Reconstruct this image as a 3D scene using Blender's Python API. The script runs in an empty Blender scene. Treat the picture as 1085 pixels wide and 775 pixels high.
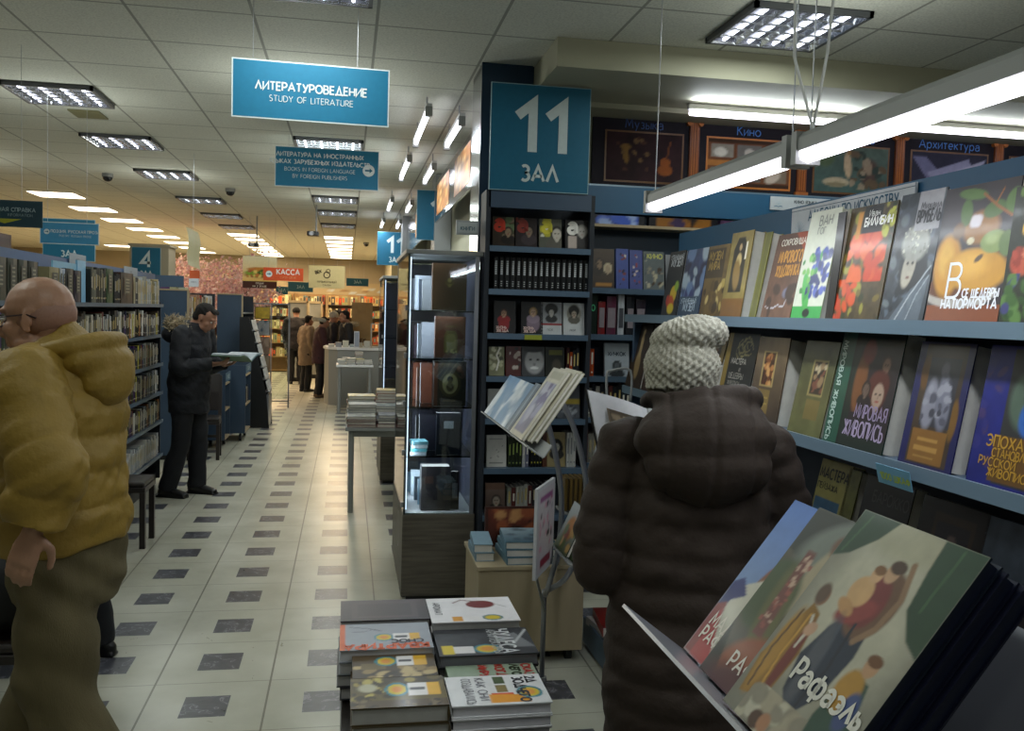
import bpy, math, random, os
import numpy as np
from mathutils import Vector, Matrix
random.seed(7); rng = np.random.RandomState(7)
SC = bpy.context.scene; COL = SC.collection
PI = math.pi
# ---------------------------------------------------------------- camera model (1085x775 frame)
F, YAW, PIT, ROL, EYE = 960., .181, .0575, .0283, 1.65
def _ray(x, y):
    x = (x-542.5)/F; y = -(y-387.5)/F
    c, s = math.cos(ROL), math.sin(ROL); x, y = x*c-y*s, x*s+y*c
    cp, sp = math.cos(PIT), math.sin(PIT); v = (x, cp+y*sp, -sp+y*cp)
    cy, sy = math.cos(YAW), math.sin(YAW)
    return Vector((v[0]*cy+v[1]*sy, -v[0]*sy+v[1]*cy, v[2]))
def at(x, y, ax, val):
    """world point seen at photo pixel (x,y) on the plane ax=val (ax: 'X','Y','Z')"""
    k = 'XYZ'.index(ax); r = _ray(x, y); o = Vector((0, 0, EYE))
    return o + r*((val-o[k])/r[k])
cam = bpy.data.objects.new('camera', bpy.data.cameras.new('camera')); COL.objects.link(cam)
r0 = _ray(542.5, 387.5).normalized(); rx = (_ray(642.5, 387.5)-_ray(542.5, 387.5)).normalized(); up = rx.cross(r0)
m = Matrix((rx, up, -r0)).transposed().to_4x4(); m.translation = Vector((0, 0, EYE)); cam.matrix_world = m
cam.data.sensor_fit = 'HORIZONTAL'; cam.data.sensor_width = 36; cam.data.lens = 36*F/1085; cam.data.clip_start = .05; cam.data.clip_end = 200
SC.camera = cam
# ---------------------------------------------------------------- colours and materials
def lin(c):
    if isinstance(c, str):
        c = c.lstrip('#'); c = [int(c[i:i+2], 16)/255 for i in (0, 2, 4)]
        c = [x/12.92 if x <= .04045 else ((x+.055)/1.055)**2.4 for x in c]
    return tuple(c[:3])+(1.,)
def newmat(name):
    m = bpy.data.materials.new(name); m.use_nodes = True; nt = m.node_tree
    b = nt.nodes['Principled BSDF']; return m, nt, b
def N(nt, t, **kw):
    n = nt.nodes.new(t)
    for k, v in kw.items(): setattr(n, k, v)
    return n
def mat(name, col, rough=.6, metal=0., noise=0., nscale=20., bump=0., bscale=60., stretch=None, spec=None):
    m, nt, b = newmat(name)
    b.inputs['Base Color'].default_value = lin(col); b.inputs['Roughness'].default_value = rough; b.inputs['Metallic'].default_value = metal
    if spec is not None: b.inputs['Specular IOR Level'].default_value = spec
    tc = N(nt, 'ShaderNodeTexCoord'); mp = N(nt, 'ShaderNodeMapping'); nt.links.new(tc.outputs['Object'], mp.inputs[0])
    if stretch: mp.inputs['Scale'].default_value = stretch
    if noise:
        t = N(nt, 'ShaderNodeTexNoise'); t.inputs['Scale'].default_value = nscale; t.inputs['Detail'].default_value = 4
        nt.links.new(mp.outputs[0], t.inputs['Vector'])
        r = N(nt, 'ShaderNodeMapRange'); r.inputs[1].default_value = .3; r.inputs[2].default_value = .7
        r.inputs[3].default_value = 1-noise; r.inputs[4].default_value = 1+noise*.6; nt.links.new(t.outputs[0], r.inputs[0])
        mx = N(nt, 'ShaderNodeVectorMath', operation='SCALE'); mx.inputs[0].default_value = lin(col)[:3]
        nt.links.new(r.outputs[0], mx.inputs['Scale']); nt.links.new(mx.outputs[0], b.inputs['Base Color'])
    if bump:
        t = N(nt, 'ShaderNodeTexNoise'); t.inputs['Scale'].default_value = bscale; t.inputs['Detail'].default_value = 3
        nt.links.new(mp.outputs[0], t.inputs['Vector'])
        bp = N(nt, 'ShaderNodeBump'); bp.inputs['Strength'].default_value = bump; bp.inputs['Distance'].default_value = .01
        nt.links.new(t.outputs[0], bp.inputs['Height']); nt.links.new(bp.outputs[0], b.inputs['Normal'])
    return m
def emis(name, col, strength, base='#ffffff'):
    m, nt, b = newmat(name); b.inputs['Base Color'].default_value = lin(base)
    b.inputs['Emission Color'].default_value = lin(col); b.inputs['Emission Strength'].default_value = strength
    return m
def printed(name, rough, noise=.0, coat=0):
    m, nt, b = newmat(name); a = N(nt, 'ShaderNodeAttribute', attribute_name='Col')
    tc = N(nt, 'ShaderNodeTexCoord'); t = N(nt, 'ShaderNodeTexNoise'); t.inputs['Scale'].default_value = 35; t.inputs['Detail'].default_value = 3
    nt.links.new(tc.outputs['Object'], t.inputs['Vector'])
    r = N(nt, 'ShaderNodeMapRange'); r.inputs[1].default_value = .3; r.inputs[2].default_value = .7
    r.inputs[3].default_value = 1-noise; r.inputs[4].default_value = 1+noise; nt.links.new(t.outputs[0], r.inputs[0])
    s = N(nt, 'ShaderNodeVectorMath', operation='SCALE'); nt.links.new(a.outputs['Color'], s.inputs[0]); nt.links.new(r.outputs[0], s.inputs['Scale'])
    nt.links.new(s.outputs[0], b.inputs['Base Color']); b.inputs['Roughness'].default_value = rough; b.inputs['Specular IOR Level'].default_value = .3
    if coat: b.inputs['Coat Weight'].default_value = coat; b.inputs['Coat Roughness'].default_value = .12
    return m
def glassmat(name, tint, gloss=.12):
    m, nt, b = newmat(name); nt.nodes.remove(b); out = nt.nodes['Material Output']
    t = N(nt, 'ShaderNodeBsdfTransparent'); t.inputs[0].default_value = lin(tint)
    g = N(nt, 'ShaderNodeBsdfGlossy'); g.inputs['Roughness'].default_value = .03
    f = N(nt, 'ShaderNodeFresnel'); f.inputs[0].default_value = 1.5
    a = N(nt, 'ShaderNodeMath', operation='MULTIPLY_ADD'); a.inputs[1].default_value = 1.; a.inputs[2].default_value = gloss*.2
    mx = N(nt, 'ShaderNodeMixShader'); L = nt.links.new
    L(f.outputs[0], a.inputs[0]); L(a.outputs[0], mx.inputs[0]); L(t.outputs[0], mx.inputs[1]); L(g.outputs[0], mx.inputs[2]); L(mx.outputs[0], out.inputs[0])
    return m
M = {}
M['print'] = printed('printed_cover', .38, .06)
M['gloss'] = printed('glossy_printed_cover', .42, .05, .1)
M['poster'] = printed('matt_poster_print', .75, .08)
M['sign'] = printed('sign_print', .5, .04)
M['page'] = mat('paper_pages', '#cfccc4', .8, noise=.12, nscale=300, stretch=(1, 1, 6))
M['blue'] = mat('blue_painted_steel', '#33465c', .45, noise=.06, nscale=9)
M['bluetop'] = mat('blue_header_panel', '#22587c', .5, noise=.04, nscale=6)
M['bluedark'] = mat('dark_teal_panel', '#16334c', .5, noise=.06, nscale=6)
M['shelf'] = mat('blue_grey_shelf_steel', '#54697f', .35, .25, noise=.05, nscale=12)
M['shelfback'] = mat('shelf_back_panel', '#181f2a', .6, noise=.1)
M['rail'] = mat('price_rail', '#6f8494', .3, .3)
M['grey'] = mat('grey_metal', '#8b8d92', .35, .7, noise=.05)
M['alu'] = mat('aluminium', '#a0a2aa', .3, .8)
M['greypaint'] = mat('grey_paint', '#8a8c8a', .5)
M['darkwood'] = mat('dark_chair_wood', '#241d1b', .4, noise=.2, nscale=20, stretch=(1, 1, .2))
M['beige'] = mat('beige_laminate', '#a39478', .5, noise=.1, nscale=14, stretch=(1, 1, .15))
M['greywood'] = mat('grey_streaked_laminate', '#5a544b', .45, noise=.35, nscale=7, stretch=(.6, .6, 9))
M['trimwood'] = mat('beige_edge_trim', '#a89678', .5)
M['cream'] = mat('cream_wall_paint', '#a8a690', .7, noise=.05, nscale=5)
M['black'] = mat('black_plastic', '#101114', .4)
M['white'] = mat('white_plastic', '#d8d8d8', .4)
M['offwhite'] = mat('offwhite_card', '#d0ccbc', .7)
M['lamp'] = emis('tube_light', '#f4f2ff', 6)
M['lamp2'] = emis('ceiling_tube_light', '#f2f4ff', 6)
M['panel'] = emis('warm_panel_light', '#ffeccc', 4.5)
M['glass'] = glassmat('clear_glass', '#e6efee', .2)
M['mirror'] = mat('mirror_cladding', '#8a8c90', .12, .9, noise=.1, nscale=3)
M['wire'] = mat('steel_wire', '#b0b2b8', .3, .5)
# ---------------------------------------------------------------- mesh builder
MW = {}
def tag(o, label=None, cat=None, group=None, kind=None):
    if label: o['label'] = label
    if cat: o['category'] = cat
    if group: o['group'] = group
    if kind: o['kind'] = kind
    return o
def thing(name, label, cat, loc=(0, 0, 0), rz=0., group=None):
    o = bpy.data.objects.new(name, None); COL.objects.link(o); o.location = loc; o.rotation_euler = (0, 0, rz)
    o.empty_display_size = .1
    MW[o.name] = Matrix.Translation(Vector(loc)) @ Matrix.Rotation(rz, 4, 'Z')
    return tag(o, label, cat, group)
def arc(cx, cy, rx, ry, a0, a1, n=9):
    return [(cx+rx*math.cos(math.radians(a0+(a1-a0)*i/(n-1))), cy+ry*math.sin(math.radians(a0+(a1-a0)*i/(n-1)))) for i in range(n)]
class MB:
    def __init__(s): s.v = []; s.f = []; s.m = []; s.c = []
    def face(s, idx, mi=0, col=None): s.f.append(tuple(idx)); s.m.append(mi); s.c.append(col)
    def poly(s, pts, mi=0, col=None):
        n = len(s.v); s.v += [Vector(p) for p in pts]; s.face(range(n, n+len(pts)), mi, col)
    def box(s, a, b, mi=0, col=None, X=None):
        a = Vector(a); b = Vector(b); n = len(s.v)
        for z in (a.z, b.z):
            for x, y in ((a.x, a.y), (b.x, a.y), (b.x, b.y), (a.x, b.y)):
                p = Vector((x, y, z)); s.v.append(X @ p if X else p)
        for q in ((0, 3, 2, 1), (4, 5, 6, 7), (0, 1, 5, 4), (1, 2, 6, 5), (2, 3, 7, 6), (3, 0, 4, 7)): s.face([n+i for i in q], mi, col)
        return s
    def cbox(s, c, sz, mi=0, col=None, X=None):
        c = Vector(c); h = Vector(sz)/2; return s.box(c-h, c+h, mi, col, X)
    def rings(s, rr, mi=0, col=None, caps=True):
        """rr: list of rings (lists of points, same length)"""
        n = len(s.v); k = len(rr[0])
        for r in rr: s.v += [Vector(p) for p in r]
        for i in range(len(rr)-1):
            for j in range(k):
                a = n+i*k+j; b = n+i*k+(j+1) % k; s.face((a, b, b+k, a+k), mi, col)
        if caps:
            s.face([n+j for j in range(k)][::-1], mi, col); s.face([n+(len(rr)-1)*k+j for j in range(k)], mi, col)
        return s
    def tube(s, pts, rad, mi=0, n=10, col=None, flat=None, ref=None, round_ends=False):
        pts = [Vector(p) for p in pts]; L = len(pts)
        rad = [rad]*L if not isinstance(rad, (list, tuple)) else list(rad)
        if round_ends:
            d0 = (pts[0]-pts[1]).normalized(); d1 = (pts[-1]-pts[-2]).normalized(); r0_, r1_ = rad[0], rad[-1]
            R0 = r0_ if not isinstance(r0_, tuple) else min(r0_); R1 = r1_ if not isinstance(r1_, tuple) else min(r1_)
            sc = lambda r, k: r*k if not isinstance(r, tuple) else (r[0]*k, r[1]*k)
            pts = [pts[0]+d0*R0*.97, pts[0]+d0*R0*.7]+pts+[pts[-1]+d1*R1*.7, pts[-1]+d1*R1*.97]
            rad = [sc(r0_, .25), sc(r0_, .7)]+rad+[sc(r1_, .7), sc(r1_, .25)]; L = len(pts)
        rr = []; prev = None
        for i in range(L):
            d = (pts[min(i+1, L-1)]-pts[max(i-1, 0)]).normalized()
            if ref is not None: a = Vector(ref)
            elif prev is not None: a = prev
            else: a = Vector((1, 0, 0)) if abs(d.x) < .8 else Vector((0, 1, 0))
            a = (a-d*a.dot(d)).normalized(); prev = a; b = d.cross(a)
            r = rad[i]; r1, r2 = r if isinstance(r, tuple) else (r, r)
            rr.append([pts[i]+a*r1*math.cos(2*PI*j/n)+b*r2*math.sin(2*PI*j/n) for j in range(n)])
        return s.rings(rr, mi, col)
    def ell(s, c, r, mi=0, col=None, n=16, m_=10, X=None):
        c = Vector(c); rr = []
        for i in range(m_+1):
            t = PI*(i+.02)/(m_+.04)-PI/2; q = math.cos(t)
            rr.append([c+Vector((r[0]*q*math.cos(2*PI*j/n), r[1]*q*math.sin(2*PI*j/n), r[2]*math.sin(t))) for j in range(n)])
        if X: rr = [[X @ p for p in r_] for r_ in rr]
        return s.rings(rr, mi, col)
    def prism(s, pts, d, mi=0, col=None):
        pts = [Vector(p) for p in pts]; d = Vector(d); return s.rings([pts, [p+d for p in pts]], mi, col)
    def grid(s, P, U, V, nu, nv, ops, mi=0, asp=1., uo=(0, 1), vo=(0, 1)):
        """painted rectangle P + u*U + v*V"""
        P = Vector(P); U = Vector(U); V = Vector(V); n = len(s.v)
        uu, vv = np.meshgrid(np.linspace(*uo, nu+1), np.linspace(*vo, nv+1)); Cc = paint(ops, uu, vv, asp)
        u01, v01 = np.meshgrid(np.linspace(0, 1, nu+1), np.linspace(0, 1, nv+1))
        for j in range(nv+1):
            for i in range(nu+1): s.v.append(P+U*float(u01[j, i])+V*float(v01[j, i]))
        C = Cc.tolist()
        for j in range(nv):
            for i in range(nu):
                a = n+j*(nu+1)+i; s.face((a, a+1, a+nu+2, a+nu+1), mi, [C[j][i], C[j][i+1], C[j+1][i+1], C[j+1][i]])
        return s
    def build(s, name, mats, parent=None, loc=None, smooth=False, bevel=0, label=None, cat=None, group=None, kind=None, local=False, sharp=None):
        me = bpy.data.meshes.new(name)
        if parent is not None and not local: X = MW[parent.name].inverted()
        elif parent is None and not local:
            if loc is None:
                xs = [v.x for v in s.v]; ys = [v.y for v in s.v]; zs = [v.z for v in s.v]
                loc = ((min(xs)+max(xs))/2, (min(ys)+max(ys))/2, min(zs))
            X = Matrix.Translation(Vector(loc)).inverted()
        else: X = Matrix.Identity(4)
        me.from_pydata([tuple(X @ v) for v in s.v], [], s.f)
        mats = mats if isinstance(mats, (list, tuple)) else [mats]
        for k in mats: me.materials.append(M[k] if isinstance(k, str) else k)
        me.polygons.foreach_set('material_index', s.m)
        if smooth: me.polygons.foreach_set('use_smooth', [True]*len(s.f))
        if any(c is not None for c in s.c):
            at_ = me.color_attributes.new('Col', 'FLOAT_COLOR', 'CORNER'); buf = []
            for f, c in zip(s.f, s.c):
                if c is None: buf += [.5, .5, .5, 1]*len(f)
                elif isinstance(c, list):
                    for q in c: buf += [q[0], q[1], q[2], 1]
                else: buf += list(lin(c))*len(f)
            at_.data.foreach_set('color', buf)
        me.update()
        o = bpy.data.objects.new(name, me); COL.objects.link(o)
        if parent is not None: o.parent = parent; MW[o.name] = MW[parent.name]
        else:
            L_ = Vector(loc) if loc is not None else Vector((0, 0, 0)); o.location = L_; MW[o.name] = Matrix.Translation(L_)
        if smooth and sharp:
            try: me.set_sharp_from_angle(angle=math.radians(sharp))
            except Exception: pass
        if bevel:
            b = o.modifiers.new('bevel', 'BEVEL'); b.width = bevel; b.segments = 2; b.limit_method = 'ANGLE'
        return tag(o, label, cat, group, kind)
def copy_tree(o, parent=None):
    c = o.copy(); COL.objects.link(c)
    if parent is not None: c.parent = parent
    for ch in list(o.children): copy_tree(ch, c)
    return c
def struct(mb, name, mats, **kw): return mb.build(name, mats, kind='structure', **kw)
# ---------------------------------------------------------------- picture painting for printed covers
def _vn(x, y, seed):
    xi = np.floor(x).astype(int); yi = np.floor(y).astype(int); fx = x-xi; fy = y-yi; fx = fx*fx*(3-2*fx); fy = fy*fy*(3-2*fy)
    h = lambda a, b: ((np.sin(a*127.1+b*311.7+seed*74.7)*43758.5453) % 1)
    return (h(xi, yi)*(1-fx)+h(xi+1, yi)*fx)*(1-fy)+(h(xi, yi+1)*(1-fx)+h(xi+1, yi+1)*fx)*fy
def paint(ops, U, V, asp=1.):
    C = np.zeros(U.shape+(3,)); C[:] = .5
    def mixin(mask, c): C[:] = C*(1-mask[..., None])+np.array(lin(c)[:3])*mask[..., None]
    for op in ops:
        k = op[0]
        if k == 'bg': C[:] = np.array(lin(op[1])[:3])
        elif k == 'gv':
            a = np.array(lin(op[1])[:3]); b = np.array(lin(op[2])[:3]); C[:] = a*(1-V[..., None])+b*V[..., None]
        elif k == 'r': mixin(((U >= op[1]) & (U <= op[3]) & (V >= op[2]) & (V <= op[4])).astype(float), op[5])
        elif k == 'e':
            _, cu, cv, ru, rv, ang, c = op[:7]; soft = op[7] if len(op) > 7 else .1
            a = math.radians(ang); x = (U-cu); y = (V-cv)*asp; xr = x*math.cos(a)+y*math.sin(a); yr = -x*math.sin(a)+y*math.cos(a)
            d = np.sqrt((xr/ru)**2+(yr/(rv*asp))**2); mixin(np.clip((1-d)/max(soft, .01)+.5, 0, 1), c)
        elif k == 'p':
            pts = op[1]; inside = np.zeros(U.shape, bool); j = len(pts)-1
            for i in range(len(pts)):
                xi, yi = pts[i]; xj, yj = pts[j]
                if yi != yj: inside ^= ((yi > V) != (yj > V)) & (U < (xj-xi)*(V-yi)/(yj-yi)+xi)
                j = i
            d = np.full(U.shape, 9.)
            for (x0, y0), (x1, y1) in zip(pts, pts[1:]+pts[:1]):
                dx, dy = x1-x0, (y1-y0)*asp; t = np.clip(((U-x0)*dx+(V-y0)*asp*dy)/(dx*dx+dy*dy+1e-9), 0, 1); d = np.minimum(d, np.hypot(U-x0-t*dx, (V-y0)*asp-t*dy))
            mixin(np.clip(.5+np.where(inside, d, -d)/.014, 0, 1)*(op[3] if len(op) > 3 else 1), op[2])
        elif k == 'l':
            pts, w, c = op[1:4]; d = np.full(U.shape, 9.)
            for (x0, y0), (x1, y1) in zip(pts[:-1], pts[1:]):
                dx, dy = x1-x0, (y1-y0)*asp; L2 = dx*dx+dy*dy+1e-9; t = np.clip(((U-x0)*dx+(V-y0)*asp*dy)/L2, 0, 1)
                d = np.minimum(d, np.hypot(U-x0-t*dx, (V-y0)*asp-t*dy))
            mixin(np.clip((w-d)/(w*.5)+.3, 0, 1), c)
        elif k == 'n':
            _, sc, amp, seed = op; n = _vn(U*sc, V*sc*asp, seed)*.6+_vn(U*sc*2.3, V*sc*2.3*asp, seed+3)*.4; C[:] *= (1+(n-.5)*2*amp)[..., None]
        elif k == 'b':   # random blotches
            _, cnt, seed, pal, size, (u0, v0, u1, v1) = op; R = random.Random(seed)
            for i in range(cnt):
                cu = R.uniform(u0, u1); cv = R.uniform(v0, v1); ru = size*R.uniform(.5, 1.4); rv = size*R.uniform(.5, 1.4); a = R.uniform(0, PI)
                x = (U-cu); y = (V-cv)*asp; xr = x*math.cos(a)+y*math.sin(a); yr = -x*math.sin(a)+y*math.cos(a)
                mk = np.clip((1-np.sqrt((xr/ru)**2+(yr/rv)**2))/.35+.4, 0, 1)*((U > u0-.01) & (U < u1+.01) & (V > v0-.01) & (V < v1+.01)); mixin(mk, R.choice(pal))
        elif k == 'face':   # small generic head-and-shoulders portrait
            _, cu, cv, s, skin, hair, dress = op
            C[:] = paint_into(C, U, V, asp, [('e', cu, cv-1.9*s/asp, s*1.9, s*1.3/asp, 0, dress, .1), ('e', cu, cv+.12*s/asp, s*1.12, s*1.32/asp, 0, hair, .2), ('e', cu, cv-.8*s/asp, s*.4, s*.6/asp, 0, skin, .2), ('e', cu, cv-.05*s/asp, s*.78, s*1.02/asp, 0, skin, .2),
                ('e', cu-.3*s, cv+.08*s/asp, s*.15, s*.08/asp, 0, '#33241c', .5), ('e', cu+.3*s, cv+.08*s/asp, s*.15, s*.08/asp, 0, '#33241c', .5), ('e', cu, cv-.55*s/asp, s*.25, s*.08/asp, 0, '#8a3a34', .5), ('e', cu+.05*s, cv-.2*s/asp, s*.09, s*.22/asp, 0, hair, 1.5)])
    return C
def paint_into(C, U, V, asp, ops):
    D = C
    for op in ops:
        _, cu, cv, ru, rv, ang, c, soft = op
        d = np.sqrt(((U-cu)/ru)**2+((V-cv)/rv)**2); mk = np.clip((1-d)/soft+.5, 0, 1)
        if soft > 1: mk = np.clip(1-d, 0, 1)*.5
        D = D*(1-mk[..., None])+np.array(lin(c)[:3])*mk[..., None]
    return D
# ---------------------------------------------------------------- stroke lettering
_b = lambda x, y0, y1, w: arc(x, (y0+y1)/2, w, (y1-y0)/2, 90, -90)
O_ = [arc(.42, .5, .42, .5, 0, 360, 21)]
G = {
'А': (.8, [[(0, 0), (.4, 1), (.8, 0)], [(.14, .33), (.66, .33)]]),
'Б': (.6, [[(.55, 1), (0, 1), (0, 0), (.32, 0)]+_b(.32, 0, .56, .27)[::-1]+[(0, .56)]]),
'В': (.6, [[(0, 0), (0, 1), (.3, 1)]+_b(.3, .54, 1, .22)+[(0, .54)], [(.3, .54)]+_b(.32, 0, .54, .26)+[(0, 0)]]),
'Г': (.5, [[(0, 0), (0, 1), (.5, 1)]]), 'Д': (.85, [[(0, -.15), (0, .0), (.85, 0), (.85, -.15)], [(.12, 0), (.42, 1), (.73, 0)]]),
'Е': (.5, [[(.5, 1), (0, 1), (0, 0), (.5, 0)], [(0, .52), (.45, .52)]]),
'Ж': (.9, [[(.45, 0), (.45, 1)], [(0, 1), (.45, .5), (.9, 1)], [(0, 0), (.45, .5), (.9, 0)]]),
'З': (.55, [arc(.26, .77, .24, .23, 140, -90)+arc(.27, .27, .27, .27, 90, -140)]),
'И': (.66, [[(0, 1), (0, 0), (.66, 1), (.66, 0)]]), 'Й': (.66, [[(0, 1), (0, 0), (.66, 1), (.66, 0)], [(.2, 1.2), (.33, 1.12), (.46, 1.2)]]),
'К': (.6, [[(0, 0), (0, 1)], [(.6, 1), (0, .45)], [(.15, .6), (.6, 0)]]), 'Л': (.75, [[(0, 0), (.37, 1), (.75, 0)]]),
'М': (.85, [[(0, 0), (.12, 1), (.42, .25), (.73, 1), (.85, 0)]]), 'Н': (.64, [[(0, 0), (0, 1)], [(.64, 0), (.64, 1)], [(0, .5), (.64, .5)]]),
'О': (.84, O_), 'П': (.62, [[(0, 0), (0, 1), (.62, 1), (.62, 0)]]), 'Р': (.55, [[(0, 0), (0, 1), (.28, 1)]+_b(.28, .42, 1, .27)+[(0, .42)]]),
'С': (.72, [arc(.42, .5, .42, .5, 45, 315, 15)]), 'Т': (.6, [[(0, 1), (.6, 1)], [(.3, 1), (.3, 0)]]),
'У': (.66, [[(0, 1), (.36, .35)], [(.66, 1), (.22, 0), (.05, 0)]]), 'Ф': (.84, [arc(.42, .52, .4, .3, 0, 360, 17), [(.42, 0), (.42, 1.05)]]),
'Х': (.66, [[(0, 0), (.66, 1)], [(0, 1), (.66, 0)]]), 'Ц': (.7, [[(0, 1), (0, 0), (.7, 0), (.7, -.15)], [(.6, 0), (.6, 1)]]),
'Ч': (.58, [[(0, 1), (0, .6), (.15, .45), (.58, .45)], [(.58, 1), (.58, 0)]]), 'Ш': (.9, [[(0, 1), (0, 0), (.9, 0), (.9, 1)], [(.45, 0), (.45, 1)]]),
'Щ': (.96, [[(0, 1), (0, 0), (.96, 0), (.96, -.15)], [(.43, 0), (.43, 1)], [(.86, 0), (.86, 1)]]),
'Ы': (.8, [[(0, 1), (0, 0), (.25, 0)]+_b(.25, 0, .56, .24)[::-1]+[(0, .56)], [(.8, 0), (.8, 1)]]), 'Ь': (.52, [[(0, 1), (0, 0), (.27, 0)]+_b(.27, 0, .56, .25)[::-1]+[(0, .56)]]),
'Э': (.7, [arc(.28, .5, .42, .5, 135, -135, 15), [(.25, .5), (.7, .5)]]), 'Ю': (1.05, [[(0, 0), (0, 1)], [(0, .5), (.25, .5)], arc(.65, .5, .4, .5, 0, 360, 19)]),
'Я': (.58, [[(.58, 0), (.58, 1), (.3, 1)]+[(.56-x, y) for x, y in _b(.28, .45, 1, .25)]+[(.58, .45)], [(.3, .45), (0, 0)]]),
'D': (.68, [[(0, 0), (0, 1), (.25, 1)]+_b(.25, 0, 1, .43)+[(0, 0)]]), 'F': (.48, [[(.48, 1), (0, 1), (0, 0)], [(0, .52), (.42, .52)]]), 'I': (.04, [[(.02, 0), (.02, 1)]]),
'L': (.45, [[(0, 1), (0, 0), (.45, 0)]]), 'N': (.66, [[(0, 0), (0, 1), (.66, 0), (.66, 1)]]), 'R': (.58, [[(0, 0), (0, 1), (.28, 1)]+_b(.28, .45, 1, .26)+[(0, .45)], [(.25, .45), (.58, 0)]]),
'S': (.5, [arc(.25, .76, .23, .24, 50, 270, 10)+arc(.25, .26, .25, .26, 90, -140, 10)[1:]]), 'U': (.62, [[(0, 1), (0, .3)]+arc(.31, .31, .31, .31, 180, 360)+[(.62, 1)]]),
'Y': (.64, [[(0, 1), (.32, .5), (.64, 1)], [(.32, .5), (.32, 0)]]), 'G': (.82, [arc(.42, .5, .42, .5, 45, 345, 15)+[(.8, .45), (.5, .45)]]), 'J': (.4, [[(.4, 1), (.4, .25)]+arc(.2, .22, .2, .22, 0, -160)]),
'V': (.7, [[(0, 1), (.35, 0), (.7, 1)]]), 'W': (1., [[(0, 1), (.25, 0), (.5, 1), (.75, 0), (1, 1)]]), 'Z': (.55, [[(0, 1), (.55, 1), (0, 0), (.55, 0)]]), 'Q': (.84, O_+[[(.5, .3), (.85, -.05)]]),
'1': (.34, [[(0, .72), (.32, .98), (.32, 0)]]), '4': (.62, [[(.48, 0), (.48, 1), (0, .3), (.62, .3)]]), '0': (.6, [arc(.3, .5, .3, .5, 0, 360, 17)]),
'2': (.55, [arc(.27, .72, .26, .28, 170, -30)+[(0, 0), (.55, 0)]]), '6': (.56, [arc(.28, .3, .28, .3, 0, 360, 15), [(.02, .38), (.4, 1)]]), '5': (.55, [[(.5, 1), (.08, 1), (.03, .58)]+arc(.25, .3, .28, .3, 100, -140)]),
'.': (.05, [[(.02, 0), (.02, .06)]]), '-': (.35, [[(0, .45), (.35, .45)]]), ' ': (.35, []), ',': (.05, [[(.04, .08), (0, -.12)]]), '&': (.6, [[(.6, 0), (.1, .8), (.3, 1), (.45, .8), (.05, .3), (.25, 0), (.6, .4)]]),
'а': (.52, [[(.05, .52)]+arc(.27, .42, .24, .25, 150, 0, 9)+[(.51, 0)], [(.51, .4), (.22, .38)]+arc(.2, .19, .19, .19, 90, 270, 9)+[(.32, 0), (.51, .14)]]), 'р': (.58, [arc(.3, .33, .28, .33, 0, 360, 15), [(.02, -.3), (.02, .66)]]), 'ф': (.95, [arc(.27, .33, .25, .33, 0, 360, 13), arc(.68, .33, .25, .33, 0, 360, 13), [(.475, -.3), (.475, .95)]]),
'е': (.58, [[(.02, .33), (.56, .33)]+arc(.29, .33, .27, .33, 0, 310, 13)]), 'у': (.5, [[(0, .66), (.26, .05)], [(.5, .66), (.15, -.3)]]), 'б': (.6, [arc(.3, .33, .28, .33, 0, 360, 13), [(.02, .33), (.1, .8), (.5, 1)]])}
for a_, b_ in zip('ABEKMHOPCTX', 'АВЕКМНОРСТХ'): G[a_] = G[b_]
for ch in 'вгджзийклмностцчшщыьэюяпх':
    w_, st_ = G[ch.upper()]; G[ch] = (w_*.74, [[(x*.74, y*.66) for x, y in s_] for s_ in st_])
def textw(t, sp=.22): return sum(G.get(c, G['О'])[0]+sp for c in t)-sp
def text(mb, t, P, ux, uy, size, col, wt=.13, align='l', mi=0, sp=.22, lift=.0006, xs=1.):
    """lettering on the plane (ux,uy) starting at P; size = capital height"""
    ux = Vector(ux).normalized(); uy = Vector(uy).normalized(); nn = ux.cross(uy); P = Vector(P)+nn*lift; wt = wt*.8 if any(c.islower() for c in t) else wt; wt = wt*(.55+.45*min(1, xs)); W = textw(t, sp)*size*xs
    x0 = {'l': 0, 'c': -W/2, 'r': -W}[align]; h = wt*size/2
    for ch in t:
        w, st = G.get(ch, G['О'])
        for s_ in st:
            q = [Vector((x0+x*size*xs, y*size, 0)) for x, y in s_]
            L_, R_ = [], []
            for i in range(len(q)):
                d0 = (q[i]-q[i-1]) if i > 0 else None; d1 = (q[i+1]-q[i]) if i < len(q)-1 else None
                d0 = d0.normalized() if d0 and d0.length > 1e-9 else None; d1 = d1.normalized() if d1 and d1.length > 1e-9 else None
                if d0 is None: d0 = d1
                if d1 is None: d1 = d0
                if d0 is None: continue
                b = d0+d1
                if b.length < .3: b = d1
                b.normalize(); nrm = Vector((-b.y, b.x, 0)); k = 1/max(.45, nrm.dot(Vector((-d1.y, d1.x, 0))))
                e = b*h if i == len(q)-1 and 0 else Vector((0, 0, 0))
                L_.append(q[i]+nrm*h*k+e); R_.append(q[i]-nrm*h*k+e)
            n = len(mb.v); mb.v += [P+ux*p.x+uy*p.y for p in L_]+[P+ux*p.x+uy*p.y for p in R_]; k = len(L_)
            for i in range(k-1): mb.face((n+i+k, n+i+1+k, n+i+1, n+i), mi, col)
        x0 += (w+sp)*size*xs
    return W
_o1 = ['', 'first', 'second', 'third', 'fourth', 'fifth', 'sixth', 'seventh', 'eighth', 'ninth', 'tenth', 'eleventh', 'twelfth', 'thirteenth', 'fourteenth', 'fifteenth', 'sixteenth', 'seventeenth', 'eighteenth', 'nineteenth']
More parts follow.
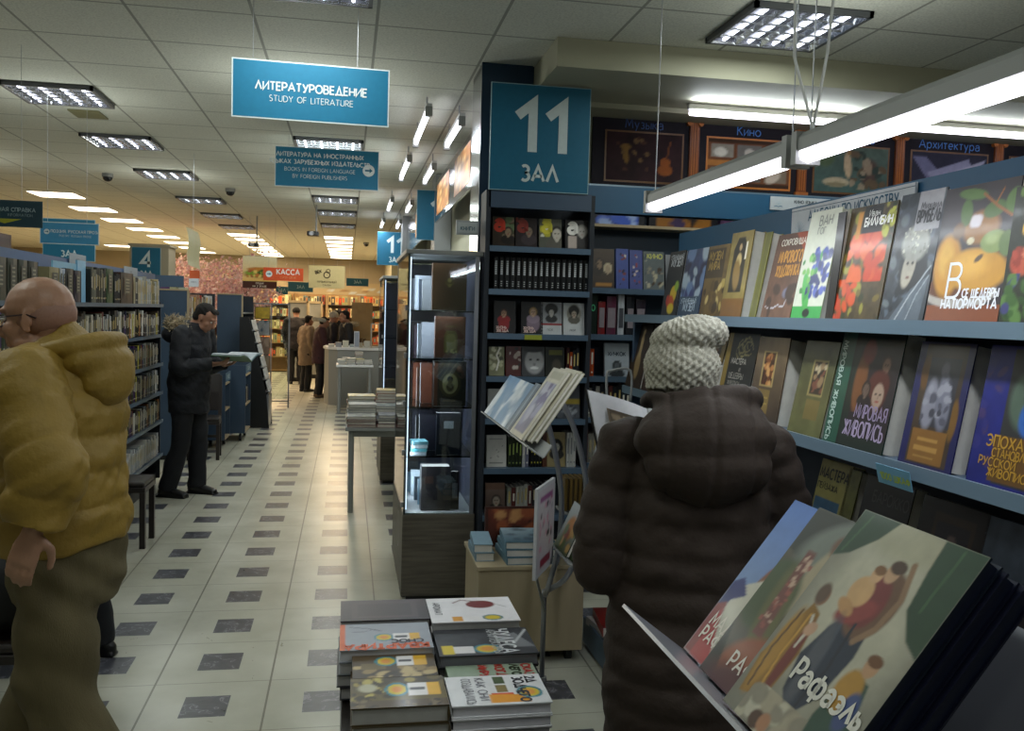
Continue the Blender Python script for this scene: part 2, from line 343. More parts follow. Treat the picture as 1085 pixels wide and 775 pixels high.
_tn = ['twenty', 'thirty', 'forty', 'fifty', 'sixty', 'seventy', 'eighty', 'ninety']; _tt = ['twentieth', 'thirtieth', 'fortieth', 'fiftieth', 'sixtieth', 'seventieth', 'eightieth', 'ninetieth']
ORD = _o1[1:]+[(_tt[a] if b == 0 else _tn[a]+'-'+_o1[b]) for a in range(8) for b in range(10)]
# ---------------------------------------------------------------- books
def bookmb(w, h, t, X, cover, ops=None, res=14, spine=None, pagecol='#cdc9bf', texts=(), mb=None, mi=0, parts=None):
    """closed book: width along local x (spine at x=0), height local z, thickness local y, front at y=0"""
    mb = mb or MB(); pg = mb if parts is None else parts['pages']; tx = mb if parts is None else parts['title']; c = .0028; sp = spine or cover
    mb.box((0, 0, 0), (w, c, h), mi, cover, X); mb.box((0, t-c, 0), (w, t, h), mi, cover, X)
    pr = [(c, 0), (.0, t*.12), (-.003, t*.5), (.0, t*.88), (c, t)]
    mb.rings([[X @ Vector((x, y, z)) for x, y in pr+[(c*1.5, t*.5)]] for z in (0, h)], mi, sp)
    pg.box((c, c, .004), (w-.004, t-c, h-.004), 0 if parts else mi, pagecol, X)
    if ops:
        nu = res; nv = max(2, int(res*h/w)); P = X @ Vector((0, -.0004, 0)); R3 = X.to_3x3()
        mb.grid(P, R3 @ Vector((w, 0, 0)), R3 @ Vector((0, 0, h)), nu, nv, ops, mi, h/w)
    R3 = X.to_3x3(); ux = R3 @ Vector((1, 0, 0)); uz = R3 @ Vector((0, 0, 1))
    for (s_, u, v, size, col, al, *rest) in texts:
        kw = dict(rest[0]) if rest else {}
        if al == 'l': room = (v*h*.98 if kw.get('vert') else (.96-u)*w); size = size if not kw.get('vert') else min(size, size*room/(textw(s_)*size)); kw['xs'] = min(1., room/(textw(s_)*size))
        if kw.get('vert'): text(tx, s_, X @ Vector((u*w, -.0008, v*h)), -uz, ux, size, col, kw.get('wt', .16), al, mi=0 if parts else mi)
        else: text(tx, s_, X @ Vector((u*w, -.0008, v*h)), ux, uz, size, col, kw.get('wt', .16), al, mi=0 if parts else mi, xs=kw.get('xs', 1))
    return mb
def book(label, w, h, t, X, cover, ops=None, res=14, spine=None, texts=(), gloss=False, group=None, name='book', big=False, pagecol='#cdc9bf', lean=None):
    ms = 'gloss' if gloss else 'print'
    if big:
        base = X @ Vector((w/2, t/2, 0)); root = thing(name, label, 'book', base, 0, group)
        pg, ti = MB(), MB(); mb = bookmb(w, h, t, X, cover, ops, res, spine, pagecol, texts, parts={'pages': pg, 'title': ti})
        cv = mb.build('cover', ms, root); pg.build('page_block', 'print', root)
        if ti.v: ti.build('title_lettering', ms, cv)
        return root
    mb = bookmb(w, h, t, X, cover, ops, res, spine, pagecol, texts); return mb.build(name, ms, loc=X @ Vector((w/2, t/2, 0)), label=label, cat='book', group=group)
def frame(P, ux, uz):
    """matrix: origin P, local x=ux, local z=uz, local y = into the book"""
    ux = Vector(ux).normalized(); uz = Vector(uz); uz = (uz-ux*uz.dot(ux)).normalized(); uy = uz.cross(ux)
    X = Matrix((ux, uy, uz)).transposed().to_4x4(); X.translation = Vector(P); return X
def spine_row(P, ux, depth, length, cols, hs, labf, group, seed, ts=(.018, .04), leanp=.25, uz=(0, 0, 1), name='book', stripes=True, w=None, maxn=99, titlecol=None, samelabel=None):
    """books standing spine-out: spine plane at P running along ux, depth goes along -(out)"""
    R = random.Random(seed); ux = Vector(ux).normalized(); uz = Vector(uz).normalized(); inn = uz.cross(ux); x = 0; i = 0; out = []; items = []
    while x < length-ts[0] and i < maxn:
        t = R.uniform(*ts); h = R.uniform(*hs); col = R.choice(cols); cname = col[1] if isinstance(col, tuple) else 'dark'; c = col[0] if isinstance(col, tuple) else col
        items.append((x, t, h, c, cname, R.random())); x += t+.0015; i += 1
    n = len(items); ang = 0
    for i, (x, t, h, c, cname, r) in enumerate(items):
        if x+t > length+.01: break
        if r < leanp*.3: ang = R.uniform(-.12, .12)
        elif r < leanp: ang = 0
        ww = w or R.uniform(.14, .17)
        # local book: x=0 spine -> local x points inwards, local y = thickness along ux
        P0 = Vector(P)+ux*x
        uzz = (uz*math.cos(ang)+ux*math.sin(ang)); P0 = P0+uz*(max(0, -math.sin(ang))*0+abs(math.sin(ang))*t)
        X = Matrix((inn*depth, ux*1. if False else uzz.cross(inn*depth).normalized(), uzz)).transposed().to_4x4()
        # right-handed basis: x=inn, z=uzz, y=z cross x
        X.translation = P0 if (uzz.cross(inn*depth)).dot(ux) > 0 else P0+ux*t
        mb = MB(); bookmb(ww, h, t, X, c, mb=mb)
        if stripes and t > .008:
            tc = titlecol or R.choice(['#b9a56a', '#c8c4b8', '#a89a78', '#d8d4c8'])
            s_ = 1 if (uzz.cross(inn*depth)).dot(ux) > 0 else -1; y0, y1 = t*.28, t*.72
            z0 = h*R.uniform(.35, .5); z1 = h*R.uniform(.75, .88)
            q = [X @ Vector((-.0042, a, b)) for a, b in ((y0, z0), (y1, z0), (y1, z1), (y0, z1))]
            mb.poly(q[::-1], 0, tc)
            q = [X @ Vector((-.0042, a, b)) for a, b in ((y0, h*.12), (y1, h*.12), (y1, h*.17), (y0, h*.17))]; mb.poly(q[::-1], 0, tc)
        o = mb.build(name, 'print', loc=X @ Vector((ww/2, t/2, 0)), label=labf(i, n, cname), cat='book', group=group); out.append(o)
    return out
# ================================================================ THE ROOM
CH = 3.08
def floormat():
    m, nt, b = newmat('marble_tile_floor'); L = nt.links.new
    tc = N(nt, 'ShaderNodeTexCoord'); sp = N(nt, 'ShaderNodeSeparateXYZ'); L(tc.outputs['Object'], sp.inputs[0])
    def math_(op, a, bb=None):
        n = N(nt, 'ShaderNodeMath', operation=op)
        for i, q in enumerate((a, bb)):
            if q is None: continue
            if isinstance(q, (int, float)): n.inputs[i].default_value = q
            else: L(q, n.inputs[i])
        return n.outputs[0]
    T = .4845
    ax = math_('FRACT', math_('DIVIDE', math_('ADD', sp.outputs[0], .790+T*40), T)); ay = math_('FRACT', math_('DIVIDE', math_('ADD', sp.outputs[1], -4.04+T*40), T))
    dx = math_('ABSOLUTE', math_('SUBTRACT', ax, .5)); dy = math_('ABSOLUTE', math_('SUBTRACT', ay, .5))
    inset = math_('MULTIPLY', math_('LESS_THAN', dx, .188), math_('LESS_THAN', dy, .208))
    joint = math_('MAXIMUM', math_('GREATER_THAN', dx, .491), math_('MULTIPLY', math_('GREATER_THAN', dy, .494), .7))
    n1 = N(nt, 'ShaderNodeTexNoise'); n1.inputs['Scale'].default_value = 2.2; n1.inputs['Detail'].default_value = 8; L(tc.outputs['Object'], n1.inputs['Vector'])
    n2 = N(nt, 'ShaderNodeTexNoise'); n2.inputs['Scale'].default_value = 9; n2.inputs['Detail'].default_value = 6; n2.inputs['Distortion'].default_value = 2.; L(tc.outputs['Object'], n2.inputs['Vector'])
    cr = N(nt, 'ShaderNodeValToRGB'); cr.color_ramp.elements[0].position = .3; cr.color_ramp.elements[1].position = .7
    cr.color_ramp.elements[0].color = lin('#9f9e8d'); cr.color_ramp.elements[1].color = lin('#bdbcae'); L(n1.outputs[0], cr.inputs[0])
    dr = N(nt, 'ShaderNodeValToRGB'); e = dr.color_ramp.elements; e[0].position = .3; e[1].position = .56
    e[0].color = lin('#33343b'); e[1].color = lin('#4a4b53'); q = e.new(.585); q.color = lin('#85858c'); q = e.new(.61); q.color = lin('#4c4d55'); L(n2.outputs[0], dr.inputs[0])
    m1 = N(nt, 'ShaderNodeMix', data_type='RGBA'); L(inset, m1.inputs[0]); L(cr.outputs[0], m1.inputs[6]); L(dr.outputs[0], m1.inputs[7])
    m2 = N(nt, 'ShaderNodeMix', data_type='RGBA'); L(joint, m2.inputs[0]); L(m1.outputs[2], m2.inputs[6]); m2.inputs[7].default_value = lin('#6d6a5c')
    L(m2.outputs[2], b.inputs['Base Color'])
    rr = N(nt, 'ShaderNodeMapRange'); rr.inputs[3].default_value = .22; rr.inputs[4].default_value = .42; L(n2.outputs[0], rr.inputs[0]); L(rr.outputs[0], b.inputs['Roughness'])
    bp = N(nt, 'ShaderNodeBump'); bp.inputs['Strength'].default_value = .25; bp.inputs['Distance'].default_value = .004; L(n1.outputs[0], bp.inputs['Height']); L(bp.outputs[0], b.inputs['Normal'])
    return m
def ceilmat():
    m, nt, b = newmat('mineral_ceiling_tiles'); L = nt.links.new
    tc = N(nt, 'ShaderNodeTexCoord'); sp = N(nt, 'ShaderNodeSeparateXYZ'); L(tc.outputs['Object'], sp.inputs[0])
    def fr(o, off):
        a = N(nt, 'ShaderNodeMath', operation='ADD'); a.inputs[1].default_value = off; L(o, a.inputs[0])
        d = N(nt, 'ShaderNodeMath', operation='DIVIDE'); d.inputs[1].default_value = .6; L(a.outputs[0], d.inputs[0])
        f = N(nt, 'ShaderNodeMath', operation='FRACT'); L(d.outputs[0], f.inputs[0])
        s = N(nt, 'ShaderNodeMath', operation='SUBTRACT'); s.inputs[1].default_value = .5; L(f.outputs[0], s.inputs[0])
        q = N(nt, 'ShaderNodeMath', operation='ABSOLUTE'); L(s.outputs[0], q.inputs[0]); return q.outputs[0]
    fx = fr(sp.outputs[0], 1.68+24); fy = fr(sp.outputs[1], -5.31+24)
    mx = N(nt, 'ShaderNodeMath', operation='MAXIMUM'); L(fx, mx.inputs[0]); L(fy, mx.inputs[1])
    gt = N(nt, 'ShaderNodeMath', operation='GREATER_THAN'); gt.inputs[1].default_value = .487; L(mx.outputs[0], gt.inputs[0])
    n1 = N(nt, 'ShaderNodeTexNoise'); n1.inputs['Scale'].default_value = 90; n1.inputs['Detail'].default_value = 3; L(tc.outputs['Object'], n1.inputs['Vector'])
    cr = N(nt, 'ShaderNodeValToRGB'); cr.color_ramp.elements[0].position = .25; cr.color_ramp.elements[1].position = .6
    cr.color_ramp.elements[0].color = lin('#c4c5bb'); cr.color_ramp.elements[1].color = lin('#dedfd4'); L(n1.outputs[0], cr.inputs[0])
    m2 = N(nt, 'ShaderNodeMix', data_type='RGBA'); L(gt.outputs[0], m2.inputs[0]); L(cr.outputs[0], m2.inputs[6]); m2.inputs[7].default_value = lin('#9a9b92')
    L(m2.outputs[2], b.inputs['Base Color']); b.inputs['Roughness'].default_value = .85
    return m
M['floor'] = floormat(); M['ceil'] = ceilmat()
struct(MB().box((-9, -4, -.1), (6, 27, 0)), 'floor', 'floor', loc=(0, 0, 0))
struct(MB().box((-9, -4, CH), (6, 27, CH+.1)), 'ceiling', 'ceil', loc=(0, 0, 0))
M['bluehead'] = mat('blue_header_board', '#3d5c88', .5, noise=.05)
M['farwall'] = mat('warm_far_wall_paint', '#9a8f78', .7, noise=.05, nscale=4)
struct(MB().box((-9, 26.9, 0), (6, 27.1, CH)), 'wall_back', 'farwall')
struct(MB().box((-9.1, -4, 0), (-9, 27, CH)), 'wall_left', 'farwall')
struct(MB().box((5.9, -4, 0), (6, 5.62, CH)), 'wall_right', 'cream')
struct(MB().box((-9, -4.1, 0), (6, -4, CH)), 'wall_front', 'cream')
# wall behind the poster frieze and the wall that runs down the right of the aisle
struct(MB().box((1.06, 5.62, 0), (6, 5.72, CH)), 'wall_frieze', 'cream')
struct(MB().box((1.06, 5.72, 0), (1.16, 27, CH)), 'wall_aisle', 'cream')
# soffit
b = MB(); b.box((1.04, 4.64, 2.93), (5.9, 5.62, CH-.002)); struct(b, 'trim_1', 'cream')
b = MB(); b.box((1.04, 5.35, 2.9), (5.9, 5.62, 2.93)); struct(b, 'trim_2', 'cream')
# slatted grey strip by the ceiling seam
# ---- louvre ceiling fixtures
M['louvre'] = mat('louvre_mirror_aluminium', '#c9ccd2', .2, .85)
M['housing'] = mat('lamp_housing', '#5a5c60', .5)
M['lampon'] = emis('louvre_tube_light', '#e9eeff', 12.)
def louvre(label, x, y, group):
    t = thing('ceiling_light', label, 'ceiling light', (x, y, CH-.03), 0, group)
    s = .585; z0, z1 = CH-.03, CH-.001
    f = MB()
    for a, b_ in (((x-.29, y-.29), (x+.29, y-.27)), ((x-.29, y+.27), (x+.29, y+.29)), ((x-.29, y-.29), (x-.27, y+.29)), ((x+.27, y-.29), (x+.29, y+.29))): f.box(a+(z0,), b_+(z1,))
    f.box((x-.29, y-.29, z1-.002), (x+.29, y+.29, z1)); f.build('frame', 'housing', t)
    l = MB()
    for i in range(5):
        xx = x-.27+.54*i/4; l.poly([(xx-.018, y-.27, z0+.022), (xx, y-.27, z0), (xx, y+.27, z0), (xx-.018, y+.27, z0+.022)]); l.poly([(xx+.018, y-.27, z0+.022), (xx, y-.27, z0), (xx, y+.27, z0), (xx+.018, y+.27, z0+.022)])
    for i in range(6):
        yy = y-.27+.54*i/5; l.poly([(x-.27, yy-.003, z0+.012), (x-.27, yy, z0+.002), (x+.27, yy, z0+.002), (x+.27, yy-.003, z0+.012)])
    l.build('louvre', 'louvre', t)
    for i in range(4):
        xx = x-.2025+.135*i; b = MB(); b.tube([(xx, y-.26, z0+.019), (xx, y+.26, z0+.019)], .0075, n=8); b.build('tube', 'lampon', t, smooth=True)
    return t
LV = [(-1.98, 6.81), (-1.98, 8.61), (-1.98, 10.6), (-1.98, 13.0), (-1.98, 15.1), (-1.98, 17.1), (-.18, 8.16), (-.18, 12.15), (-.18, 13.86), (-.18, 15.95), (2.06, 4.17), (-.2, 4.08), (3.9, 4.17)]
LN = ['nearest of the left louvre row', 'second of the left louvre row', 'third of the left louvre row', 'fourth of the left louvre row', 'fifth of the left louvre row', 'farthest of the left louvre row',
 'behind the small blue hanging sign', 'just below the small blue sign', 'second beyond the small blue sign', 'last before the bright warm panels', 'above the hanging lamp over the art books', 'cut off at the top edge', 'partly seen at the top right edge']
for (x, y), n in zip(LV, LN): louvre('square mirror-louvre ceiling light, '+n, x, y, 'louvre ceiling lights')
# ---- bright warm flush panels
def warm(label, x, y, w=.56, d=.58, group='warm ceiling panels'):
    t = thing('ceiling_panel_light', label, 'ceiling light', (x, y, CH-.02), 0, group)
    f = MB(); f.box((x-w/2-.015, y-d/2-.015, CH-.012), (x+w/2+.015, y+d/2+.015, CH-.001)); f.build('frame', 'white', t)
    f = MB(); f.box((x-w/2, y-d/2, CH-.02), (x+w/2, y+d/2, CH-.012)); f.build('diffuser', 'panel', t)
wl = []
for i, y in enumerate((13.2, 15.0, 16.8, 18.6, 20.4, 22.2, 24.0, 25.8)): wl.append((-3.87, y, 'second row from the left', i))
for i, y in enumerate((19.0, 20.2, 21.4, 22.6, 23.8, 25.0, 26.2)): wl.append((-2.08, y, 'row beside the orange cash sign', i))
for i, y in enumerate((18.7, 19.9, 21.1, 22.3, 23.5, 24.7, 25.9)): wl.append((-.2, y, 'row over the main aisle', i))
for i, y in enumerate((13.6, 17.2, 20.8, 24.4)): wl.append((-5.7, y, 'leftmost row', i))
for x, y, n, i in wl: warm('bright warm ceiling panel, %s nearest of the %s' % (ORD[i], n), x, y)
def area(name, loc, sx, sy, e, col, rot=(0, 0, 0)):
    l = bpy.data.lights.new(name, 'AREA'); l.shape = 'RECTANGLE'; l.size = sx; l.size_y = sy; l.energy = e; l.color = col
    o = bpy.data.objects.new(name, l); COL.objects.link(o); o.location = loc; o.rotation_euler = rot; return o
COOL = (.86, .95, 1.); WARM = (1., .72, .42)
for (x, y) in LV[:4]+LV[6:9]+LV[10:12]: area('louvre_glow', (x, y, CH-.04), .5, .5, 9, (.92, 1., .93))
for (x, y) in ((-4, 7), (-4, 3), (-1.98, 3.2), (-.2, 1.4), (2.1, 1.2), (-1.98, -.5), (1, -2)): area('louvre_glow', (x, y, CH-.04), .5, .5, 10, (.92, 1., .93))
for x in (-3.87, -2.08, -.2): area('warm_glow', (x, 22.4, CH-.04), .5, 6.5, 190, WARM)
area('warm_glow', (-3.87, 16, CH-.04), .5, 5, 75, WARM); area('warm_glow', (-5.7, 19, CH-.04), .5, 10, 110, WARM)
# ---- tube lamps on the ceiling near the aisle wall
def ctube(label, x, y0, y1, z, group='bare ceiling tubes'):
    t = thing('tube_lamp', label, 'tube lamp', (x, (y0+y1)/2, z), 0, group)
    b = MB(); b.box((x-.02, y0-.03, z+.02), (x+.02, y1+.03, z+.05)); b.build('batten', 'white', t)
    b = MB(); b.cbox((x, y0-.01, z), (.045, .05, .06)); b.build('end_cap', 'greypaint', t); b = MB(); b.cbox((x, y1+.01, z), (.045, .05, .06)); b.build('end_cap', 'greypaint', t)
    for yy in (y0+.15, y1-.15): b = MB(); b.tube([(x, yy, z+.05), (x, yy, CH)], .006, n=6); b.build('hanger', 'wire', t)
    b = MB(); b.tube([(x, y0, z), (x, y1, z)], .016, n=10); b.build('tube', 'lamp2', t, smooth=True)
for i, (y0, y1) in enumerate(((6.02, 7.16), (7.9, 9.1), (10.9, 12.0), (13.4, 14.5))):
    ctube('short fluorescent tube under the ceiling, %s nearest along the aisle' % ORD[i], .5, y0, y1, 2.95); area('tube_glow', (.5, (y0+y1)/2, 2.91), .05, 1.1, 10, COOL)
for i, (y0, y1) in enumerate(((6.2, 7.14), (8.2, 9.2), (11.0, 12.0), (13.4, 14.4))):
    ctube('fluorescent tube beside the mirrored fascia, %s nearest along the wall' % ORD[i], .74, y0, y1, 2.94, 'tubes by the fascia')  # glowing tube copies added in place of the fascia's mirror reflections
# smoke detectors / dome cameras / vent
M['dome'] = mat('dark_dome', '#15161a', .15)
def dome(label, p, z=CH):
    t = thing('dome_camera', label, 'camera', (p.x, p.y, z-.09), 0, 'dome cameras')
    b = MB(); b.tube([(p.x, p.y, z), (p.x, p.y, z-.04)], .06, n=18); b.build('base', 'greypaint', t, smooth=True, sharp=40)
    b = MB(); b.ell((p.x, p.y, z-.045), (.052, .052, .045), n=18); b.build('lens_dome', 'dome', t, smooth=True)
dome('small dark dome camera on the ceiling, left of the other', at(114, 184, 'Z', CH)); dome('small dark dome camera on the ceiling above the pink tree', at(244, 200, 'Z', CH))
dome('small dark dome camera right of the warm panels', at(388, 257, 'Z', CH))
b = MB(); b.box((-2.08, 7.34, CH-.012), (-1.86, 7.62, CH-.001)); b.build('ceiling_vent', mat('yellowed_vent', '#7d7a58', .7), label='small yellowed square vent in the ceiling beside the nearest louvre light', cat='vent')
def cctv(label, p):
    t = thing('security_camera', label, 'camera', p, 0, 'bracket cameras'); b = MB(); b.tube([(p.x, p.y, CH), (p.x, p.y, p.z)], .012, n=8); b.build('bracket', 'greypaint', t)
    b = MB(); b.box((p.x-.12, p.y-.14, p.z-.06), (p.x+.04, p.y+.06, p.z+.0)); b.build('housing', 'black', t, bevel=.01); b = MB(); b.tube([(p.x-.05, p.y-.14, p.z-.03), (p.x-.06, p.y-.19, p.z-.035)], .03, n=10); b.build('lens', 'wire', t)
cctv('bracket camera hanging beside the row of warm aisle panels', at(335, 246, 'Y', 13.)); cctv('dark bracket camera hanging above the orange cash sign', at(272, 258, 'Y', 15.))
# ---------------------------------------------------------------- hanging signs
SB = '#22779c'; SD = '#145a75'; SW = '#dfe8ea'
def hsign(label, c0, w, h, lines, bg=SB, border=SW, z_top=CH, name='hanging_sign', wires=2, extra=None, thick=.006, group=None, deg=0., wiremat='wire', bw=.006):
    """sign facing -Y, c0 = lower left corner"""
    c0 = Vector(c0); t = thing(name, label, 'sign', c0+Vector((w/2, 0, 0)), 0, group); R = Matrix.Translation(c0) @ Matrix.Rotation(math.radians(deg), 4, 'Z')
    ux = R.to_3x3() @ Vector((1, 0, 0)); uz = Vector((0, 0, 1)); b = MB(); b.box((0, 0, 0), (w, thick, h), 0, border, R)
    P = R @ Vector((bw, -.0005, bw)); b.poly([P, P+ux*(w-2*bw), P+ux*(w-2*bw)+uz*(h-2*bw), P+uz*(h-2*bw)], 0, bg); bd = b.build('board', 'sign', t)
    b = MB()
    for (s_, u, v, size, col, al, wt) in lines: text(b, s_, R @ Vector((u*w, -.002, v*h)), ux, uz, size, col, wt, al)
    if extra: extra(b, R, w, h)
    if b.v: b.build('lettering', 'sign', bd)
    b = MB()
    if wires:
        for u in ((.13, .79) if wires == 2 else (.5,)): p = R @ Vector((w*u, .003, h)); b.tube([p, (p.x, p.y, z_top)], .0013, n=5)
        b.build('wire', wiremat, t)
    return t
def swirl(u, v, r, col='#dfe8ea'):
    def f(b, R, w, h):
        c = R @ Vector((u*w, -.0025, v*h)); ux = R.to_3x3() @ Vector((1, 0, 0)); uz = Vector((0, 0, 1))
        P = [c+ux*x+uz*y for x, y in arc(0, 0, r, r, 0, 345, 24)]; b.poly(P, 0, col); nn = ux.cross(uz)*.0006
        b.poly([c+nn+ux*x+uz*y for x, y in ((-r*.6, -r*.14), (r*.15, -r*.14), (r*.15, -r*.42), (r*.65, 0), (r*.15, r*.42), (r*.15, r*.14), (-r*.6, r*.14))], 0, '#2a6a8a')
    return f
a = at(245, 121, 'Y', 4.45); w_ = at(412, 138, 'Y', 4.45).x-a.x
hsign('large blue hanging sign reading study of literature in Russian and English', (a.x, 4.45, a.z-.01), w_, .272, [('ЛИТЕРАТУРОВЕДЕНИЕ', .5, .5, .036, SW, 'c', .2), ('STUDY OF LITERATURE', .5, .31, .027, SW, 'c', .11)], deg=2.)
a = at(291, 197, 'Y', 7.8); w_ = at(401, 204, 'Y', 7.8).x-a.x
hsign('smaller blue hanging sign for foreign language books with a round arrow', (a.x, 7.8, a.z), w_, .33, [('ЛИТЕРАТУРА НА ИНОСТРАННЫХ', .43, .76, .033, SW, 'c', .2), ('ЯЗЫКАХ ЗАРУБЕЖНЫХ ИЗДАТЕЛЬСТВ', .43, .58, .033, SW, 'c', .2),
 ('BOOKS IN FOREIGN LANGUAGE', .43, .4, .029, SW, 'c', .11), ('BY FOREIGN PUBLISHERS', .43, .23, .029, SW, 'c', .11)], extra=swirl(.9, .5, .05))
a = at(42, 258, 'Y', 6.6); w_ = at(105, 261, 'Y', 6.6).x-a.x
hsign('light blue hanging sign for poetry and Russian prose above left bookcase', (a.x, 6.6, a.z), w_, .148, [('ПОЭЗИЯ, РУССКАЯ ПРОЗА', .6, .52, .018, SW, 'c', .2), ('POETRY. RUSSIAN PROSE', .6, .34, .013, SW, 'c', .12)], bg='#4a98c4', extra=swirl(.12, .55, .018), wires=2)
a = at(0, 240, 'Y', 5.6); w_ = at(45, 242, 'Y', 5.6).x-a.x+.3
def tri(b, R, w, h):
    b.poly([R @ Vector(q) for q in ((w*.62-.09, -.002, h*.3), (w*.62, -.002, h*.12), (w*.62+.09, -.002, h*.3))], 0, '#9a9a20')
hsign('dark teal information sign with a yellow arrow at the left edge', (a.x-.3, 5.6, a.z), w_, .15, [('КНИЖНАЯ СПРАВКА', .93, .58, .021, '#8fa0a4', 'r', .16), ('INFORMATION', .9, .4, .015, '#7a8c90', 'r', .12)], bg='#12343f', border='#1c424e', extra=tri)
a = at(279, 297, 'Y', 14.6)
hsign('orange hanging cash desk sign with white lettering', (a.x, 14.6, a.z), .605, .2, [('КАССА', .62, .5, .076, '#f4ede6', 'c', .2), ('CASH DESK', .62, .18, .034, '#f0a070', 'c', .12)], bg='#e0592c', border='#e0592c', extra=swirl(.14, .5, .05))
# food poster behind the cash sign
def foodposter():
    a = at(257, 305, 'Y', 15.1); t = thing('advertising_poster', 'hanging food poster with a burger picture behind the orange cash sign', 'poster', (a.x+.29, 15.1, a.z)); b = MB(); b.box((a.x, 15.1, a.z), (a.x+.53, 15.12, a.z+.51), 0, '#4a2418')
    b.grid((a.x, 15.095, a.z+.11), (.53, 0, 0), (0, 0, .4), 30, 24, [('gv', '#e8c06a', '#f6efc8'), ('e', .5, .25, .45, .12, 0, '#a06a2a', .3), ('e', .45, .38, .4, .1, 5, '#7a9a2a', .3), ('e', .5, .48, .38, .08, 0, '#c8862e', .3), ('e', .55, .36, .12, .1, 30, '#2c4a14', .4), ('b', 30, 4, ['#c87a3a', '#e8d070', '#8aa83a', '#b0503a'], .05, (.1, .15, .9, .5))], asp=.8)
    b.build('board', 'sign', t); b = MB(); text(b, 'ОТДЫХ', (a.x+.265, 15.09, a.z+.065), (1, 0, 0), (0, 0, 1), .026, '#e6d8c8', .2, 'c'); text(b, 'НА 2 ЭТАЖЕ', (a.x+.265, 15.09, a.z+.018), (1, 0, 0), (0, 0, 1), .026, '#e6d8c8', .2, 'c'); b.build('lettering', 'sign', t)
    b = MB(); b.tube([(a.x+.1, 15.11, a.z+.51), (a.x+.1, 15.11, CH)], .003, n=5); b.tube([(a.x+.5, 15.11, a.z+.51), (a.x+.5, 15.11, CH)], .003, n=5); b.build('wire', 'wire', t)
foodposter()
a = at(327, 305, 'Y', 14.5); w_ = at(365, 310, 'Y', 14.5).x-a.x
def harp(b, R, w, h):
    c = R @ Vector((w*.5, -.003, h*.62)); U_ = Vector((1, 0, 0)); Z_ = Vector((0, 0, 1))
    for rr, cx, cz in ((.055, .0, -.01), (.035, .02, .05)):
        P = arc(cx, cz, rr, rr, 0, 360, 14); Q = arc(cx, cz, rr*.7, rr*.7, 0, 360, 14)
        for i in range(13): b.poly([c+U_*P[i][0]+Z_*P[i][1], c+U_*Q[i][0]+Z_*Q[i][1], c+U_*Q[i+1][0]+Z_*Q[i+1][1], c+U_*P[i+1][0]+Z_*P[i+1][1]], 0, '#4a3a24')
    text(b, 'ВЕК', c+U_*-.17+Z_*.0, (1, 0, .25), (-.25, 0, 1), .045, '#4a3a24', .25, 'l')
hsign('cream hanging sign of a music shop with a small brown emblem', (a.x, 14.5, a.z), w_, .35, [('МУЗЫКАЛЬНЫЙ', .5, .24, .03, '#6a5a3c', 'c', .18), ('САЛОН', .5, .1, .026, '#6a5a3c', 'c', .18)], bg='#c9b27c', border='#c9b27c', extra=harp)
for (px, py, Y, w, h, n) in ((305, 309, 19., .5, .2, 'right below the orange cash sign'), (292, 312, 19., .24, .16, 'left below the orange cash sign'), (367, 303, 19., .45, .16, 'right of the cream music sign')):
    a = at(px, py, 'Y', Y); hsign('small teal direction sign far off, '+n, (a.x, Y, a.z), w, h, [('ЗАЛ', .5, .35, .06, '#9fb8bc', 'c', .15)], bg='#2b5c6c', border='#4a7c8a', group='small teal direction signs')
# hall number signs
def number_sign(label, x0, y, z0, w, h, num, wt=.26, bg=SD, sub='ЗАЛ', back=None, bright='#b9c4c4'):
    t = thing('hall_number_sign', label, 'sign', (x0+w/2, y, z0)); b = MB(); b.box((x0, y, z0), (x0+w, y+.012, z0+h), 0, '#8aa8b0'); q = .004
    b.poly([(x0+q, y-.0006, z0+q), (x0+w-q, y-.0006, z0+q), (x0+w-q, y-.0006, z0+h-q), (x0+q, y-.0006, z0+h-q)], 0, bg); bd = b.build('board', 'sign', t)
    b = MB(); text(b, num, (x0+w*.5, y-.002, z0+h*.37), (1, 0, 0), (0, 0, 1), h*.46, bright, wt*.75, 'c', sp=.3); text(b, sub, (x0+w*.5, y-.002, z0+h*.1), (1, 0, 0), (0, 0, 1), h*.14, bright, .2, 'c'); b.build('lettering', 'sign', bd)
number_sign('large teal sign with number 11 and the word hall on the tall shelf', .755, 4.99, 2.33, .565, .585, '11')
a = at(441, 254, 'Y', 9.6); number_sign('second teal number 11 hall sign farther down the aisle', a.x, 9.6, a.z, .545, .52, '11')
a = at(402, 272, 'Y', 14.6); number_sign('third and farthest teal number 11 hall sign', .44, 14.4, 2.35, .55, .52, '11')
number_sign('teal number 4 hall sign on the distant left column', -2.87, 12.98, 1.98, .37, .42, '4', sub='ЗАЛ')
number_sign('teal hall sign half hidden behind the light blue hanging sign', -2.44, 7.95, 1.975, .4, .34, '', sub='ЗАЛ')
# columns on the left
t = thing('square_column', 'square freestanding cream column behind the number 4 sign', 'column', (-2.65, 13.2, 0)); MB().box((-2.9, 13, 0), (-2.4, 13.5, 2.42)).build('shaft', 'farwall', t); MB().box((-2.92, 12.995, 2.42), (-2.38, 13.52, 2.45)).build('cap', 'farwall', t); b = MB(); b.box((-2.88, 12.985, 1.2), (-2.5, 13., 1.97)); b.build('column_panel', 'bluedark', label='dark teal panel below the number 4 sign', cat='panel')
b = MB(); b.box((-2.75, 12.96, 1.88), (-2.53, 12.975, 1.98), 0, '#d6c81c'); text(b, 'АКЦИЯ', (-2.64, 12.958, 1.91), (1, 0, 0), (0, 0, 1), .03, '#6a6410', .2, 'c'); b.build('yellow_label', 'sign', label='bright yellow label under the number 4 sign', cat='label')
